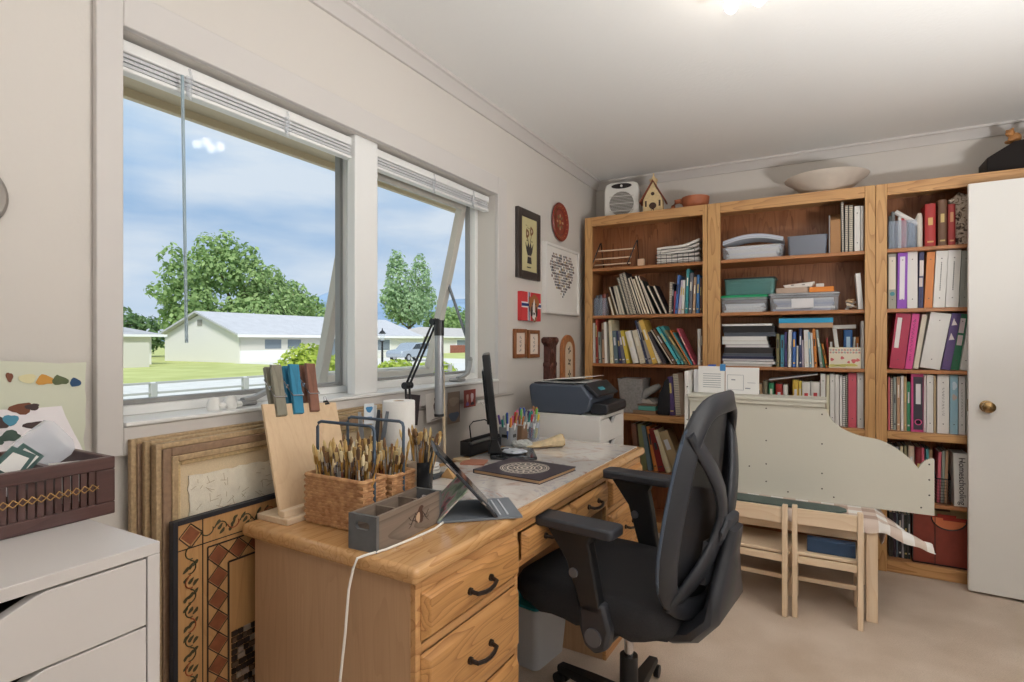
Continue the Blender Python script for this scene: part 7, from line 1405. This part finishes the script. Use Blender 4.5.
row('middle', 'third middle shelf', zs[2], [(828.6, 830.4, 826.0, 338, 'p', 'red', None, 'short red book left of the white frame behind the floral box'), (831.2, 833.4, 830.2, 342, 'p', 'white', None, 'short white book beside the red one behind the floral box')], Y=3.768, dmax=.12)
# middle bookcase, fourth shelf: one long thin book resting on the small books
X0, Z0 = atY(769, 380.8, 3.66); X1, Z1 = atY(819.5, 375, 3.66); b = B(); a = math.atan2(Z1 - Z0, X1 - X0); zt = zs[3]
t = B(); M_ = Matrix.Translation((X0, 3.66, Z0)) @ Matrix.Rotation(-a, 4, 'Y'); t.box(0, X1 - X0 - .006, 0, .14, .002, .009, 0, M_); tag(t.done('thin_folder', mat((206, 208, 210), .5), loc=(X0, 3.66, Z0), smooth=0), 'pale folder lying slanted over the small books on the fourth middle shelf', 'folder')
# right bookcase, top shelf: clear organiser, cloth rolls
z = zs[0]; X0, X1, h = pxbox(888.2, 916.8, 220.5, z, 3.655); t = thing('clear_organiser', 'clear desk organiser with pens on the top right shelf', 'organiser', ((X0 + X1) / 2, 3.7, z)); b = B(); tubshell(b, (X1 - X0) / 2, .05, (X1 - X0) / 2, .05, .0008, h, .004, .002); b.done('organiser', CLEARB, t, world=False); b = B()
for u in (-.35, .3): b.box((X1 - X0) * u - .001, (X1 - X0) * u + .001, -.047, .047, .004, h * .95)
b.done('divider', CLEARB, t, world=False)
for k, (u, c, nm, hh) in enumerate(((.10, (86, 92, 90), 'dark grey', 1.2), (.2, (120, 124, 124), 'grey', 1.35), (.44, (232, 232, 230), 'white', 1.15), (.56, (186, 60, 66), 'red', 1.1), (.62, (214, 120, 110), 'pale red', 1.0), (.80, (110, 124, 144), 'slate blue', .92), (.9, (96, 108, 128), 'dark slate', .95))):
    b = B(); b.lathe([(.006, 0), (.0085, .004), (.0085, h * hh), (.004, h * hh + .005), (0, h * hh + .006)], n=12); tag(b.done('marker', mat(c, .45), loc=(X0 + (X1 - X0) * u, 3.70, z + .004), world=False), '%s marker in the clear organiser on the top right shelf' % nm, 'marker')
b = B(); b.lathe([(.012, 0), (.013, .003), (.013, .12), (.012, .125), (0, .126)], n=16); o = tag(b.done('white_tube', mat((236, 232, 228), .5), loc=(X0 + .135, 3.70, z + h * .88), world=False, rot=(0, -R(52), 0)), 'white tube lying slanted across the clear organiser', 'tube')
X0, X1, h = pxbox(917.2, 924.2, 212, z, 3.66); b = B(); b.tube([((X0 + X1) / 2, 3.70, z + .0008), ((X0 + X1) / 2, 3.70, z + h * .6), ((X0 + X1) / 2 - .003, 3.70, z + h * .85), ((X0 + X1) / 2, 3.70, z + h)], [(X1 - X0) * .46, (X1 - X0) * .46, (X1 - X0) * .56, (X1 - X0) * .3], 14); tag(b.done('cloth_roll', mat((226, 218, 204), .9, bump=.3, vscale=60), loc=((X0 + X1) / 2, 3.70, z)), 'cream cloth roll standing beside the big red book', 'cloth')
def camo():
    m = bpy.data.materials.new('leaf_print'); m.use_nodes = True; nt = m.node_tree; L = nt.links.new; p = nt.nodes['Principled BSDF']; p.inputs['Roughness'].default_value = .9
    t = node(nt, 'ShaderNodeTexCoord'); n = node(nt, 'ShaderNodeTexNoise'); n.inputs['Scale'].default_value = 30; n.inputs['Distortion'].default_value = 1.5; L(t.outputs['Object'], n.inputs[0]); r = ramp(nt, [(.40, (70, 58, 52)), (.46, (150, 132, 116)), (.52, (200, 186, 170)), (.66, (170, 150, 132))]); L(n.outputs[0], r.inputs[0]); L(r.outputs[0], p.inputs['Base Color']); return m
X0, X1, h = pxbox(957, 968, 194, z, 3.66); xc = (X0 + X1) / 2 + .005; b = B(); b.tube([(xc, 3.72, z + .0008), (xc, 3.72, z + h * .5), (xc - .004, 3.72, z + h * .8), (xc - .012, 3.72, z + h * .95), (xc - .03, 3.72, z + h)], [.045, .05, .048, .042, .03], 18); b.tube([(xc - .03, 3.70, z + h * .93), (xc - .052, 3.70, z + h * .90), (xc - .062, 3.70, z + h * .80)], [.014, .013, .009], 10); tag(b.done('print_pouch', camo(), loc=(xc, 3.72, z)), 'tan and brown leaf print pouch at the end of the top right shelf', 'pouch')
# right bookcase, fifth shelf: loose magazines, wire file, white binder
z = zs[4]
mg = row('right', R5, z, [(889.5, 893.0, 889.0, 446, 'm', 'sky'), (893.6, 896.4, 892.6, 447, 'm', 'white'), (897.0, 900.2, 896.0, 447, 'm', 'grey'), (900.8, 904.0, 899.8, 446, 'm', 'cream'), (904.6, 908.0, 903.6, 446, 'm', 'olive'), (908.6, 915.0, 908.0, 446, 'h', 'cream'), (915.6, 922.0, 915.0, 447, 'h', 'maroon'), (922.6, 925.4, 921.8, 448, 'm', 'rose'), (926.0, 929.0, 925.4, 449, 'm', 'teal'), (929.6, 932.2, 929.0, 450, 'm', 'tan'), (937.0, 940.4, 938.4, 452, 'm', 'rose'), (941.0, 944.0, 942.4, 451, 'm', 'grey'), (944.6, 947.6, 946.0, 451, 'm', 'tan')], Y=3.70)
X0, X1 = atY(935.6, 480, 3.67)[0], atY(951, 480, 3.67)[0]; t = thing('wire_file', 'black mesh wire file holding magazines on the fifth right shelf', 'file holder', ((X0 + X1) / 2, 3.67, z)); b = B()
for k in range(9): zz = z + .004 + k * .016; b.tube([(X0 + .002, 3.88, zz), (X0 + .002, 3.672, zz), (X1 - .002, 3.672, zz), (X1 - .002, 3.88, zz)], .0012, 5)
for k in range(5): x = X0 + .002 + (X1 - X0 - .004) * k / 4; b.cyl((x, 3.672, z + .003), (x, 3.672, z + .135), .0012, n=5)
b.tube([(X0 + .002, 3.88, z + .24), (X0 + .002, 3.672, z + .135), (X1 - .002, 3.672, z + .135), (X1 - .002, 3.88, z + .24)], .003, 6); b.done('mesh', BLACK, t)
o = row('right', 'fifth right shelf', z, [(954.6, 969.6, 953.6, 453.5, 'b', 'white', None, 'white ring binder with handwritten title on the fifth right shelf')], Y=3.66)[0]
spine_text(o, 'Homeschooling', .039, (60, 54, 56), .55, .48, .35)
# right bookcase, bottom shelf: dark record sleeves and red file box
z = zs[5]
row('right', R6, z, [(889.0, 893.0, 889.0, 512, 'p', 'black'), (893.4, 896.4, 893.4, 513, 'p', 'black'), (896.8, 898.2, 896.8, 514, 'p', 'slate'), (898.8, 901.8, 898.8, 514, 'p', 'black'), (902.2, 903.8, 902.2, 514, 'p', 'grey'), (904.2, 907.8, 904.2, 515, 'p', 'black'), (908.2, 910.8, 908.2, 515, 'p', 'dark')], Y=3.68)
X0, X1 = atY(913.5, 540, 3.655)[0], 1.0; h = .255
t = thing('file_box', 'reddish brown file box with half moon cutout on the bottom right shelf', 'file box', ((X0 + X1) / 2, 3.66, z)); FB = mat((136, 58, 44), .6, var=.08, vscale=40); xc = atY(949, 540, 3.655)[0]
b = B(); P = [(X0, z + .001), (X1, z + .001), (X1, z + h)] + [(xc + .075 * math.cos(a), z + h - .062 * math.sin(a)) for a in [i * PI / 14 for i in range(15)]] + [(X0, z + h)]; b.prism(P, 'y', 3.655, 3.66)
b.box(X0, X0 + .005, 3.66, 3.92, z + .001, z + h); b.box(X1 - .005, X1, 3.66, 3.92, z + .001, z + h); b.box(X0 + .005, X1 - .005, 3.66, 3.92, z + .001, z + .006); b.box(X0 + .005, X1 - .005, 3.915, 3.92, z + .006, z + h); b.done('box', FB, t, smooth=0)
xf = atY(935, 540, 3.655)[0]; b = B(); b.box(xf - .0015, xf + .0015, 3.653, 3.655, z + .001, z + h - .002); b.tube([(xc + .075 * math.cos(a), 3.654, z + h - .062 * math.sin(a)) for a in [i * PI / 14 for i in range(15)]], .0035, 6); b.box(X0 - .004, X1, 3.650, 3.655, z + .001, z + .008); b.box(X0 - .006, X0 - .001, 3.652, 3.66, z + .001, z + h); b.done('edging', mat((44, 30, 28), .5), t, smooth=0)
for k, (c, dz, lab) in enumerate((((226, 128, 84), -.008, 'orange file in the front of the red file box'), ((190, 66, 52), .004, 'red file behind the orange file in the file box'), ((196, 176, 128), .026, 'manila file standing in the red file box'), ((120, 96, 78), .032, 'brown file standing at the back of the file box'), ((214, 196, 150), .022, 'cream file between the brown file and the box back'))):
    y = 3.672 + k * .03; b = B(); b.box(X0 + .02 + .01 * k, X1 - .02, y, y + .008, z + .0068, z + h + dz - .012); b.box(X0 + .05 + .06 * k, X0 + .13 + .06 * k, y + .002, y + .006, z + h + dz - .012, z + h + dz); tag(b.done('file_folder', mat(c, .7), loc=((X0 + X1) / 2, y, z + .0068), smooth=0), lab, 'file folder')
for o in bpy.data.objects:
    if '_base' in o: del o['_base']
